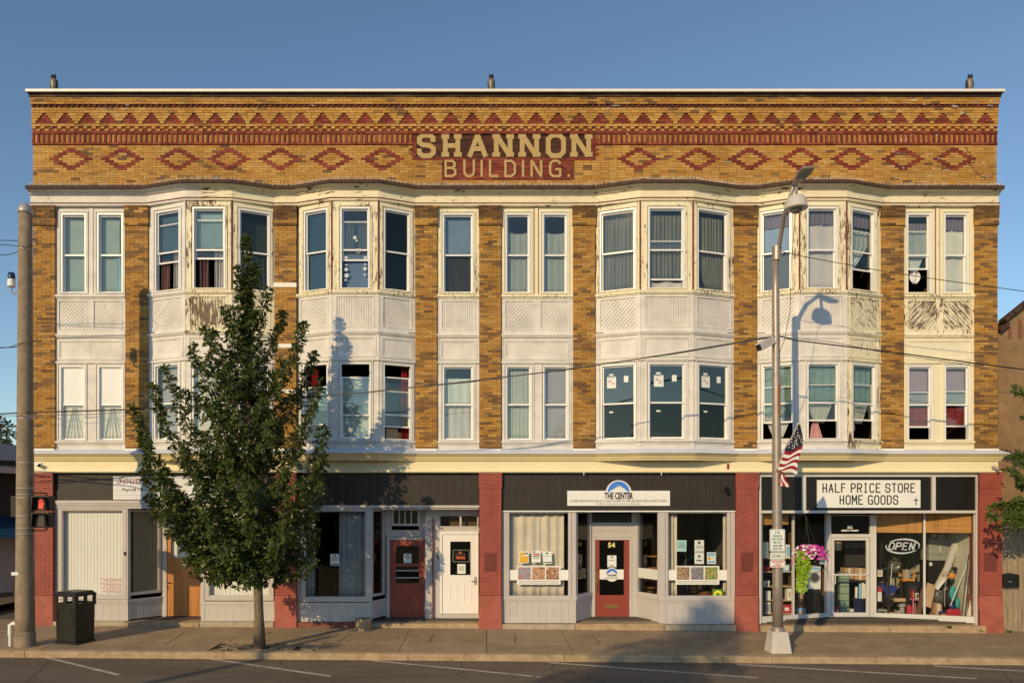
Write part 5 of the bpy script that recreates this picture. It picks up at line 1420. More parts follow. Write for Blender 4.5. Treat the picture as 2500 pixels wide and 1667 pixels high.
text_mb('THE CENTER', .05, F5, U5(1494), z5(1406), -.010, width=.26, bold=.003).build('wording', MT['ink'], t)
m = MB(); m.box(U5(1478), U5(1510), -.011, -.0095, z5(1411), z5(1409.5), None, F5); m.build('caption', MT['dark_ink'], t)
t = T('photo_banner', 'plain white band across the angled pane right of the red door', 'banner', frr(.3, -.04, zs(1416)), 'photo banners of the third shop')
m = MB(); m.box(frr.u(1555), frr.u(1606), -.042, -.038, zs(1416), zs(1391), None, frr); m.build('band', MT['banner'], t)
MT['amber'] = plain("amber_print", C(240, 176, 50), .6, .06, 3, 0); MT['mint_paper'] = plain("mint_paper", C(190, 226, 205), .7, .04, 3, 0)
MT['navy'] = plain("navy_print", (.02, .03, .09), .6, .1, 3, 0); MT['sky_print'] = plain("sky_print", C(150, 190, 215), .6, .05, 3, 0)
G3 = lambda px, py: (U(px), zs(py))
notice('orange printed flyer left of three in the lace curtained window', FS, *G3(1279.5, 1360), .25, .31, -.046, .03, blocks=[(-.85, .2, .3, .85, 'amber'), (-.9, .9, -.9, .2, 'amber'), (.3, .8, .5, .8, 'dark_ink')])
notice('white flyer with red drawing in the lace curtained window', FS, *G3(1309, 1358), .24, .31, -.046, .02, blocks=[(-.8, -.1, .7, .85, 'navy'), (-.7, .8, .25, .5, 'red_ink'), (-.9, .9, .02, .12, 'ink')] + TXT[4:])
notice('white tilted notice, the rightmost flyer in the lace curtained window', FS, *G3(1336.5, 1361), .24, .32, -.046, .06, blocks=LOGO + [(-.9, .9, -.85, -.7, 'ink')] + TXT[2:3])
notice('white notice on the pane of the red door marked 54', F5, U5(1494), z5(1369.5), .25, .32, -.016, blocks=LOGO + [(-.5, .5, -.85, -.7, 'ink')] + TXT[2:4])
notice('mint green sheet hanging in the flower poster window', FS, *G3(1665.5, 1332), .25, .30, -.055, -.02, 'mint_paper', TXT)
notice('upper white notice of two in the flower poster window', FS, *G3(1708.5, 1332), .25, .30, -.055, 0, blocks=[(-.25, .25, .3, .8, 'dark_ink')] + TXT[4:])
notice('lower white notice of two in the flower poster window', FS, *G3(1708.5, 1362), .25, .31, -.055, 0, blocks=[(-.25, .25, .1, .5, 'dark_ink'), (-.6, .6, -.5, -.3, 'dark_ink')])
notice('flyer with a blue photo right of the white notices', FS, *G3(1738.5, 1362), .24, .31, -.055, 0, blocks=[(-.85, .85, .35, .85, 'sky_print'), (-.85, -.2, -.3, .2, 'amber'), (-.85, .85, -.8, -.5, 'sky_print')])
MT['flower_yellow'] = plain("flower_yellow", C(250, 226, 50), .6, .06, 3, 0); MT['flower_green'] = plain("flower_green", C(90, 140, 50), .6, .1, 3, 0)
t = notice('small green poster with a yellow flower low in the window', FS, *G3(1754, 1447), .29, .20, -.054, 0, 'flower_green', name='flower_poster', cat='poster')
m = MB()
for k in range(7):
    a = math.pi * k / 6; cx, cz2 = U(1754) + .08 * math.cos(a), zs(1452) + .02 + .07 * math.sin(a)
    m.prism([(cx + .035 * math.cos(q) * (1), cz2 + .035 * math.sin(q)) for q in [i * math.pi / 4 for i in range(8)]], -.052, -.050 + .0003 * k, FS)
m.build('flower', MT['flower_yellow'], t)
# things standing inside the third shop
MT['wood_red'] = plain("red_brown_wood", (.16, .06, .03), .5, .2); MT['leaf_dark'] = plain("houseplant_leaf", (.03, .06, .015), .5, .3, 8, 0)
t = T('bookcase', 'small wooden bookcase behind the angled pane right of the red door', 'bookcase', (PX(1590, 1.6), 1.6, PZ(1508)))
for px in (1570, 1606): m = MB(); m.box(PX(px, 1.6), PX(px + 3, 1.6), 1.5, 1.8, .1, PZ(1356, 1.6)); m.build('side', MT['oak'], t)
for py in (1356, 1385, 1415, 1432, 1450): m = MB(); m.box(PX(1573, 1.6), PX(1606, 1.6), 1.5, 1.8, PZ(py + 2, 1.6), PZ(py, 1.6)); m.build('shelf', MT['oak'], t)
t = T('planter', 'large dark red planter with a leafy plant behind the flower poster window', 'planter', (PX(1722, .9), .9, .12))
m = MB(); m.lathe((PX(1722, .9), .9, .12), [(.16, 0), (.19, .3), (.22, .75), (.20, .75), (.18, .70)], 16); m.build('pot', MT['wood_red'], t, smooth=False)
m = MB()
for k in range(70):
    a = R.uniform(0, 6.28); r0 = R.uniform(.1, .6); h = R.uniform(.9, 1.7); c = Vector((PX(1722, .9) + r0 * math.cos(a), .9 + .5 * r0 * math.sin(a), .12 + h))
    d1 = Vector((R.uniform(-1, 1), R.uniform(-1, 1), R.uniform(-.4, 1))).normalized() * .14; d2 = d1.cross(Vector((R.uniform(-1, 1), 1, R.uniform(-1, 1)))).normalized() * .04
    m.quad(c - d1, c + d2, c + d1, c - d2)
m.build('foliage', MT['leaf_dark'], t)["kind"] = 'stuff'
m = MB()
for k in range(9): a = k * .7; m.tube([(PX(1722, .9), .9, .8), (PX(1722, .9) + .25 * math.cos(a), .9 + .2 * math.sin(a), 1.5)], .008, 4)
m.build('stem', MT['leaf_dark'], t)
for lab, px in (('dark wooden chair nearer the lace drape inside the third shop', 1668), ('dark wooden chair nearer the red planter inside the third shop', 1692)):
    t = T('chair', lab, 'chair', (PX(px, 1.2), 1.2, .12), 'chairs inside the third shop'); x = PX(px, 1.2)
    for sx in (-1, 1):
        for sy in (0, 1): m = MB(); m.tube([(x + sx * .19, 1.1 + sy * .38, .12), (x + sx * .18, 1.1 + sy * .36, .12 + (.45 if not sy else .95))], .018, 6); m.build('leg', MT['steel'] if px < 1680 else MT['wood_red'], t)
    m = MB(); m.box(x - .2, x + .2, 1.08, 1.5, .55, .59); m.build('seat', MT['wood_red'], t)
    m = MB()
    for k in range(4): m.box(x - .18, x + .18, 1.45, 1.47, .68 + k * .1, .73 + k * .1)
    m.build('backrest', MT['wood_red'], t)
# security cameras on the front
def cctv(label, p, d, col='vinyl', r=.05, name='security_camera'):
    t = T(name, label, 'camera', p); p = Vector(p); d = Vector(d).normalized()
    m = MB(); m.box(p.x - .05, p.x + .05, p.y, p.y + .03, p.z - .06, p.z + .06); m.build('mount', MT[col], t)
    m = MB(); m.tube([p, p + Vector((0, -.07, 0))], .022, 8); m.build('arm', MT[col], t)
    c = p + Vector((0, -.09, 0)); m = MB(); m.tube([c - d * .08, c + d * .02, c + d * .1], [r * .8, r, r], 10); m.build('housing', MT[col], t, smooth=False)
    m = MB(); m.tube([c + d * .1, c + d * .106], r * .7, 10); m.build('lens', MT['ink'], t)
cctv('white security camera on the cream fascia above the leftmost red pier', (PX(98), -.05, zt(1134)), (.9, -.5, -.3))
cctv('black security camera on the dark planks right of the wide sign', (PX(1775), .085, zt(1195)), (-.3, -.8, -.5), 'dark_metal', .055)
cctv('small grey security camera at the right end of the fascia', (PX(2423), -.05, zt(1143)), (.3, -.8, -.5), 'steel', .035)
# ---------- fourth shop (aluminium front, second-hand goods)
zq = zs
m = MB()
m.box(U(1852), U(2391), -.1, .04, zs(1163.5), zs(1153), None, FS); m.box(U(1852), U(2391), -.1, .04, zs(1252), zs(1245.5), None, FS)
for a, c in ((1852, 1857.5), (1957.5, 1966.5), (2274, 2282.5), (2382, 2391)): m.box(U(a), U(c), -.1, .038, zs(1245.5), zs(1163.5), None, FS)
m.box(U(1852), U(1857), -.1, .035, zs(1522), zs(1252), None, FS); m.box(U(2381), U(2386), -.1, .035, zs(1527), zs(1252), None, FS); m.box(U(2388), U(2392), -.12, .03, zs(1530), zs(1252), None, FS)
m.build('aluminium_frame', MT['alu'], bld)
for a, c in ((1857, 1958), (1966, 2275), (2282, 2383)):
    m = MB(); m.box(U(a), U(c), -.06, -.02, zs(1246), zs(1163), None, FS); m.build('black_panel', MT['black'], bld)
Y6 = .90; F6 = Face((-30, Y6), (30, Y6)); U6 = lambda px: PX(px, Y6) + 30; z6 = lambda py: PZ(py, Y6)
ga = Face((ux(1857), YS + .05), (PX(2020, Y6), Y6)); gb_ = Face((PX(2136, Y6), Y6), (ux(2381), YS + .05))
zb6 = z6(1505)
def alu_window(F, pxs, zlo, zhi, t=.05):
    w = sub('shop_window', bld); us = [F.u(p) for p in pxs]
    m = MB(); m.box(0, F.L, -.05, .03, zlo - .17, zlo, None, F); m.box(0, F.L, -.05, .028, zhi, zhi + .05, None, F)
    m.box(0, us[0], -.05, .03, zlo, zhi, None, F); m.box(us[-1], F.L, -.05, .03, zlo, zhi, None, F); m.build('frame', MT['alu'], w)
    for u in us[1:-1]: m = MB(); m.box(u - t / 2, u + t / 2, -.05, .028, zlo, zhi, None, F); m.build('mullion', MT['alu'], w)
    for a, c in zip(us, us[1:]): pane(F, a, c, zlo, zhi, -.01, 'glass_clear', w)
    return w
alu_window(ga, (1859, 1937, 2016), zs(1505), zs(1253), .03)
alu_window(gb_, (2139, 2256.5, 2377), zs(1505), zs(1253))
dd = sub('door', bld)
m = MB(); frame_rect(m, F6, U6(2030), U6(2122), z6(1507), z6(1312), .075, -.05, 0.0, .14, .07); m.build('leaf_frame', MT['alu'], dd)
m = MB(); m.box(U6(2036), U6(2120), -.03, .04, z6(1403.5), z6(1400), None, F6); m.tube([F6(U6(2037), .05, z6(1425)), F6(U6(2037), .07, z6(1403))], .014, 6); m.build('push_bar', MT['alu'], dd)
pane(F6, U6(2036), U6(2117), z6(1496), z6(1318), -.03, 'glass_clear', dd)
m = MB(); frame_rect(m, F6, U6(2023), U6(2129), z6(1509), z6(1256), .06, -.07, .02, .01, .02); m.box(U6(2026), U6(2126), -.07, .018, z6(1311), z6(1303), None, F6); m.box(U6(2129), U6(2137), -.07, .02, z6(1509), z6(1256), None, F6); m.box(U6(2018), U6(2023), -.07, .02, z6(1509), z6(1256), None, F6); m.build('door_frame', MT['alu'], dd)
pane(F6, U6(2027), U6(2125), z6(1303), z6(1258), -.03, 'glass_dark', dd, 'transom_pane')
text_mb('52', .075, F6, U6(2076), z6(1289), -.026, width=.145, bold=.006).build('number', MT['paper'], dd)
text_mb('LIBERTY STREET', .036, F6, U6(2076), z6(1296), -.026, width=.48, bold=.004).build('street_name', MT['paper'], dd)
m = MB(); m.box(ux(1857), ux(2386), YS + .02, Y6 + .04, zs(1251), zs(1249.5)); m.build('entry_soffit', MT['interior'], bld)
stone(ux(1852), ux(2396), YS - .20, Y6 + .3, -.4, zs(1524), 'door_step', 'curb')
m = MB(); m.box(PX(1853, .3), PX(2391, .3), .20, 5.8, zs(1525), z6(1508)); m.build('display_floor', MT['interior_floor'], bld)
# its sign
hs = T('shop_sign', 'white board sign with hand-painted black capitals and a cross', 'sign', FS(U(2119), .05, zs(1239)))
m = MB(); m.box(U(1993.5), U(2245), .005, .045, zs(1239), zs(1171.5), None, FS); m.build('board', MT['sign_white'], hs, bevel=.004)
def painted(word, u0, u1, z0, z1, t, space=.45):
    n = sum(1.0 if c != ' ' else space for c in word); gp = .24
    wl = (u1 - u0) / (n + (len(word) - 1) * gp * .9); x = u0
    for ch in word:
        if ch != ' ':
            mb = MB(); k = .92; stroke_letter(mb, ch, x, x + wl * k, z0, z1, t, .0445, .0475, FS); mb.build('letter', MT['ink'], hs)
        x += wl * ((1.0 if ch != ' ' else space) + gp * .9)
GL['I'] = [[(.5, 0), (.5, 1)], [(.2, .97), (.8, .97)], [(.2, .03), (.8, .03)]]
painted('HALF PRICE STORE', U(2006), U(2233), zs(1202), zs(1179.5), .031)
painted('HOME GOODS', U(2047.5), U(2191), zs(1231), zs(1208.5), .031)
m = MB(); m.box(U(2234) - .012, U(2234) + .012, .0445, .048, zs(1233), zs(1215), None, FS); m.box(U(2229), U(2239.5), .0445, .0485, zs(1222), zs(1219.5), None, FS); m.build('cross', MT['ink'], hs)
# woven blinds behind the glass
def bamboo():
    m, nt, bs = new_mat("woven_bamboo")
    w1 = n_noise(nt, n_pos(nt, (1.5, 1.5, 70)), 1.0, 3.0); w2 = n_noise(nt, n_pos(nt, (26, 26, .5)), 1.0, 1.0)
    c = n_mix(nt, 1.0, n_ramp(nt, w1, [(.3, C(186, 118, 50)), (.7, C(236, 168, 88))]), n_ramp(nt, w2, [(.30, .7), (.42, 1.0)]), 'MULTIPLY')
    nt.links.new(c, bs.inputs["Base Color"]); bs.inputs["Roughness"].default_value = .7; return m
MT['bamboo'] = bamboo()
def bblind(label, F, a, c, py1, off):
    t = T('bamboo_blind', label, 'blind', F(F.u((a + c) / 2), off, zs(py1)), 'woven blinds of the fourth shop')
    u0, u1 = F.u(a), F.u(c); zt0, zb0 = zs(1254), zs(py1); n = 14
    for i in range(n):
        h = (zt0 - zb0) / n; m = MB(); m.box(u0, u1, off - .008, off + R.uniform(-.002, .002), zb0 + i * h, zb0 + (i + 1) * h - .003, None, F); m.build('slat', MT['bamboo'], t)
bblind('woven bamboo blind above the open sign', gb_, 2139, 2253, 1302, -.09)
bblind('woven bamboo blind above the carpet roll', gb_, 2260, 2374, 1301, -.09)
bblind('woven bamboo blind behind the lamp post', ga, 1860, 1934, 1281, -.14)
# open sign: tube letters in an oval
op = T('open_sign', 'grey tube letters of an unlit open sign in an oval', 'sign', gb_(gb_.u(2204), -.05, zs(1354)))
MT['tube'] = plain("unlit_tube", C(225, 215, 200), .35, .05, 3, 0)
cu, cz = gb_.u(2204.5), zs(1336); a_, b_ = (gb_.u(2245) - gb_.u(2164)) / 2, .19
for s0, s1, nm in ((-.25, 2.55, 'oval'), (2.95, 5.75, 'oval')):
    m = MB(); m.tube([gb_(cu + a_ * math.cos(s0 + (s1 - s0) * i / 24) + .04 * math.sin(s0 + (s1 - s0) * i / 24), -.045, cz + b_ * math.sin(s0 + (s1 - s0) * i / 24)) for i in range(25)], [.008 + .02 * math.sin(math.pi * i / 24) for i in range(25)], 6); m.build('oval', MT['tube'], op)
for k, ch in enumerate('OPEN'):
    x0 = cu - .33 + k * .165; m = MB()
    for st in GL[ch]: m.tube([gb_(x0 + .13 * a + .05 * (b - .5), -.045, cz - .1 + .2 * b) for a, b in st], .021, 6)
    m.build('letter', MT['tube'], op)
# ---- goods
def gcol(name, r, g, b, rough=.6, metal=0): 
    MT[name] = plain("goods_" + name, C(r, g, b), rough, .12, 5, .1, 40, metal=metal); return MT[name]
for nm, c in dict(g_black=(28, 26, 26), g_grey=(165, 155, 135), g_white=(245, 228, 200), g_red=(190, 50, 55), g_blue=(40, 55, 110), g_navy=(26, 28, 66), g_teal=(60, 160, 145), g_orange=(240, 150, 50), g_green=(150, 165, 130), g_tan=(212, 168, 115), g_brown=(120, 82, 56), g_cream=(240, 226, 190), g_pink=(215, 130, 140), g_lblue=(150, 195, 215), g_dark=(58, 52, 46)).items(): gcol(nm, *c)
def gb(name, label, px0, px1, py0, py1, Y, d, mat, cat, rot=0.0, bevel=.008, extra=None, stand=False):
    x0, x1, z0, z1 = PX(px0, Y), PX(px1, Y), PZ(py1, Y), PZ(py0, Y)
    t = T(name, label, cat, ((x0 + x1) / 2, Y, z0)); m = MB()
    c = Vector(((x0 + x1) / 2, Y + d / 2, (z0 + z1) / 2))
    ax = Vector((math.cos(rot), 0, math.sin(rot))) * (x1 - x0) / 2; az = Vector((-math.sin(rot), 0, math.cos(rot))) * (z1 - z0) / 2
    m.obox(c, ax, (0, d / 2, 0), az); m.build('body', MT[mat], t, bevel=bevel)
    if extra: extra(t, x0, x1, z0, z1, Y)
    return t
def flaps(t, x0, x1, z0, z1, Y):
    m = MB(); m.box((x0 + x1) / 2 - .025, (x0 + x1) / 2 + .025, Y - .002, Y, z0, z1 - .004); m.build('tape', MT['g_cream'], t)
def facing(mat, k=.12):
    def f(t, x0, x1, z0, z1, Y):
        m = MB(); dx, dz = (x1 - x0) * k, (z1 - z0) * k; m.box(x0 + dx, x1 - dx, Y - .004, Y - .0005, z0 + dz, z1 - dz); m.build('front', MT[mat], t)
    return f
# tables and shelves that carry them
def table(label, px0, px1, py, Y, d, mat='g_dark', name='table', leg=.03):
    x0, x1, z = PX(px0, Y), PX(px1, Y), PZ(py, Y); t = T(name, label, 'table', ((x0 + x1) / 2, Y, z6(1508)))
    m = MB(); m.box(x0, x1, Y, Y + d, z - .04, z); m.build('top', MT[mat], t)
    for x in (x0 + leg, x1 - leg):
        for y in (Y + leg, Y + d - leg): m = MB(); m.box(x - leg / 2, x + leg / 2, y - leg / 2, y + leg / 2, z6(1508), z - .04); m.build('leg', MT[mat], t)
    return t
FLZ = z6(1508)
sh = T('shelf_unit', 'tall dark shelf unit of bric-a-brac behind the lamp post', 'shelves', (PX(1895, .8), .8, FLZ))
for px in (1861, 1937): m = MB(); m.box(PX(px, .8), PX(px, .8) + .03, .8, 1.15, FLZ, PZ(1300, .8)); m.build('side', MT['g_brown'], sh)
SHY = [1361, 1394, 1430, 1464, 1496]
for py in SHY: m = MB(); m.box(PX(1861, .8) + .03, PX(1937, .8), .78, 1.15, PZ(py, .8) - .025, PZ(py, .8)); m.build('shelf', MT['g_tan'], sh)
def on_shelf(name, label, px0, px1, h, row, mat, cat, extra=None): return gb(name, label, px0, px1, SHY[row] - h, SHY[row], .80, .18, mat, cat, extra=extra)
on_shelf('white_box', 'white box left of the parking signs on the top shelf', 1863, 1876, 38, 0, 'g_white', 'box', facing('g_cream'))
on_shelf('framed_picture', 'white picture frame right of the parking signs on the top shelf', 1919, 1929, 32, 0, 'g_white', 'frame', facing('g_lblue'))
m = MB(); c = P(1869, 1387, .92); m.lathe((c.x, .92, PZ(1394, .8)), [(.05, 0), (.12, .07), (.13, .12), (.10, .12), (.05, .04)], 14); tag(m.build('bowl', MT['g_red']), 'red bowl on the second shelf behind the lamp post', 'bowl')
on_shelf('framed_picture', 'pale blue picture frame on the second shelf right of the lamp post', 1912, 1928, 16, 1, 'g_lblue', 'frame', facing('g_white', .2))
for k, (a, lab) in enumerate(((1863, 'outermost'), (1872, 'inner'))):
    m = MB(); c = P(a + 3, 1430, .88); m.lathe((c.x, .88, PZ(1430, .8)), [(.035, 0), (.05, .12), (.052, .14), (.042, .14), (.035, .02)], 12); tag(m.build('cup', MT['g_white']), f'{lab} white cup on the third shelf left of the lamp post', 'cup', 'cups on the third shelf')
on_shelf('white_box', 'narrow white box on the fourth shelf left of the lamp post', 1870, 1882, 22, 3, 'g_white', 'box', facing('g_cream'))
on_shelf('pillow', 'patterned cream pillow on the fourth shelf right of the lamp post', 1922, 1934, 28, 3, 'g_cream', 'pillow', facing('g_tan', .3))
on_shelf('red_box', 'red and white box on the lowest shelf right of the lamp post', 1908, 1934, 20, 4, 'g_red', 'box', facing('g_white', .3))
on_shelf('white_box', 'white drawer box on the lowest shelf left of the lamp post', 1869, 1882, 26, 4, 'g_white', 'box', facing('g_grey'))
on_shelf('speaker', 'black speaker on the lowest shelf at the far left', 1861, 1868, 10, 4, 'g_black', 'speaker', facing('g_dark'))
# washing machine on a glass cabinet
gb('cabinet', 'dark glass-fronted cabinet under the toy washing machine', 1972, 2006, 1438, 1507, 1.05, .4, 'g_dark', 'cabinet', extra=facing('g_black', .1))
def drum(t, x0, x1, z0, z1, Y):
    c = ((x0 + x1) / 2, Y, (z0 + z1) / 2 + .01)
    m = MB(); m.lathe(c, [(.15, -.01), (.15, .02), (.12, .035), (.115, .02)], 24, axis='Y'); m.build('door_ring', MT['g_grey'], t)
    m = MB(); m.lathe(c, [(.11, .0), (.11, .022), (.04, .035)], 20, axis='Y'); m.build('door_glass', plain("drum_glass", (.08, .08, .09), .1, .1), t)
    m = MB(); m.box(x0 + .02, x1 - .02, Y - .008, Y, z1 - .09, z1 - .02); m.build('control_panel', MT['g_lblue'], t)
gb('washing_machine', 'small white front-loading washing machine right of the trailing plant', 1972, 2004, 1382, 1437.6, 1.0, .4, 'g_white', 'washer', extra=drum)
notice('blue flyer on the glass right of the hanging basket', ga, ga.u(2009.5), zs(1368), .20, .30, -.02, 0, blocks=[(-.9, .9, .6, .95, 'ink'), (-.8, .8, -.9, -.1, 'sky_print')])
gb('room_divider', 'brown wooden board behind the shop door hinge side', 2008, 2016, 1383, 1507, 1.2, .05, 'g_brown', 'board')
# seen through the door
gb('television', 'large dark television seen through the glass door', 2062, 2121, 1322, 1384, 1.9, .12, 'g_black', 'television', extra=facing('g_dark', .05))
gb('cardboard_box', 'wide cardboard box on the table under the dark television', 2063, 2084, 1386, 1413, 1.7, .3, 'card', 'box', extra=flaps)
gb('cardboard_box', 'cardboard box touching the door push bar side of its pair', 2087, 2114, 1386, 1415, 1.7, .3, 'card', 'box', rot=-.05, extra=flaps)
table('dark table carrying the television inside the fourth shop', 2058, 2124, 1416, 1.6, .7)
gb('cardboard_box', 'small cardboard box high behind the glass door', 2037, 2056, 1322, 1343, 1.6, .3, 'card', 'box', extra=flaps)
tw_ = T('storage_tower', 'stack of pale green drawers seen through the glass door', 'drawers', (PX(2062, 1.5), 1.5, FLZ))
for k in range(6):
    z0 = FLZ + k * .2; m = MB(); m.box(PX(2051, 1.5), PX(2073, 1.5), 1.5, 1.8, z0 + .008, z0 + .19); m.build('drawer', MT['g_green'], tw_)
m = MB(); m.lathe((PX(2100, 1.35), 1.35, FLZ), [(.16, 0), (.2, .48), (.21, .5), (.19, .5), (.17, .05)], 4, sx=1.0); tag(m.build('bin', MT['g_navy']), 'dark blue bin standing behind the glass door', 'bin')
for k, (px, top, mt) in enumerate(((2090, 1432, 'g_cream'), (2099, 1424, 'g_lblue'), (2106, 1422, 'g_white'), (2112, 1425, 'g_cream'))):
    m = MB(); m.tube([(PX(px, 1.35), 1.35, FLZ + .2), (PX(px + 2, 1.35), 1.38, PZ(top, 1.35))], .035, 8); tag(m.build('paper_roll', MT[mt]), ['leftmost cream roll standing in the blue bin', 'pale blue roll standing in the blue bin', 'white roll standing in the blue bin', 'rightmost cream roll standing in the blue bin'][k], 'roll', 'rolls in the blue bin')
# right-hand display
dt = table('long black bench in the display under the open sign', 2140, 2226, 1468, 1.15, .45, 'g_black')
t = T('toy_tower', 'black lattice toy tower left of the open sign', 'ornament', (PX(2153, 1.3), 1.3, PZ(1386, 1.3)))
for a in ((-1, -1), (1, -1), (1, 1), (-1, 1)):
    m = MB(); m.tube([(PX(2153, 1.3) + a[0] * .1, 1.3 + a[1] * .1, PZ(1386, 1.3)), (PX(2153, 1.3) + a[0] * .035, 1.3 + a[1] * .035, PZ(1355, 1.3)), (PX(2153, 1.3) + a[0] * .01, 1.3 + a[1] * .01, PZ(1321, 1.3))], .012, 4); m.build('leg', MT['g_black'], t)
for py, s in ((1376, .085), (1364, .06), (1352, .034), (1338, .02)): m = MB(); m.box(PX(2153, 1.3) - s, PX(2153, 1.3) + s, 1.3 - s, 1.3 + s, PZ(py, 1.3), PZ(py, 1.3) + .02); m.build('platform', MT['g_black'], t)
table('dark narrow table carrying the toy tower', 2139, 2172, 1386, 1.15, .35, 'g_dark')
gb('picture_book', 'small white picture box below the toy tower', 2141, 2155, 1390, 1407, 1.2, .1, 'g_white', 'box', extra=facing('g_tan', .2))
def crumple(name, label, c, rx, ry, rz, mat, cat, k=.25, smooth=False):
    m = MB(); m.ball(c, rx, ry, rz, 18, 12); f = Field()
    m.v = [tuple(Vector(c) + (Vector(p) - Vector(c)) * (1 - k + 2 * k * f(p[0] * 9 + 40, p[2] * 9 + 10 + p[1] * 5))) for p in m.v]
    o = m.build(name, MT[mat], smooth=smooth); return tag(o, label, cat)
MT['foil_or_glare'] = plain("crumpled_bag", (.10, .10, .09), .22, .5, 14, .6, 20, spec=.9)
crumple('plastic_bag', 'bulging crumpled silver-black bag below the open sign', P(2186, 1380, 1.45), .2, .16, .30, 'foil_or_glare', 'bag', .3)
m = MB(); c = P(2186, 1405, 1.3); table('dark stand under the silver-black bag', 2170, 2204, 1407, 1.3, .35, 'g_dark')
st_ = T('plant_stand', 'orange wooden stand holding the grey plant pot', 'stand', (PX(2228, 1.0), 1.0, PZ(1468, 1.0)))
for sx in (-1, 1):
    for sy in (-1, 1): m = MB(); m.box(PX(2228, 1) + sx * .14 - .013, PX(2228, 1) + sx * .14 + .013, 1.3 + sy * .12 - .013, 1.3 + sy * .12 + .013, PZ(1418, 1.3), PZ(1390, 1.3)); m.build('leg', MT['g_orange'], st_)
m = MB(); m.box(PX(2228, 1) - .15, PX(2228, 1) + .15, 1.17, 1.43, PZ(1416, 1.3), PZ(1412, 1.3)); m.build('cross_bar', MT['g_orange'], st_)
gb('case', 'black hard case under the orange plant stand', 2212, 2246, 1418.6, 1468, 1.15, .35, 'g_black', 'case', extra=facing('g_dark', .2))
m = MB(); px0 = PX(2228, 1); m.lathe((px0, 1.3, PZ(1412, 1.3)), [(.09, 0), (.115, .26), (.10, .26), (.09, .2)], 16)
pp = T('potted_plant', 'grey pot with a bushy green plant on the orange stand', 'plant', (px0, 1.3, PZ(1412, 1.3))); m.build('pot', MT['g_grey'], pp)
m = MB()
for k in range(160):
    a = R.uniform(0, 6.28); r0 = R.random() ** .6 * .26; h = R.uniform(0, .38); c = Vector((px0 + r0 * math.cos(a), 1.3 + .7 * r0 * math.sin(a), PZ(1388, 1.3) + h))
    d1 = Vector((math.cos(a), math.sin(a), R.uniform(-.3, 1))).normalized() * .09; d2 = Vector((-math.sin(a), math.cos(a), R.uniform(-.5, .5))).normalized() * .018
    m.quad(c - d1, c + d2, c + d1, c - d2)
m.build('foliage', MT['leaf_dark'], pp)["kind"] = 'stuff'
m = MB(); m.tube([(px0, 1.3, PZ(1400, 1.3)), (px0, 1.3, PZ(1375, 1.3))], .012, 5); m.build('stem', MT['g_brown'], pp)
t = T('toy_motorbike', 'dark blue toy motorbike on the black bench', 'toy', (PX(2168, 1.3), 1.3, PZ(1468, 1.3)))
for px in (2156, 2186): m = MB(); m.lathe((PX(px, 1.3), 1.3, PZ(1458, 1.3)), [(.05, -.03), (.1, -.03), (.11, 0), (.1, .03), (.05, .03)], 16, axis='Y'); m.build('wheel', MT['g_black'], t)
m = MB(); m.prism([(PX(2146, 1.3), PZ(1421, 1.3)), (PX(2160, 1.3), PZ(1430, 1.3)), (PX(2178, 1.3), PZ(1427, 1.3)), (PX(2190, 1.3), PZ(1434, 1.3)), (PX(2180, 1.3), PZ(1447, 1.3)), (PX(2162, 1.3), PZ(1450, 1.3)), (PX(2152, 1.3), PZ(1436, 1.3))], -1.36, -1.24); m.build('body', MT['g_blue'], t)
m = MB(); m.tube([(PX(2152, 1.3), 1.2, PZ(1420, 1.3)), (PX(2154, 1.3), 1.4, PZ(1420, 1.3))], .012, 6); m.build('handlebar', MT['g_grey'], t)
gb('food_tub', 'red and white plastic tubs stacked beside the toy motorbike', 2140, 2153, 1433, 1468, 1.25, .2, 'g_white', 'tub', extra=lambda t, x0, x1, z0, z1, Y: (MB().box(x0 - .01, x1 + .01, Y - .01, Y + .21, z1 - .12, z1).build('lid', MT['g_red'], t)))
m = MB(); m.tube([P(2174, 1427, 1.18), P(2178, 1378, 1.22)], .010, 6); m.ball(P(2178, 1377, 1.22), .02, .02, .02); tag(m.build('white_rod', MT['g_cream']), 'thin white rod standing above the toy motorbike', 'rod')
m = MB(); m.lathe((PX(2207, 1.2), 1.3, PZ(1482, 1.2)), [(.07, -.25), (.07, 0), (.11, .02), (.115, .13), (.10, .13), (.09, .03)], 16); tag(m.build('cooking_pot', MT['g_grey']), 'grey pot standing in front of the black bench', 'pot')
gb('wood_offcut', 'pale wooden wedge lying on the black bench', 2185, 2226, 1460, 1468, 1.17, .12, 'g_tan', 'wood')
t = table('small pink side table right of the black bench', 2228, 2250, 1461, 1.0, .3, 'g_pink')
gb('grey_box', 'grey box on the floor under the black bench', 2140, 2166, 1487, 1507, 1.2, .25, 'g_grey', 'box', extra=facing('g_dark', .2))
crumple('orange_tool', 'orange plastic tool lying under the black bench', P(2176, 1499, 1.2), .09, .08, .06, 'g_orange', 'tool', .2)
crumple('red_bag', 'dark red bag under the pink side table', P(2220, 1490, 1.1), .09, .08, .17, 'g_red', 'bag', .2)
def leaning(name, label, a, b, Ya, Yb, w, th, mat, cat):
    A, B = P(*a, Ya), P(*b, Yb); m = MB(); d = (B - A); ax = d.normalized(); s = ax.cross(Vector((0, 1, 0))).normalized()
    m.obox((A + B) / 2, s * w / 2, ax.cross(s) * th / 2, d / 2); return tag(m.build(name, MT[mat]), label, cat)
leaning('plank', 'brown plank leaning left of the window mullion', (2240, 1504), (2256, 1435), .75, .95, .13, .03, 'g_brown', 'plank')
leaning('cardboard_sheet', 'brown cardboard sheet leaning right of the window mullion', (2262, 1480), (2274, 1425), .8, .95, .24, .02, 'card', 'cardboard')
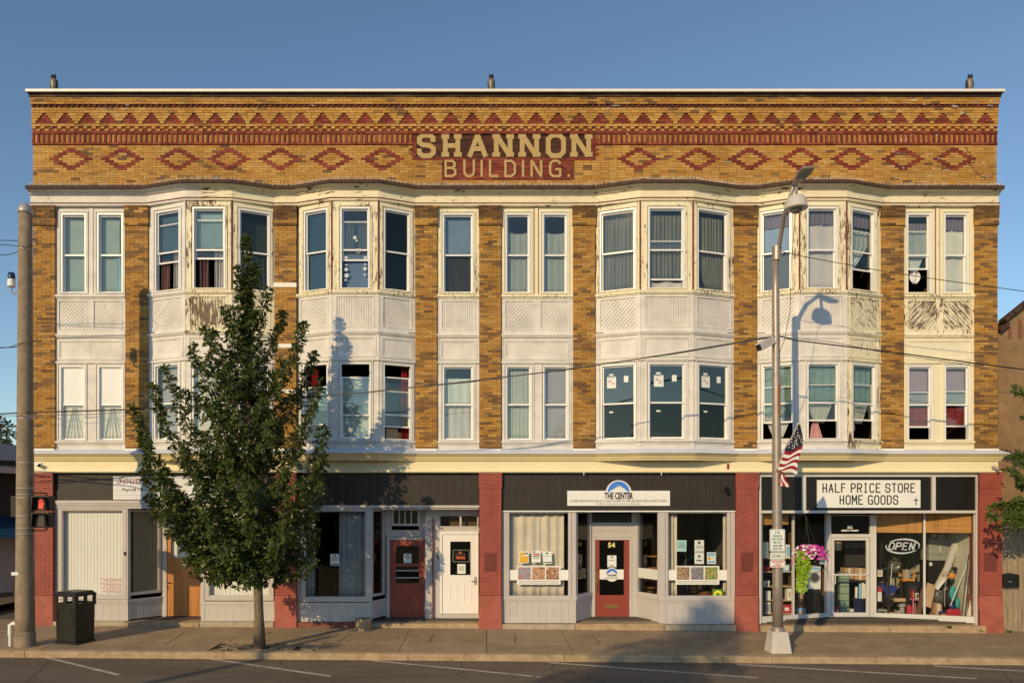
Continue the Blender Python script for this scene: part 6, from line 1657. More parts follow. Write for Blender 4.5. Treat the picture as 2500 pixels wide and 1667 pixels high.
gb('cardboard_box', 'tall cardboard box below the grey metal cabinet', 2284, 2300, 1463, 1506, 1.0, .3, 'card', 'box', extra=flaps)
gb('metal_cabinet', 'dull grey steel cabinet below the right bamboo blind', 2268, 2323, 1315, 1367.5, 1.35, .4, 'g_grey', 'cabinet', extra=lambda t, x0, x1, z0, z1, Y: (MB().box(x0, x1, Y - .003, Y - .0005, z0 + .16, z0 + .168).build('seam', MT['g_dark'], t), MB().box((x0 + x1) / 2 - .008, (x0 + x1) / 2 + .008, Y - .01, Y, z0 + .25, z0 + .4).build('latch', MT['g_white'], t)))
gb('black_refrigerator', 'black appliance under the grey steel cabinet', 2267, 2325, 1368, 1507, 1.35, .45, 'g_black', 'appliance', extra=lambda t, x0, x1, z0, z1, Y: (MB().box(x0 + .02, x0 + .1, Y - .004, Y - .0005, z1 - .14, z1 - .05).build('label_tag', MT['g_white'], t)))
MT['carpet'] = plain("carpet_back", C(205, 190, 165), .9, .15, 40, .4, 90)
m = MB(); A, B = P(2282, 1440, 1.05), P(2338, 1316, 1.15); mid = A.lerp(B, .45) + Vector((.06, 0, -.03)); m.tube([A, mid, A.lerp(B, .7) + Vector((.03, 0, 0)), B], [.07, .09, .10, .10], 12); tag(m.build('carpet_roll', MT['carpet'], smooth=False), 'beige carpet roll leaning across the right display window', 'carpet')
m = MB(); m.tube([P(2352, 1506, .42), P(2360, 1430, .5), P(2370, 1340, .55)], [.05, .05, .045], 10); tag(m.build('tarp_roll', MT['foil_or_glare']), 'black plastic tarp roll standing at the right display edge', 'tarp')
m = MB(); m.tube([P(2320, 1478, .62), P(2361, 1378, .62)], .013, 6); tag(m.build('white_pole', MT['g_cream']), 'slanting white tool pole in front of the teal backpack', 'pole')
m = MB(); m.tube([P(2306, 1480, .7), P(2307, 1440, .7), P(2311, 1405, .7), P(2318, 1397, .7)], .011, 6); tag(m.build('crutch', MT['g_grey']), 'bent grey metal handle left of the teal backpack', 'handle')
t = T('string_trimmer', 'orange-handled garden tool above the teal backpack', 'garden tool', P(2320, 1470, .8))
m = MB(); m.tube([P(2300, 1395, .8), P(2308, 1410, .8), P(2318, 1398, .8), P(2302, 1393, .8)], .013, 6); m.build('handle', MT['g_orange'], t)
m = MB(); m.ball(P(2324, 1405, .8), .09, .07, .09, 10, 7); m.build('motor', MT['g_orange'], t)
m = MB(); m.ball(P(2331, 1388, .85), .07, .07, .06, 10, 7); m.tube([P(2324, 1405, .8), P(2322, 1470, .8)], .012, 6); m.build('shaft', MT['g_black'], t)
leaning('cutter_bar', 'white guide bar of the orange garden tool', (2286, 1437), (2312, 1405), .82, .82, .1, .02, 'g_white', 'tool')
t = T('backpack', 'teal and black backpack slumped in the right display window', 'backpack', P(2325, 1490, .8))
for c, r, mt, nm in ((P(2322, 1458, .9), (.17, .12, .30), 'g_black', 'main_bag'), (P(2327, 1448, .79), (.10, .06, .20), 'g_teal', 'front_pocket'), (P(2338, 1472, .77), (.06, .05, .15), 'g_teal', 'side_pocket'), (P(2324, 1480, .77), (.07, .05, .12), 'g_blue', 'lower_pocket')):
    m = MB(); m.ball(c, *r, 14, 9); m.build(nm, MT[mt], t, smooth=False)
crumple('black_bag', 'black rubbish bag behind the bent metal handle', P(2292, 1455, 1.0), .16, .12, .22, 'foil_or_glare', 'bag', .2)
t = T('snow_shovel', 'red plastic shovel blade on the display floor', 'shovel', P(2331, 1507, .55))
m = MB(); m.prism([(PX(2314, .55), PZ(1507, .55)), (PX(2346, .55), PZ(1507, .55)), (PX(2347, .55), PZ(1488, .55)), (PX(2340, .55), PZ(1486, .55)), (PX(2320, .55), PZ(1486, .55)), (PX(2313, .55), PZ(1490, .55))], -.62, -.55); m.build('blade', MT['g_red'], t, bevel=.012)
m = MB()
for px in (2322, 2330, 2338): m.box(PX(px, .55) - .008, PX(px, .55) + .008, .535, .55, PZ(1505, .55), PZ(1489, .55))
m.build('rib', MT['g_red'], t)
crumple('orange_gadget', 'orange tool on the floor beside the red shovel', P(2304, 1502, .7), .08, .07, .05, 'g_orange', 'tool', .2)
leaning('worn_board', 'worn white board leaning in the far right display corner', (2366, 1506), (2374, 1465), .35, .38, .12, .02, 'g_cream', 'board')
gb('wall_panel', 'cream wall panel with a switch in the right display corner', 2368, 2380, 1300, 1440, .75, .05, 'g_cream', 'panel', extra=lambda t, x0, x1, z0, z1, Y: (MB().box(x0 + .03, x0 + .09, Y - .008, Y, z0 + .25, z0 + .45).build('switch', MT['g_white'], t)))

for nm, lab, x0, x1, y0, y1, Y, mt, cat in (
    ('paint_tin', 'grey tin on the floor left of the cooking pot', 2190, 2198, 1490, 1507, 1.0, 'g_grey', 'tin'),
    ('book', 'upright red book on the black bench by the window mullion', 2228, 2232, 1440, 1460, 1.05, 'g_red', 'book'),
    ('jar', 'pale jar on the pink side table', 2236, 2243, 1447, 1461, 1.1, 'g_cream', 'jar'),
    ('toolbox', 'small black toolbox on the dark appliance top edge', 2300, 2318, 1430, 1445, 1.2, 'g_dark', 'toolbox'),
    ('blue_crate', 'blue crate on the display floor left of the red shovel', 2296, 2310, 1492, 1507, .9, 'g_blue', 'crate'),
    ('lamp_box', 'tan box above the steel cabinet', 2272, 2288, 1302, 1314.5, 1.45, 'g_tan', 'box'),
    ('white_box', 'white box on the steel cabinet beside the carpet roll', 2292, 2306, 1304, 1314.5, 1.45, 'g_white', 'box'),
    ('folded_blanket', 'cream folded blanket beside the green drawers', 2076, 2086, 1486, 1507, 1.4, 'g_cream', 'blanket'),
    ('red_crate', 'red crate on the floor between drawers and door edge', 2040, 2050, 1480, 1507, 1.3, 'g_red', 'crate'),
    ('storage_box', 'blue storage box on the floor left of the glass cabinet', 1945, 1968, 1484, 1507, 1.15, 'g_lblue', 'box'),
    ('brown_case', 'brown case above the blue storage box', 1944, 1966, 1462, 1483, 1.2, 'g_brown', 'case'),
    ('tall_lamp_box', 'tall tan carton left of the toy washing machine', 1948, 1964, 1400, 1461, 1.3, 'g_tan', 'box')):
    gb(nm, lab, x0, x1, y0, y1, Y, .16, mt, cat, extra=facing(R.choice(['g_white', 'g_cream', 'g_dark', 'g_tan']), R.uniform(.18, .3)))

# ================================================================ owls on the parapet
MT['owl'] = photo_mat("owl_feathers", [(.35, (.06, .05, .04)), (.5, (.20, .17, .13)), (.65, (.34, .30, .24))], 40)
MT['owl_dark'] = plain("owl_dark", (.035, .03, .028), .7, .3, 30, .3, 60)
for lab, px, py, tw in (('dark owl decoy at the left end of the parapet', 131, 219, .5), ('pale-breasted owl decoy near the middle of the parapet', 1199.5, 219, -.2), ('owl decoy at the right end of the parapet', 2368, 213.5, -.55)):
    Y = -.13; b = Vector((PX(px, Y), Y, zp(218.6))); t = T('owl_decoy', lab, 'owl decoy', b, 'owl decoys on the parapet')
    m = MB(); m.lathe(b, [(.05, 0), (.065, .05), (.080, .14), (.088, .23), (.078, .30), (.05, .335)], 14, sy=.85); m.build('body', MT['owl'], t, smooth=True)
    m = MB(); m.ball(b + Vector((0, -.01, .365)), .066, .068, .06, 12, 8)
    for s in (-1, 1): m.lathe(b + Vector((s * .042, 0, .40)), [(.022, 0), (.003, .06)], 6)
    m.build('head', MT['owl_dark'], t, smooth=False)
    m = MB(); d = Vector((math.sin(tw), -math.cos(tw), 0)); m.tube([b + Vector((0, -.01, .36)) + d * .06, b + Vector((0, -.01, .342)) + d * .095], [.016, .003], 6); m.build('beak', MT['owl_dark'], t)
    for s in (-1, 1): m = MB(); m.ball(b + Vector((s * .072, .015, .18)), .026, .055, .14, 8, 7); m.build('wing', MT['owl_dark'], t, smooth=True)

# ================================================================ street furniture
# ---- concrete utility pole
YU = -2.62
def on_ground(px, Y): return Vector((PX(px, Y), Y, gz(PX(px, Y), Y)))
MT['pole_conc'] = concrete("pole_concrete", (.22, .17, .12), (.41, .325, .235), .3, 4.0)
up = T('utility_pole', 'round concrete utility pole with a domed cap beside the trash can', 'pole', on_ground(61, YU))
b = on_ground(61, YU); ztop = PZ(520, YU)
def pr(z): t = (z - b.z) / (ztop - b.z); return (.205 * (1 - t) + .138 * t)
m = MB(); zs_ = [b.z + (ztop - b.z) * k / 12 for k in range(13)]
m.tube([(b.x + .01 * k / 12, YU, z) for k, z in enumerate(zs_)], [pr(z) for z in zs_], 20); m.build('shaft', MT['pole_conc'], up, smooth=True)
m = MB(); m.lathe((b.x + .01, YU, ztop), [(.155, -.02), (.157, .03), (.135, .12), (.08, .19), (.02, .225), (.012, .25)], 18); m.build('cap', MT['steel'], up, smooth=True)
m = MB(); m.lathe((b.x, YU, b.z), [(.222, 0), (.215, .32), (.204, .34)], 20); m.build('base_collar', MT['pole_conc'], up)
for py in (1129, 1191, 1206, 1215, 1258, 1288, 1302, 1018, 1022, 610):
    z = PZ(py, YU); m = MB(); m.lathe((b.x + .004, YU, z), [(pr(z) + .004, -.012), (pr(z) + .006, .012)], 20); m.build('band', MT['steel'], up)
m = MB(); x = b.x - .34; m.tube([(x, YU, b.z), (x, YU, b.z + .28)], .03, 10); m.tube([(x, YU, b.z + .25), (x, YU, b.z + .48), (x + .06, YU, b.z + .52), (x + .24, YU, b.z + .52)], .045, 10); m.build('conduit', MT['vinyl'], up)
m = MB(); z = PZ(1398, YU); m.box(b.x - .19, b.x - .03, YU - pr(z) - .004, YU - pr(z) + .05, z - .035, z + .035); m.build('paper_strip', MT['paper'], up)
# pedestrian signal
t = T('pedestrian_signal', 'pedestrian signal with a lit red hand on the concrete pole', 'signal', (PX(102, YU), YU - .12, PZ(1290, YU)))
MT['sig_black'] = plain("signal_black", (.015, .014, .013), .5, .2)
MT['hand'] = plain("lit_red_hand", (.6, .05, .03), .5, .05, 3, 0, emit=((1.0, .08, .04), .55))
for k, (py0, py1, nm) in enumerate(((1210, 1247, 'hand_housing'), (1250, 1287, 'walk_housing'))):
    x0, x1, z0, z1 = PX(80, YU), PX(126, YU), PZ(py1, YU), PZ(py0, YU)
    m = MB(); m.box(x0, x1, YU - .10, YU + .16, z0, z1); hb = m.build(nm, MT['sig_black'], t, bevel=.012)
    m = MB()                                      # visor: tapering hood open to the street
    xa, xb = x0 + .08, x1 - .02
    for q in (((xa, z0 + .02), (xa + .05, z1 - .03)), ((xb - .04, z1 - .03), (xb, z0 + .02)), ((xa + .05, z1 - .03), (xb - .04, z1 - .03))):
        (ax, az), (bx, bz) = q; m.quad((ax, YU - .10, az), (bx, YU - .10, bz), (bx, YU - .24, bz - .0), (ax, YU - .2, az)); 
    m.build('visor', MT['sig_black'], hb)
    cxh = (xa + xb) / 2 + .005; cz = (z0 + z1) / 2; zf_ = YU - .106
    if k == 0:
        m = MB()
        Fh = Face((-30, zf_), (30, zf_)); uh = cxh + 30
        m.prism([(uh - .05, cz - .12), (uh + .045, cz - .12), (uh + .055, cz + .0), (uh - .055, cz + .0)], 0, .004, Fh)
        for j in range(4): m.box(uh - .052 + j * .028, uh - .036 + j * .028, 0, .004 + .0002 * j, cz, cz + [.08, .11, .105, .08][j], None, Fh)
        m.prism([(uh + .05, cz - .06), (uh + .085, cz + .01), (uh + .075, cz + .025), (uh + .045, cz - .01)], 0, .0045, Fh)
        m.build('hand_symbol', MT['hand'], hb)
    else:
        m = MB(); m.prism([(xa + .03, z0 + .04), (xb - .02, z0 + .04), (xb - .05, z1 - .06), (xa + .06, z1 - .06)], -zf_, -zf_ + .004); m.build('walk_lens', plain("dark_lens", (.06, .055, .05), .3, .2), hb)
for py in (1203, 1294):
    m = MB(); m.tube([(b.x + .15, YU, PZ(py, YU)), (PX(113, YU), YU, PZ(py, YU)), (PX(115, YU), YU, PZ(py + (7 if py < 1250 else -6), YU))], .02, 8); m.build('bracket', MT['dark_metal'], t)
t = T('signal_back', 'dark signal head seen edge-on at the left side of the concrete pole', 'signal', (PX(35, YU), YU + .1, PZ(1262, YU)))
m = MB(); m.box(PX(25, YU), PX(45, YU), YU, YU + .35, PZ(1262, YU), PZ(1210, YU)); m.build('housing', MT['dark_metal'], t, bevel=.015)
m = MB(); m.tube([(PX(40, YU), YU + .12, PZ(1240, YU)), (b.x, YU + .05, PZ(1240, YU))], .02, 6); m.build('bracket', MT['dark_metal'], t)
m = MB(); m.box(PX(30, YU), PX(42, YU), YU + .02, YU + .2, PZ(1456, YU), PZ(1412, YU)); tag(m.build('push_button_box', MT['dark_metal'], bevel=.012), 'dark crossing button box low on the concrete pole', 'button box')
# blue beacon
t = T('emergency_beacon', 'blue and white emergency beacon lamp on a bracket of the concrete pole', 'beacon', P(28, 720, YU))
c = P(28, 700, YU)
m = MB(); m.lathe(c, [(.085, 0), (.088, .02), (.08, .16), (.075, .17)], 16); m.build('socket', MT['vinyl'], t, smooth=False)
m = MB(); m.lathe(c + Vector((0, 0, .17)), [(.075, 0), (.078, .03), (.074, .13), (.05, .155)], 16); m.build('lens', plain("blue_lens", (.015, .05, .16), .25, .05, 3, 0), t, smooth=True)
m = MB(); m.tube([c, c + Vector((.0, 0, -.12)), c + Vector((.05, 0, -.14)), Vector((b.x - .05, YU, c.z - .14))], .02, 8); m.build('bracket', MT['steel'], t)
# ---- trash can
tc = T('trash_can', 'black square cast-metal trash can on the sidewalk by the concrete pole', 'trash can', on_ground(176, -2.35))
g = on_ground(170, -2.35); YT = -2.35; rot = -.3
MT['can'] = plain("black_can", (.022, .021, .018), .42, .3, 9, .3, 50)
def can_box(mb, h0, h1, a0, a1, col=None):
    pts = []
    for hh, a in ((h0, a0), (h1, a1)):
        for sx, sy in ((-1, -1), (1, -1), (1, 1), (-1, 1)):
            x, y = sx * a, sy * a
            pts.append((g.x + x * math.cos(rot) - y * math.sin(rot), YT + .25 + x * math.sin(rot) + y * math.cos(rot), g.z + hh))
    mb._add(pts, [(3, 2, 1, 0), (4, 5, 6, 7)] + [(i, (i + 1) % 4, (i + 1) % 4 + 4, i + 4) for i in range(4)])
m = MB(); can_box(m, 0, .05, .305, .30); can_box(m, .05, .90, .28, .293); m.build('body', MT['can'], tc, bevel=.02)
def cp(x, y, h): return Vector((g.x + x * math.cos(rot) - y * math.sin(rot), YT + .25 + x * math.sin(rot) + y * math.cos(rot), g.z + h))
m = MB()
for s in range(4):
    q = s * math.pi / 2 + rot; ax = Vector((math.cos(q), math.sin(q), 0)); ay = Vector((-math.sin(q), math.cos(q), 0)); c0 = Vector((g.x, YT + .25, g.z))
    for x0_, x1_ in ((-.305, -.22), (-.045, .045), (.22, .305)): m.obox(c0 + ax * (x0_ + x1_) / 2 - ay * .293 + Vector((0, 0, 1.01)), ax * (x1_ - x0_) / 2, ay * .014, (0, 0, .095))
    m.obox(c0 - ay * .295 + Vector((0, 0, .91)), ax * .305, ay * .02, (0, 0, .03))
m.build('lid_frame', MT['can'], tc)
m = MB(); can_box(m, 1.10, 1.14, .32, .32); can_box(m, 1.14, 1.21, .315, .25); m.build('lid', MT['can'], tc, bevel=.015)
m = MB(); can_box(m, .86, .905, .285, .285); m.build('inner_liner', MT['black'], tc)
m = MB()                                          # raised scrolls on the front panel
for sx in (-1, 1):
    for hh, r in ((.70, .05), (.60, .04), (.50, .03), (.76, .03)):
        m.tube([cp(sx * (.205 - r * math.cos(a) * .6), -.292, hh + r * math.sin(a)) for a in [i * .7 for i in range(8)]], .008, 4)
    m.tube([cp(sx * .24, -.289, .40), cp(sx * .215, -.291, .55), cp(sx * .235, -.293, .68), cp(sx * .17, -.295, .80), cp(sx * .07, -.295, .82)], .009, 4)
m.build('scroll_relief', MT['can'], tc)
# ---- round concrete tub
tb = T('concrete_tub', 'low round concrete tub against the grey bulkhead', 'tub', on_ground(886, -.3))
g2 = on_ground(887, -.28); m = MB(); m.lathe(g2, [(.205, 0), (.215, .29), (.205, .30), (.18, .30), (.17, .24)], 22); m.build('bowl', MT['slab'], tb, smooth=False)
m = MB(); m.lathe(g2 + Vector((0, 0, .24)), [(.165, 0), (.01, .012)], 18); m.build('soil', MT['soil'], tb)
# ---- street lamp
YL = -2.6
lp = T('street_lamp', 'tall aluminium street lamp with a curved arm and square base', 'street lamp', on_ground(1899, YL))
b2 = on_ground(1899, YL); MT['lamp_metal'] = plain("lamp_metal", C(172, 148, 122), .42, .16, 5, .1, 30, metal=.45)
MT['lamp_base'] = plain("lamp_base", C(212, 192, 166), .6, .08, 3, .1, 30)
m = MB()
def sq(h, a): return [(b2.x + sx * a, YL + sy * a, b2.z + h) for sx, sy in ((-1, -1), (1, -1), (1, 1), (-1, 1))]
m.ring([sq(0, .235), sq(.03, .23), sq(.46, .175), sq(.48, .16)]); m.build('base', MT['lamp_base'], lp, merge=True, bevel=.012)
zl0, zl1 = b2.z + .5, PZ(606, YL); xt = PX(1893, YL)
m = MB(); m.tube([Vector((b2.x, YL, zl0)).lerp(Vector((xt, YL, zl1)), k / 8) for k in range(9)], [.118 - .042 * k / 8 for k in range(9)], 20); m.build('shaft', MT['lamp_metal'], lp, smooth=True)
m = MB(); m.lathe((b2.x, YL, b2.z + .48), [(.155, 0), (.15, .06), (.125, .1)], 20); m.build('collar', MT['lamp_metal'], lp)
A = Vector((xt, YL, zl1)); B = P(1938, 452, -3.6)
m = MB(); m.tube([A + Vector((0, -.02, -.22)), A + Vector((.05, -.1, .02)), A.lerp(B, .5) + Vector((.0, -.0, .06)), B], [.055, .05, .045, .04], 10); m.build('arm', MT['lamp_metal'], lp, smooth=True)
m = MB(); m.tube([A + Vector((.02, -.02, -.28)), A + Vector((.02, -.03, .03))], [.10, .105], 14); m.build('arm_clamp', MT['lamp_metal'], lp)
H0, H1 = B, P(1975, 408, -4.2)                    # luminaire: flat leaf-shaped head
d = (H1 - H0).normalized(); s = Vector((1, .25, 0)).normalized(); s = (s - d * s.dot(d)).normalized(); nn = d.cross(s).normalized()
if nn.z < 0: nn = -nn
L = (H1 - H0).length; rings = []
for t_, w_, h_ in ((0, .05, .05), (.15, .06, .055), (.4, .12, .05), (.7, .165, .045), (.92, .15, .035), (1.0, .10, .02)):
    c = H0 + d * L * t_; rings.append([c + s * w_ * math.cos(a) + nn * h_ * math.sin(a) for a in [i * math.pi / 6 for i in range(12)]])
m = MB(); m.ring(rings); m.build('luminaire', MT['lamp_metal'], lp, smooth=True)
m = MB(); c = H0 + d * L * .68 - nn * .046; m.obox(c, s * .11, d * L * .22, nn * .004)
m.build('led_panel', plain("led_panel", (.14, .135, .12), .3, .5, 60, .3, 60), lp)
C0 = P(1944, 476, -3.75)
m = MB(); m.tube([B + Vector((.05, 0, -.02)), C0 + Vector((0, 0, .02))], .035, 10); m.build('dome_stem', MT['steel'], lp)
m = MB(); m.lathe(C0 + Vector((0, 0, -.30)), [(.225, 0), (.235, .02), (.225, .05), (.21, .17), (.16, .26), (.06, .305), (.02, .31)], 22); m.build('dome_shade', MT['lamp_base'], lp, smooth=True)
m = MB(); m.ball(C0 + Vector((0, 0, -.30)), .13, .13, .10, 16, 10); m.build('dome_lens', plain("dome_lens", (.20, .18, .15), .12, .3), lp, smooth=True)
cam_t = T('pole_camera', 'boxy cream camera housing clamped to the street lamp', 'camera', P(1866, 850, YL - .1))
A, B3 = P(1856, 846, YL - .25), P(1882, 832, YL - .05)
d = (B3 - A); ax = d.normalized(); sd = ax.cross(Vector((0, 1, .2))).normalized(); up_ = ax.cross(sd)
m = MB(); m.obox((A + B3) / 2, d * .62, sd * .085, up_ * .085); m.build('housing', MT['lamp_base'], cam_t, bevel=.01)
m = MB(); m.obox(A - ax * .06, ax * .01, sd * .06, up_ * .06); m.build('window', MT['ink'], cam_t)
m = MB(); m.tube([B3, P(1893, 838, YL), P(1894, 870, YL)], .03, 8); m.build('bracket', MT['steel'], cam_t)
MT['rust'] = plain("rust_strip", C(150, 82, 44), .8, .25, 14, .3, 60)
m = MB(); m.box(PX(1897, YL), PX(1901.5, YL), YL - .108, YL - .05, PZ(1018, YL), PZ(938, YL)); m.build('rust_plate', MT['rust'], lp)
for py in (862, 870, 896, 940, 1015, 1163, 1246): m = MB(); t_ = (PZ(py, YL) - zl0) / (zl1 - zl0); m.lathe((b2.x + (xt - b2.x) * t_, YL, PZ(py, YL)), [(.121 - .042 * t_, -.012), (.123 - .042 * t_, .012)], 18); m.build('band', MT['steel'], lp)
# parking signs
MT['sign_green'] = plain("sign_green", C(40, 110, 80), .5, .05, 3, 0)
def rrect(u0, u1, z0, z1, r, n=4):
    pts = []
    for cx, cz, a0 in ((u1 - r, z1 - r, 0), (u0 + r, z1 - r, 90), (u0 + r, z0 + r, 180), (u1 - r, z0 + r, 270)):
        for i in range(n + 1): a = math.radians(a0 + 90 * i / n); pts.append((cx + r * math.cos(a), cz + r * math.sin(a)))
    return pts
YSG = YL - .13; FG = Face((-30, YSG), (30, YSG)); UG = lambda px: PX(px, YSG) + 30; zg = lambda py: PZ(py, YSG)
def psign(label, px0, px1, py0, py1, ink, lines):
    t = T('parking_sign', label, 'sign', FG(UG((px0 + px1) / 2), 0, zg(py1)), 'signs on the street lamp')
    u0, u1, z0, z1 = UG(px0), UG(px1), zg(py1), zg(py0)
    m = MB(); m.prism(rrect(u0, u1, z0, z1, .035), 0, .004, FG); m.build('plate', MT['sign_white'], t)
    o = rrect(u0 + .012, u1 - .012, z0 + .012, z1 - .012, .028); i_ = rrect(u0 + .020, u1 - .020, z0 + .020, z1 - .020, .022); m = MB(); n = len(o)
    for k in range(n): m.quad(FG(o[k][0], .0046, o[k][1]), FG(o[(k + 1) % n][0], .0046, o[(k + 1) % n][1]), FG(i_[(k + 1) % n][0], .0046, i_[(k + 1) % n][1]), FG(i_[k][0], .0046, i_[k][1]))
    m.build('border', MT[ink], t, merge='keep')
    for s_, py, h, wd in lines: text_mb(s_, h, FG, (u0 + u1) / 2, zg(py), .0005, thick=.0045, width=wd, bold=.002).build('wording', MT[ink], t)
psign('white two hour parking sign with green lettering, topmost on the street lamp', 1879, 1916.5, 1291, 1345.5, 'sign_green', [('2 HR', 1302, .055, .11), ('PARKING', 1310.5, .052, .20), ('PER ZONE', 1318, .048, .235), ('PER DAY', 1326, .048, .20), ('9AM-5PM', 1334, .048, .215), ('MON-FRI', 1341, .045, .2)])
psign('white zone sign with green lettering, the middle sign on the street lamp', 1879.5, 1917, 1347.5, 1365.5, 'sign_green', [('ZONE 3', 1360.5, .075, .26)])
psign('white no parking sign with red lettering, lowest on the street lamp', 1879.5, 1917, 1366.5, 1384.5, 'red_ink', [('NO PARKING', 1373.5, .045, .26), ('2AM-6AM', 1378, .025, .13), ('NOV 1-APRIL 30', 1381.8, .025, .2)])
# flag
fg = T('flag', 'small furled stars and stripes flag on the street lamp', 'flag', P(1892, 1165, YL - .2))
A, B = P(1893, 1150, YL - .12), P(1949, 1034, YL - .75)
m = MB(); m.tube([A, B], .013, 8); m.ball(B, .024, .024, .024); m.build('staff', plain("flag_staff", C(225, 205, 170), .4, .05, 3, 0), fg)
MT['flag_red'] = plain("flag_red", C(165, 26, 34), .8, .06, 6, .1, 80); MT['flag_white'] = plain("flag_white", C(245, 232, 215), .8, .05, 6, .1, 80); MT['flag_blue'] = plain("flag_blue", (.016, .018, .05), .8, .1, 6, .1, 80)
PA = A.lerp(B, .06)
def fpt(s_, t_):                                  # s_: from the tip down, t_: from the staff across to the hanging edge
    Lp = B.lerp(PA, min(1, s_ * 1.02 + .03))
    Rp = B + Vector((.02 + .03 * math.sin(s_ * 5), -.05, -.06 - 1.10 * s_))
    p = Lp.lerp(Rp, t_)
    return p + Vector((.015 * math.sin(9 * s_ + 4 * t_), .07 * math.sin(10 * t_ + 5 * s_) * (.3 + .7 * t_), .035 * math.sin(t_ * 7 + s_ * 4)))
def fs(s_, t_): return fpt(min(1, max(0, s_ + .16 * (.5 - t_) * min(1, s_ * 2))), t_)
for k in range(8):
    m = MB(); s0, s1 = .50 + k * .0625, .50 + (k + 1) * .0625
    for c in range(14): m.quad(fs(s0, c / 14), fs(s1, c / 14), fs(s1, (c + 1) / 14), fs(s0, (c + 1) / 14))
    m.build('stripe', MT['flag_red'] if k % 2 == 0 else MT['flag_white'], fg, smooth=True, merge='keep')
m = MB()
for a in range(12):
    for c in range(14): m.quad(fs(a / 24, c / 14), fs((a + 1) / 24, c / 14), fs((a + 1) / 24, (c + 1) / 14), fs(a / 24, (c + 1) / 14))
m.build('canton', MT['flag_blue'], fg, smooth=True, merge='keep')
for k in range(5):                                # tail gathered at the pole
    m = MB()
    for c in range(6):
        def tl(u, v): return PA + Vector((.02 + .26 * u * (.35 + .65 * v) + .02 * math.sin(9 * v), -.03 - .05 * math.sin(6 * u + 3 * v), -.02 - .36 * v - .05 * u))
        u0, u1 = k / 5, (k + 1) / 5; m.quad(tl(u0, c / 6), tl(u0, (c + 1) / 6), tl(u1, (c + 1) / 6), tl(u1, c / 6))
    m.build('stripe', MT['flag_red'] if k % 2 == 0 else MT['flag_white'], fg, smooth=True, merge='keep')
m = MB()
for a in range(8):
    for c in range(2 + a // 2):
        n_ = 2 + a // 2; p = fs(.10 + a * .047, (c + .6 + .25 * (a % 2)) / (n_ + .4)) + Vector((0, -.02, 0)); r = .02
        m.prism([(p.x + r * (1 if q % 2 == 0 else .42) * math.sin(q * math.pi / 5), p.z + r * (1 if q % 2 == 0 else .42) * math.cos(q * math.pi / 5)) for q in range(10)], -p.y, -p.y + .002)
m.build('stars', MT['flag_white'], fg)["kind"] = 'stuff'
# hanging flower basket
hb = T('flower_basket', 'hanging basket of pink petunias with a trailing lime green vine', 'flower basket', P(1985, 1400, -2.35))
YH = -2.35; cb = P(1982, 1362, YH)
m = MB(); m.lathe(cb + Vector((0, 0, -.16)), [(.10, 0), (.17, .06), (.22, .2), (.20, .2)], 18); m.build('bowl', MT['dark_metal'], hb)
m = MB(); m.tube([P(1899, 1262, YL), P(1945, 1255, -2.48), P(1967, 1258, YH)], .016, 8); hk = P(1967, 1258, YH)
for a in (0, 2.1, 4.2): m.tube([hk, cb + Vector((.19 * math.cos(a), .19 * math.sin(a), .03))], .006, 5)
m.build('hanger', MT['dark_metal'], hb)
def petal_mat(n, col): return plain(n, col, .6, .2, 20, 0)
fm = [petal_mat("petal_magenta", C(215, 50, 150)), petal_mat("petal_pink", C(225, 110, 150)), petal_mat("petal_white", C(245, 230, 225))]
for k, (mt, n) in enumerate(((fm[0], 210), (fm[1], 110), (fm[2], 70))):
    m = MB()
    for q in range(n):
        a = R.uniform(0, 6.28); ph = R.uniform(.05, 1.5)
        off_x = .03 if k == 0 else (-.10 if k == 2 else -.08)
        c = cb + Vector((off_x + .36 * math.cos(a) * math.cos(ph * .9), .30 * math.sin(a) * math.cos(ph * .9), -.02 + .32 * math.sin(ph) - (.18 if R.random() < .3 and k < 2 else 0) * abs(math.cos(a))))
        n_ = Vector((math.cos(a), math.sin(a) - .8, .5 + R.uniform(-.3, .5))).normalized(); u_ = n_.cross(Vector((0, 0, 1))).normalized(); v_ = n_.cross(u_)
        r = R.uniform(.022, .034)
        pts = [c + (u_ * math.cos(i * math.pi / 5) + v_ * math.sin(i * math.pi / 5)) * r * (1 if i % 2 == 0 else .75) + n_ * .008 * (i % 2) for i in range(10)]
        m._add([c - n_ * .01] + pts, [(0, i + 1, (i + 1) % 10 + 1) for i in range(10)])
    m.build('blossoms', mt, hb)["kind"] = 'stuff'
m = MB()
for q in range(200):
    a = R.uniform(0, 6.28); c = cb + Vector((.36 * math.cos(a) * R.random() ** .5, .28 * math.sin(a) * R.random() ** .5, R.uniform(-.08, .18)))
    d1 = Vector((R.uniform(-1, 1), R.uniform(-1, 1), R.uniform(-.5, 1))).normalized() * .045; d2 = d1.cross(Vector((R.random(), -1, R.random()))).normalized() * .018
    m.quad(c - d1, c + d2, c + d1, c - d2)
m.build('leaves', plain("petunia_leaf", (.06, .13, .025), .6, .3, 20, 0), hb)["kind"] = 'stuff'
m = MB()
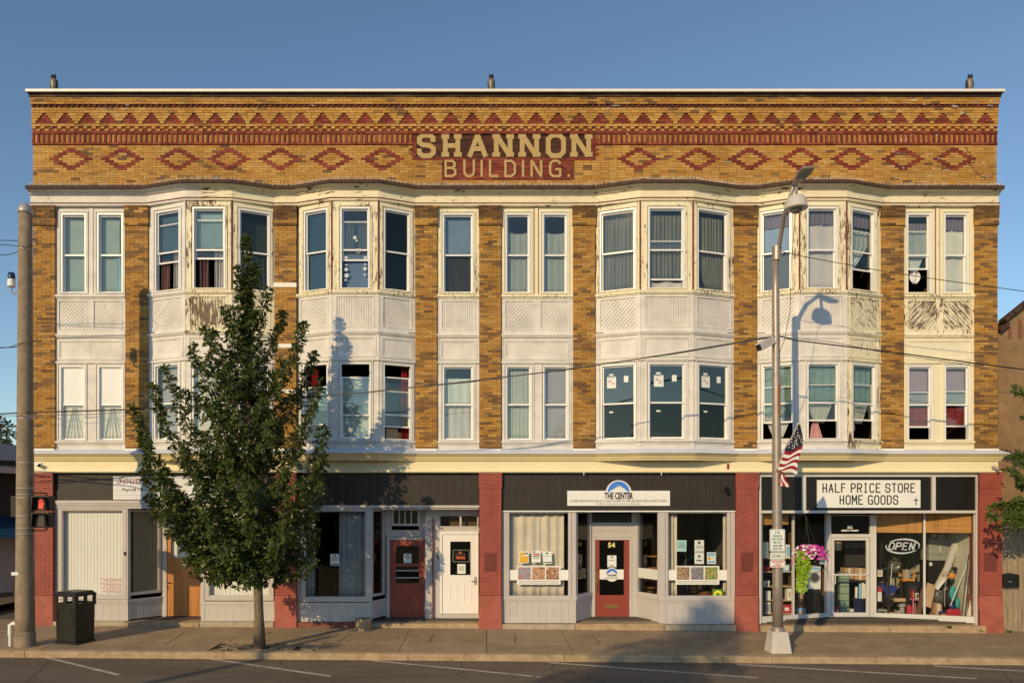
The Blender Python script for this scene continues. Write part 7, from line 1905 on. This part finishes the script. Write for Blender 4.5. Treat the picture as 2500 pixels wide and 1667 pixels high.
for q in range(420):
    t_ = R.random(); w_ = .20 * (1 - .55 * t_)
    c = P(1956 + 2 * math.sin(t_ * 5), 1346 + t_ ** 1.15 * 96, YH - .12) + Vector((R.uniform(-w_, w_) * R.uniform(.5, 1) + .05 * (1 - t_), R.uniform(-.12, .1), R.uniform(-.03, .03)))
    n_ = Vector((R.uniform(-.6, .6), -1, R.uniform(-.2, .8))).normalized(); dn = Vector((R.uniform(-.5, .5), -.2, -1)); dn = (dn - n_ * dn.dot(n_)).normalized(); sd = dn.cross(n_); r = R.uniform(.03, .075)
    m._add([c - dn * r * .7, c + sd * r * .75 - dn * r * .2, c + dn * r, c - sd * r * .75 - dn * r * .2], [(0, 1, 2, 3)])
m.build('vine', plain("lime_vine", C(138, 160, 30), .5, .45, 26, 0), hb)["kind"] = 'stuff'
# ---- overhead cables
MT['cable'] = plain("cable_black", (.02, .018, .016), .6, .1, 3, 0); MT['cable_grey'] = plain("cable_grey", (.22, .20, .18), .5, .1, 3, 0)
def cable(label, pts, r=.012, mat='cable', sag=0.0):
    q = [P(*p) for p in pts]; full = []
    for a, c in zip(q, q[1:]):
        n = max(2, int((c - a).length / .6))
        for i in range(n): full.append(a.lerp(c, i / n) + Vector((0, 0, -sag * 4 * (i / n) * (1 - i / n))))
    full.append(q[-1]); m = MB(); m.tube(full, r, 6)
    tag(m.build('overhead_cable', MT[mat]), label, 'cable', 'overhead cables')
cable('thick black cable sagging from the concrete pole to the street lamp', [(-300, 1026, -2.9), (60, 1007, -2.75), (375, 998, -2.72), (621, 981.5, -2.7), (900, 957, -2.7), (1150, 930.5, -2.7), (1400, 900, -2.7), (1650, 861.6, -2.7), (1800, 836, -2.7), (1879, 823, -2.7), (1900, 820, -2.65), (1943, 831, -2.6), (2155, 856.5, -2.5), (2330, 880, -2.45), (2500, 902, -2.4), (2700, 935, -2.3)], .015)
cable('thinner pale cable running below the thick one at the concrete pole', [(-300, 1010, -2.9), (60, 1015, -2.8), (230, 1011, -2.75), (480, 994, -2.73), (621, 983.5, -2.71), (1150, 932.8, -2.71), (1650, 863.8, -2.71), (1890, 823, -2.71)], .008, 'cable_grey')
cable('pale cable falling to the right below the street lamp camera', [(1905, 822, -2.6), (2040, 836, -2.5), (2155, 860, -2.45), (2330, 886, -2.4), (2500, 912, -2.35), (2700, 945, -2.3)], .008, 'cable_grey')
cable('thin wire sloping right from the top of the street lamp', [(1897, 612, -2.6), (1960, 626, -2.55), (2155, 662, -2.45), (2330, 688, -2.35), (2500, 711, -2.3), (2700, 742, -2.2)], .009)
cable('thin vertical wire hanging beside the street lamp shaft', [(1942, 520, -3.7), (1932, 640, -3.2), (1929, 760, -2.9), (1915, 830, -2.75), (1903, 862, -2.72)], .007)
cable('upper wire tied off left of the concrete pole top', [(-260, 585, -2.7), (20, 587, -2.65), (52, 588, -2.62)], .009)
cable('looping wire around the concrete pole near its top', [(-260, 586, -2.7), (20, 598, -2.68), (62, 604, -2.8), (88, 598, -2.72), (90, 588, -2.6), (80, 584, -2.55)], .008)
cable('second wire left of the concrete pole below its top', [(-260, 628, -2.7), (20, 622, -2.65), (52, 612, -2.62)], .009)
cable('wire reaching the concrete pole at mid height', [(-260, 855, -2.7), (20, 848, -2.65), (50, 846, -2.62)], .011)
cable('wire rising across the concrete pole at mid height', [(-260, 870, -2.75), (20, 848, -2.8), (77, 829, -2.80)], .008)
cable('lower dark cable left of the concrete pole', [(-260, 1010, -2.6), (0, 1035, -2.6), (47, 1043, -2.6)], .014)
cable('lowest dark cable left of the concrete pole', [(-260, 1022, -2.6), (0, 1047, -2.6), (47, 1056, -2.6)], .014)

# ================================================================ neighbours
MT['stucco'] = concrete("tan_stucco", C(140, 104, 68), C(172, 132, 90), .25, 1.5)
nb = T('neighbour_building', 'tan stucco gable wall with a sloping tiled parapet at the right edge', 'building', (PX(2520, 1.6), 1.6, gz(14)))
Yn = 1.6
m = MB()
m.prism([(PX(2437, Yn), -.6), (PX(2457, Yn), -.6), (PX(2457, Yn), PZ(797, Yn)), (PX(2437, Yn), PZ(814, Yn))], -Yn - .4, -Yn)
m.prism([(PX(2457, Yn), -.6), (PX(2900, Yn), -.6), (PX(2900, Yn), PZ(430, Yn)), (PX(2457, Yn), PZ(781, Yn))], -Yn - .4, -Yn)
m.build('wall', MT['stucco'], nb)
for A, B, n in ((Vector((PX(2438, Yn), Yn, PZ(812, Yn))), Vector((PX(2459, Yn), Yn, PZ(794, Yn))), 2), (Vector((PX(2450, Yn), Yn, PZ(785, Yn))), Vector((PX(2900, Yn), Yn, PZ(428, Yn))), 22)):
    for i in range(n):
        a, c = A.lerp(B, i / n), A.lerp(B, (i + 1) / n); m = MB(); dv = (c - a).normalized(); nv = Vector((-dv.z, 0, dv.x)); m.obox((a + c) / 2 + nv * .04, (c - a) * .54, (0, .15, 0), nv * .04 + dv * .01); m.build('coping_tile', MT['shingle'], nb)
m = MB()
for px in (2462, 2486):
    for i in range(5 if px < 2470 else 8): m.box(PX(px, Yn), PX(px + 7, Yn), Yn - .012, Yn + .05, PZ(828, Yn) + i * .07 + .008, PZ(828, Yn) + i * .07 + .062)
m.build('exposed_brick', MT['red_rubble'], nb)["kind"] = 'stuff'
fe = T('plank_fence', 'weathered grey plank fence right of the last red pier', 'fence', (PX(2480, .1), .1, gz(13.8)))
x = PX(2447, .1); k = 0
while x < PX(2900, .1):
    w = R.uniform(.12, .15); m = MB(); m.box(x, x + w - .008, .1 + R.uniform(-.006, .006), .13, gz(x) + R.uniform(.0, .04), PZ(1268, .1) + R.uniform(-.02, .02)); m.build('plank', MT['grey_wood'], fe); x += w
mbx = T('mailbox', 'black wall mailbox on the weathered plank fence', 'mailbox', P(2466, 1432, 0.09))
m = MB(); u0, u1, z0, z1 = PX(2447, 0), PX(2485, 0), PZ(1432, 0), PZ(1400, 0); m.prism([(u0, z0), (u1, z0), (u1, z1 - .02), ((u0 + u1) / 2, z1 + .02), (u0, z1 - .02)], -.09, .06); m.build('box', MT['dark_metal'], mbx, bevel=.006)
text_mb('\u25c0 50B' if False else '50B', .035, W, PX(2462, 0), PZ(1420, 0), .061).build('number', MT['sky_print'], mbx)
# ---- house across the side street at the left edge (shaded side)
hs_ = T('side_street_house', 'shaded dark house with a white upper wall beyond the side street', 'house', (-16.5, 8, gz(-16.5)))
Fq = Face((-24.0, -1.6), (-14.2, 16.0)); n = Fq.n
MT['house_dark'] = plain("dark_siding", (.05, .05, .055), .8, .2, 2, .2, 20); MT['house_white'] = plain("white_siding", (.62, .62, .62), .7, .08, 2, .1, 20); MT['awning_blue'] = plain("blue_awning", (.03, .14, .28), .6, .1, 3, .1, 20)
m = MB(); m.box(0, Fq.L, -8, 0, -.4, PZ(1290, 8), None, Fq); m.build('lower_wall', MT['house_white'], hs_)
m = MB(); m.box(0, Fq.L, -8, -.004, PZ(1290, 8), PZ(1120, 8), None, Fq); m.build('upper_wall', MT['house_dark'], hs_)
zt_h = PZ(1120, 8)
m = MB(); m._add([Fq(-.4, .5, zt_h), Fq(Fq.L + .4, .5, zt_h - .6), Fq(Fq.L + .4, -4, zt_h + .7), Fq(-.4, -4, zt_h + 1.4)], [(0, 1, 2, 3)]); m._add([Fq(-.4, .5, zt_h - .12), Fq(Fq.L + .4, .5, zt_h - .72), Fq(Fq.L + .4, -4, zt_h + .58), Fq(-.4, -4, zt_h + 1.28)], [(3, 2, 1, 0)]); m.build('roof', plain("slate_roof", (.12, .13, .15), .7, .2, 4, .3, 30), hs_)
m = MB(); m._add([Fq(-.4, .52, zt_h - .16), Fq(Fq.L + .4, .52, zt_h - .76), Fq(Fq.L + .4, .52, zt_h + .03 - .6), Fq(-.4, .52, zt_h + .03)], [(0, 1, 2, 3)]); m.build('eave_board', MT['house_white'], hs_)
m = MB(); m._add([Fq(0, .02, PZ(1262, 8)), Fq(Fq.L * .85, .02, PZ(1262, 8)), Fq(Fq.L * .85, 1.3, PZ(1312, 8)), Fq(0, 1.3, PZ(1312, 8))], [(0, 1, 2, 3), (3, 2, 1, 0)]); m.build('awning', MT['awning_blue'], hs_)
# ================================================================ trees
def leaf_mat(name, lo, hi, trans=.25):
    m = bpy.data.materials.new(name); m.use_nodes = True; nt = m.node_tree; bs = nt.nodes["Principled BSDF"]; out = nt.nodes["Material Output"]
    c = n_ramp(nt, n_noise(nt, n_pos(nt), 9.0, 6.0, .8), [(.3, lo), (.7, hi)])
    nt.links.new(c, bs.inputs["Base Color"]); bs.inputs["Roughness"].default_value = .42; bs.inputs["Specular IOR Level"].default_value = .45
    tr = nt.nodes.new("ShaderNodeBsdfTranslucent"); nt.links.new(n_mix(nt, 1.0, c, (1.1, 1.3, .5), 'MULTIPLY'), tr.inputs["Color"])
    mx = nt.nodes.new("ShaderNodeMixShader"); mx.inputs[0].default_value = trans
    nt.links.new(bs.outputs[0], mx.inputs[1]); nt.links.new(tr.outputs[0], mx.inputs[2]); nt.links.new(mx.outputs[0], out.inputs["Surface"])
    return m
def bark_mat(name, lo, hi):
    m, nt, bs = new_mat(name)
    f = n_noise(nt, n_pos(nt, (34, 34, 6)), 1.0, 5.0, .7, .5)
    nt.links.new(n_ramp(nt, f, [(.35, lo), (.65, hi)]), bs.inputs["Base Color"]); bs.inputs["Roughness"].default_value = .9
    n_bump(nt, bs, f, .8, .012); return m
MT['leaf'] = leaf_mat("oak_leaf", (.030, .054, .010), (.120, .155, .035))
MT['leaf_maple'] = leaf_mat("maple_leaf", (.05, .095, .016), (.13, .19, .04), .35)
MT['leaf_far'] = leaf_mat("far_leaf", (.02, .04, .01), (.06, .09, .025))
MT['bark'] = bark_mat("bark", (.10, .075, .05), (.30, .235, .165))
def leaf(mb, c, d, nrm, L, Wd, fold=.25):
    """one leaf: pointed, lobed at the sides, slightly folded along its midrib"""
    s = d.cross(nrm)
    if s.length < 1e-4: return
    s.normalize(); up = s.cross(d).normalized()
    a, b = c, c + d * L
    m1 = c + d * L * .35; m2 = c + d * L * .68
    e = up * Wd * fold
    mb._add([a, m1 + s * Wd * .38 + e, m2 + s * Wd * .5 + e, b, m2 - s * Wd * .5 + e, m1 - s * Wd * .38 + e], [(0, 3, 2, 1), (0, 5, 4, 3)])
def whorl(mb, c, axis, L, n, rng):
    axis = axis.normalized(); u = axis.orthogonal().normalized(); v = axis.cross(u)
    ph = rng.uniform(0, 6.28)
    for k in range(n):
        a = ph + k * 6.283 / n + rng.uniform(-.3, .3)
        d = (u * math.cos(a) + v * math.sin(a) + axis * rng.uniform(.1, .8)).normalized()
        nn = (axis + Vector((rng.uniform(-.6, .6), rng.uniform(-.6, .6), rng.uniform(-.2, .6)))).normalized()
        l = L * rng.uniform(.6, 1.3); leaf(mb, c + d * L * .12, d, nn, l, l * .52)
def bez(a, b, c, n): return [a * (1 - t) ** 2 + b * 2 * t * (1 - t) + c * t * t for t in [i / n for i in range(n + 1)]]
def make_tree(name, label, trunk_pts, trunk_r, tips, L, mat, step=.075, nleaf=6, spread=.24, seed=3, leafstart=.25, twigs=7, group=None, dens=1.0):
    rng = random.Random(seed)
    t = T(name, label, 'tree', trunk_pts[0], group)
    m = MB(); m.tube(trunk_pts, trunk_r, 12); m.build('trunk', MT['bark'], t, smooth=True)
    crown = MB(); k = 0
    for a, b, c, r0, sp in tips:
        pts = bez(a, b, c, 8); m = MB(); m.tube(pts, [max(.006, r0 * (1 - .85 * i / 8)) for i in range(9)], 6); m.build('branch', MT['bark'], t, smooth=True)
        Lb = (c - a).length
        n = max(3, int(Lb / step))
        for i in range(n):
            s = leafstart + (1 - leafstart) * (i + rng.random()) / n
            j = min(7, int(s * 8)); p = pts[j].lerp(pts[j + 1], s * 8 - j); tan = (pts[j + 1] - pts[j]).normalized()
            rad = sp * (1.0 - .62 * max(0, (s - .45) / .55)) * (.55 + .45 * min(1, s / .4))
            for q in range(max(1, int(dens * (2 + 7 * rad)))):
                a_ = rng.uniform(0, 6.283); u = tan.orthogonal().normalized(); v = tan.cross(u)
                off = (u * math.cos(a_) + v * math.sin(a_)) * rad * rng.random() ** .55
                ax = (off.normalized() + tan * .7 + Vector((0, 0, .5))).normalized() if off.length > 1e-3 else tan
                whorl(crown, p + off, ax, L, nleaf, rng)
    o = crown.build('crown', mat, t); o["kind"] = 'stuff'
    return t
# ---- the oak on the sidewalk
YO = -3.0; g = on_ground(634, -2.6)
axis = [(634, 1582, -2.6), (632, 1500, -2.66), (630, 1430, -2.74), (626, 1380, -2.8), (618, 1250, -2.92), (610, 1100, -3.0), (606, 950, -3.0), (602, 800, -3.0), (600, 690, -3.0), (601, 575, -3.0)]
tp = [P(x, y, Y) for x, y, Y in axis]; tp[0].z = g.z - .05; axis = [(x, y) for x, y, Y in axis]
tr_ = [.15, .108, .10, .092, .078, .06, .045, .03, .018, .006]
env = [(563, 594, 610), (650, 584, 620), (700, 572, 630), (750, 560, 642), (800, 546, 655), (850, 528, 680), (900, 475, 730), (950, 415, 778), (1000, 388, 790), (1050, 370, 794), (1100, 360, 790), (1150, 356, 784), (1200, 370, 780), (1250, 402, 780), (1300, 430, 778), (1350, 455, 770), (1385, 490, 745), (1412, 540, 690)]
def envat(y):
    for (y0, a0, b0), (y1, a1, b1) in zip(env, env[1:]):
        if y0 <= y <= y1: t = (y - y0) / (y1 - y0); return a0 + (a1 - a0) * t, b0 + (b1 - b0) * t
    return env[-1][1:]
def trunk_at(y):
    for (x0, y0), (x1, y1), p0, p1 in zip(axis, axis[1:], tp, tp[1:]):
        if y1 <= y <= y0: return p0.lerp(p1, (y0 - y) / (y0 - y1))
    return tp[-1]
rng = random.Random(11); tips = []
ex = [(404, 900, -.3, .20), (322, 990, .2, .17), (350, 1075, -.5, .22), (372, 940, .3, .18), (470, 845, -.2, .20), (502, 800, .4, .17), (744, 785, -.1, .17), (781, 930, .2, .19), (796, 1040, -.3, .23), (690, 760, .3, .14), (655, 705, -.2, .13), (552, 752, .3, .13), (520, 806, -.5, .18), (768, 858, .4, .16), (400, 1150, .5, .26), (690, 880, -.6, .22), (560, 860, .7, .22), (632, 640, .1, .09), (580, 650, -.1, .09),
      (432, 1300, -.2, .24), (456, 1368, .3, .22), (520, 1404, -.3, .22), (690, 1396, .2, .22), (764, 1362, -.2, .22), (778, 1290, .3, .24), (784, 1180, -.4, .25), (362, 1205, .1, .20), (398, 1262, -.5, .22), (346, 1132, .4, .2), (792, 1112, .5, .22), (600, 1405, -.8, .25), (640, 1390, .7, .25), (560, 1330, -1.1, .28), (680, 1300, -1.1, .28), (480, 1200, -1.0, .28), (720, 1180, -1.0, .28), (600, 1180, -1.4, .3), (540, 1040, -1.0, .26), (660, 1020, -1.0, .26), (450, 1080, -.7, .24), (735, 1050, -.6, .24), (600, 900, -.7, .2)]
for x, y, dy, sp in ex:
    tipp = P(x, y, YO + dy); lo = min(1400, y + abs(x - 612) * 1.35 + 60)
    a = trunk_at(lo); b = a.lerp(tipp, .55) + Vector(((tipp.x - a.x) * .22, 0, -.12 - .15 * abs(tipp.x - a.x))); tips.append((a, b, tipp, .035, sp))
for k in range(58):
    y = 640 + (1395 - 640) * ((k + rng.random()) / 58) ** .72
    L0, R0 = envat(y); cx = (L0 + R0) / 2; hw = (R0 - L0) / 2 * 17.0 / FPX
    a_ = k * 2.39996; rr = rng.uniform(.3, .84)
    tipp = P(cx, y, YO) + Vector((math.cos(a_) * hw * rr, math.sin(a_) * hw * .85 * rr, 0))
    drop = 40 + 110 * rr * min(1, hw / 1.2); a = trunk_at(min(1395, y + drop))
    b = a.lerp(tipp, .5) + Vector(((tipp.x - a.x) * .12, (tipp.y - a.y) * .12, -.10 * rr))
    tips.append((a, b, tipp, .026, rng.uniform(.11, .22) + .10 * min(1, hw / 1.6)))
tips.append((tp[-4], tp[-3].lerp(tp[-2], .5), tp[-1], .02, .13)); tips.append((tp[-5], tp[-4].lerp(tp[-3], .4), tp[-2], .02, .17))
make_tree('oak_tree', 'young street oak with a pointed crown in front of the first shop', tp, tr_, tips, .112, MT['leaf'], step=.09, nleaf=5, seed=5, dens=1.28)
# ---- maple whose branches reach in from the right edge
YM_ = -1.5; gm = on_ground(2690, YM_); tpm = [Vector((gm.x, YM_, gm.z - .05)), Vector((gm.x + .03, YM_, 1.6)), Vector((gm.x, YM_, 3.2)), Vector((gm.x + .1, YM_, 5.0)), Vector((gm.x + .05, YM_, 7.6))]
tips = []; rng = random.Random(4)
for x, y, dy, sp in ((2412, 1262, 0, .16), (2420, 1235, .2, .2), (2440, 1290, -.1, .17), (2470, 1230, .1, .26), (2490, 1180, .3, .26), (2455, 1150, -.1, .16), (2465, 1120, .1, .14), (2488, 1105, .2, .2), (2475, 948, .1, .13), (2500, 1020, .2, .14), (2510, 940, 0, .2), (2540, 1270, .2, .3), (2560, 1150, -.3, .35), (2600, 1000, .3, .4), (2580, 1060, -.2, .35), (2640, 880, .2, .4), (2700, 800, 0, .4), (2760, 950, .2, .4), (2820, 1080, 0, .4), (2800, 1200, .3, .4), (2620, 1200, .5, .4)):
    tipp = P(x, y, YM_ + dy); a = tpm[2].lerp(tpm[3], rng.uniform(0, .8)) if y < 1100 else tpm[1].lerp(tpm[2], rng.uniform(.4, 1)); tips.append((a, a.lerp(tipp, .5) + Vector((0, 0, .35)), tipp, .035, sp))
make_tree('maple_tree', 'broad-leaved maple reaching in over the plank fence', tpm, [.16, .13, .11, .08, .03], tips, .13, MT['leaf_maple'], step=.085, nleaf=5, seed=8, leafstart=.45, dens=.75)
# ---- trees across the street, behind the viewer: they shade the road and show in the panes
def round_tree(name, label, x, y, h, r, base, mat, seed, n=60, L=.2, dens=.5, group='trees across the street'):
    rng = random.Random(seed); g0 = gz(x, -3.1) - .2; tpx = [Vector((x, y, g0)), Vector((x, y, g0 + h * .35)), Vector((x + .1, y, g0 + h * .7)), Vector((x, y, g0 + h * .95))]; tips = []
    for k in range(n):
        f = (k + .5) / n; z = base + (h - base) * f; rr = r * math.sin(math.pi * min(1, .12 + .88 * f) ** .8) ** .6; a = k * 2.4
        tipp = Vector((x + math.cos(a) * rr * rng.uniform(.6, 1), y + math.sin(a) * rr * rng.uniform(.6, 1), g0 + z)); zz = g0 + max(base * .8, z - rr * .9); a0 = Vector((x, y, min(zz, g0 + h * .9)))
        tips.append((a0, a0.lerp(tipp, .5) + Vector((0, 0, -.1)), tipp, .05, .55))
    return make_tree(name, label, tpx, [.3, .24, .15, .03], tips, L, mat, step=.42, nleaf=5, seed=seed, leafstart=.3, group=group, dens=dens)
round_tree('shade_tree', 'tall tree across the street casting the dappled shadow on the road', -9.7, -26.0, 13.0, 2.4, 3.6, MT['leaf_far'], 21, n=110, dens=1.1)
round_tree('shade_tree', 'dark tree reflected in the bay panes with stickers', 7.6, -46, 12.5, 3.2, 2.5, MT['leaf_far'], 22, n=46, L=.34, dens=.35)
op_ = T('far_utility_pole', 'utility pole across the street whose shadow crosses the road', 'pole', (-18.2, -25.1, gz(-18, -3.1) - .2))
m = MB(); m.tube([(-18.2, -25.1, -.2), (-18.2, -25.1, 11.0)], [.17, .12], 10); m.build('shaft', MT['bark'], op_)
m = MB(); m.box(-19.3, -17.1, -25.2, -25.0, 10.3, 10.45); m.build('cross_arm', MT['bark'], op_)
# ---- treetops far behind the left house
round_tree('far_tree', 'dark leafy tree far behind the house at the left edge', -33.2, 32, 9.3, 4.4, 1.5, MT['leaf_far'], 31, n=46, L=.3, dens=.45, group='far trees')
# weeds at the foot of the last pier
for k, (px, Y, lab) in enumerate(((2318, -.12, 'small weed tuft on the step of the fourth shop'), (2392, -.06, 'small weed tuft at the foot of the last red pier'), (2464, -.02, 'weed tuft at the foot of the plank fence'))):
    c = on_ground(px, Y); c.z += .13 if k == 0 else 0; m = MB()
    for q in range(26):
        a = R.uniform(0, 6.28); d = Vector((math.cos(a) * .5, math.sin(a) * .5, R.uniform(.4, 1.2))).normalized(); leaf(m, c + Vector((R.uniform(-.05, .05), 0, 0)), d, Vector((0, -1, .3)), R.uniform(.05, .13), .02)
    tag(m.build('weed_tuft', MT['leaf_maple']), lab, 'weed', 'weeds along the wall')
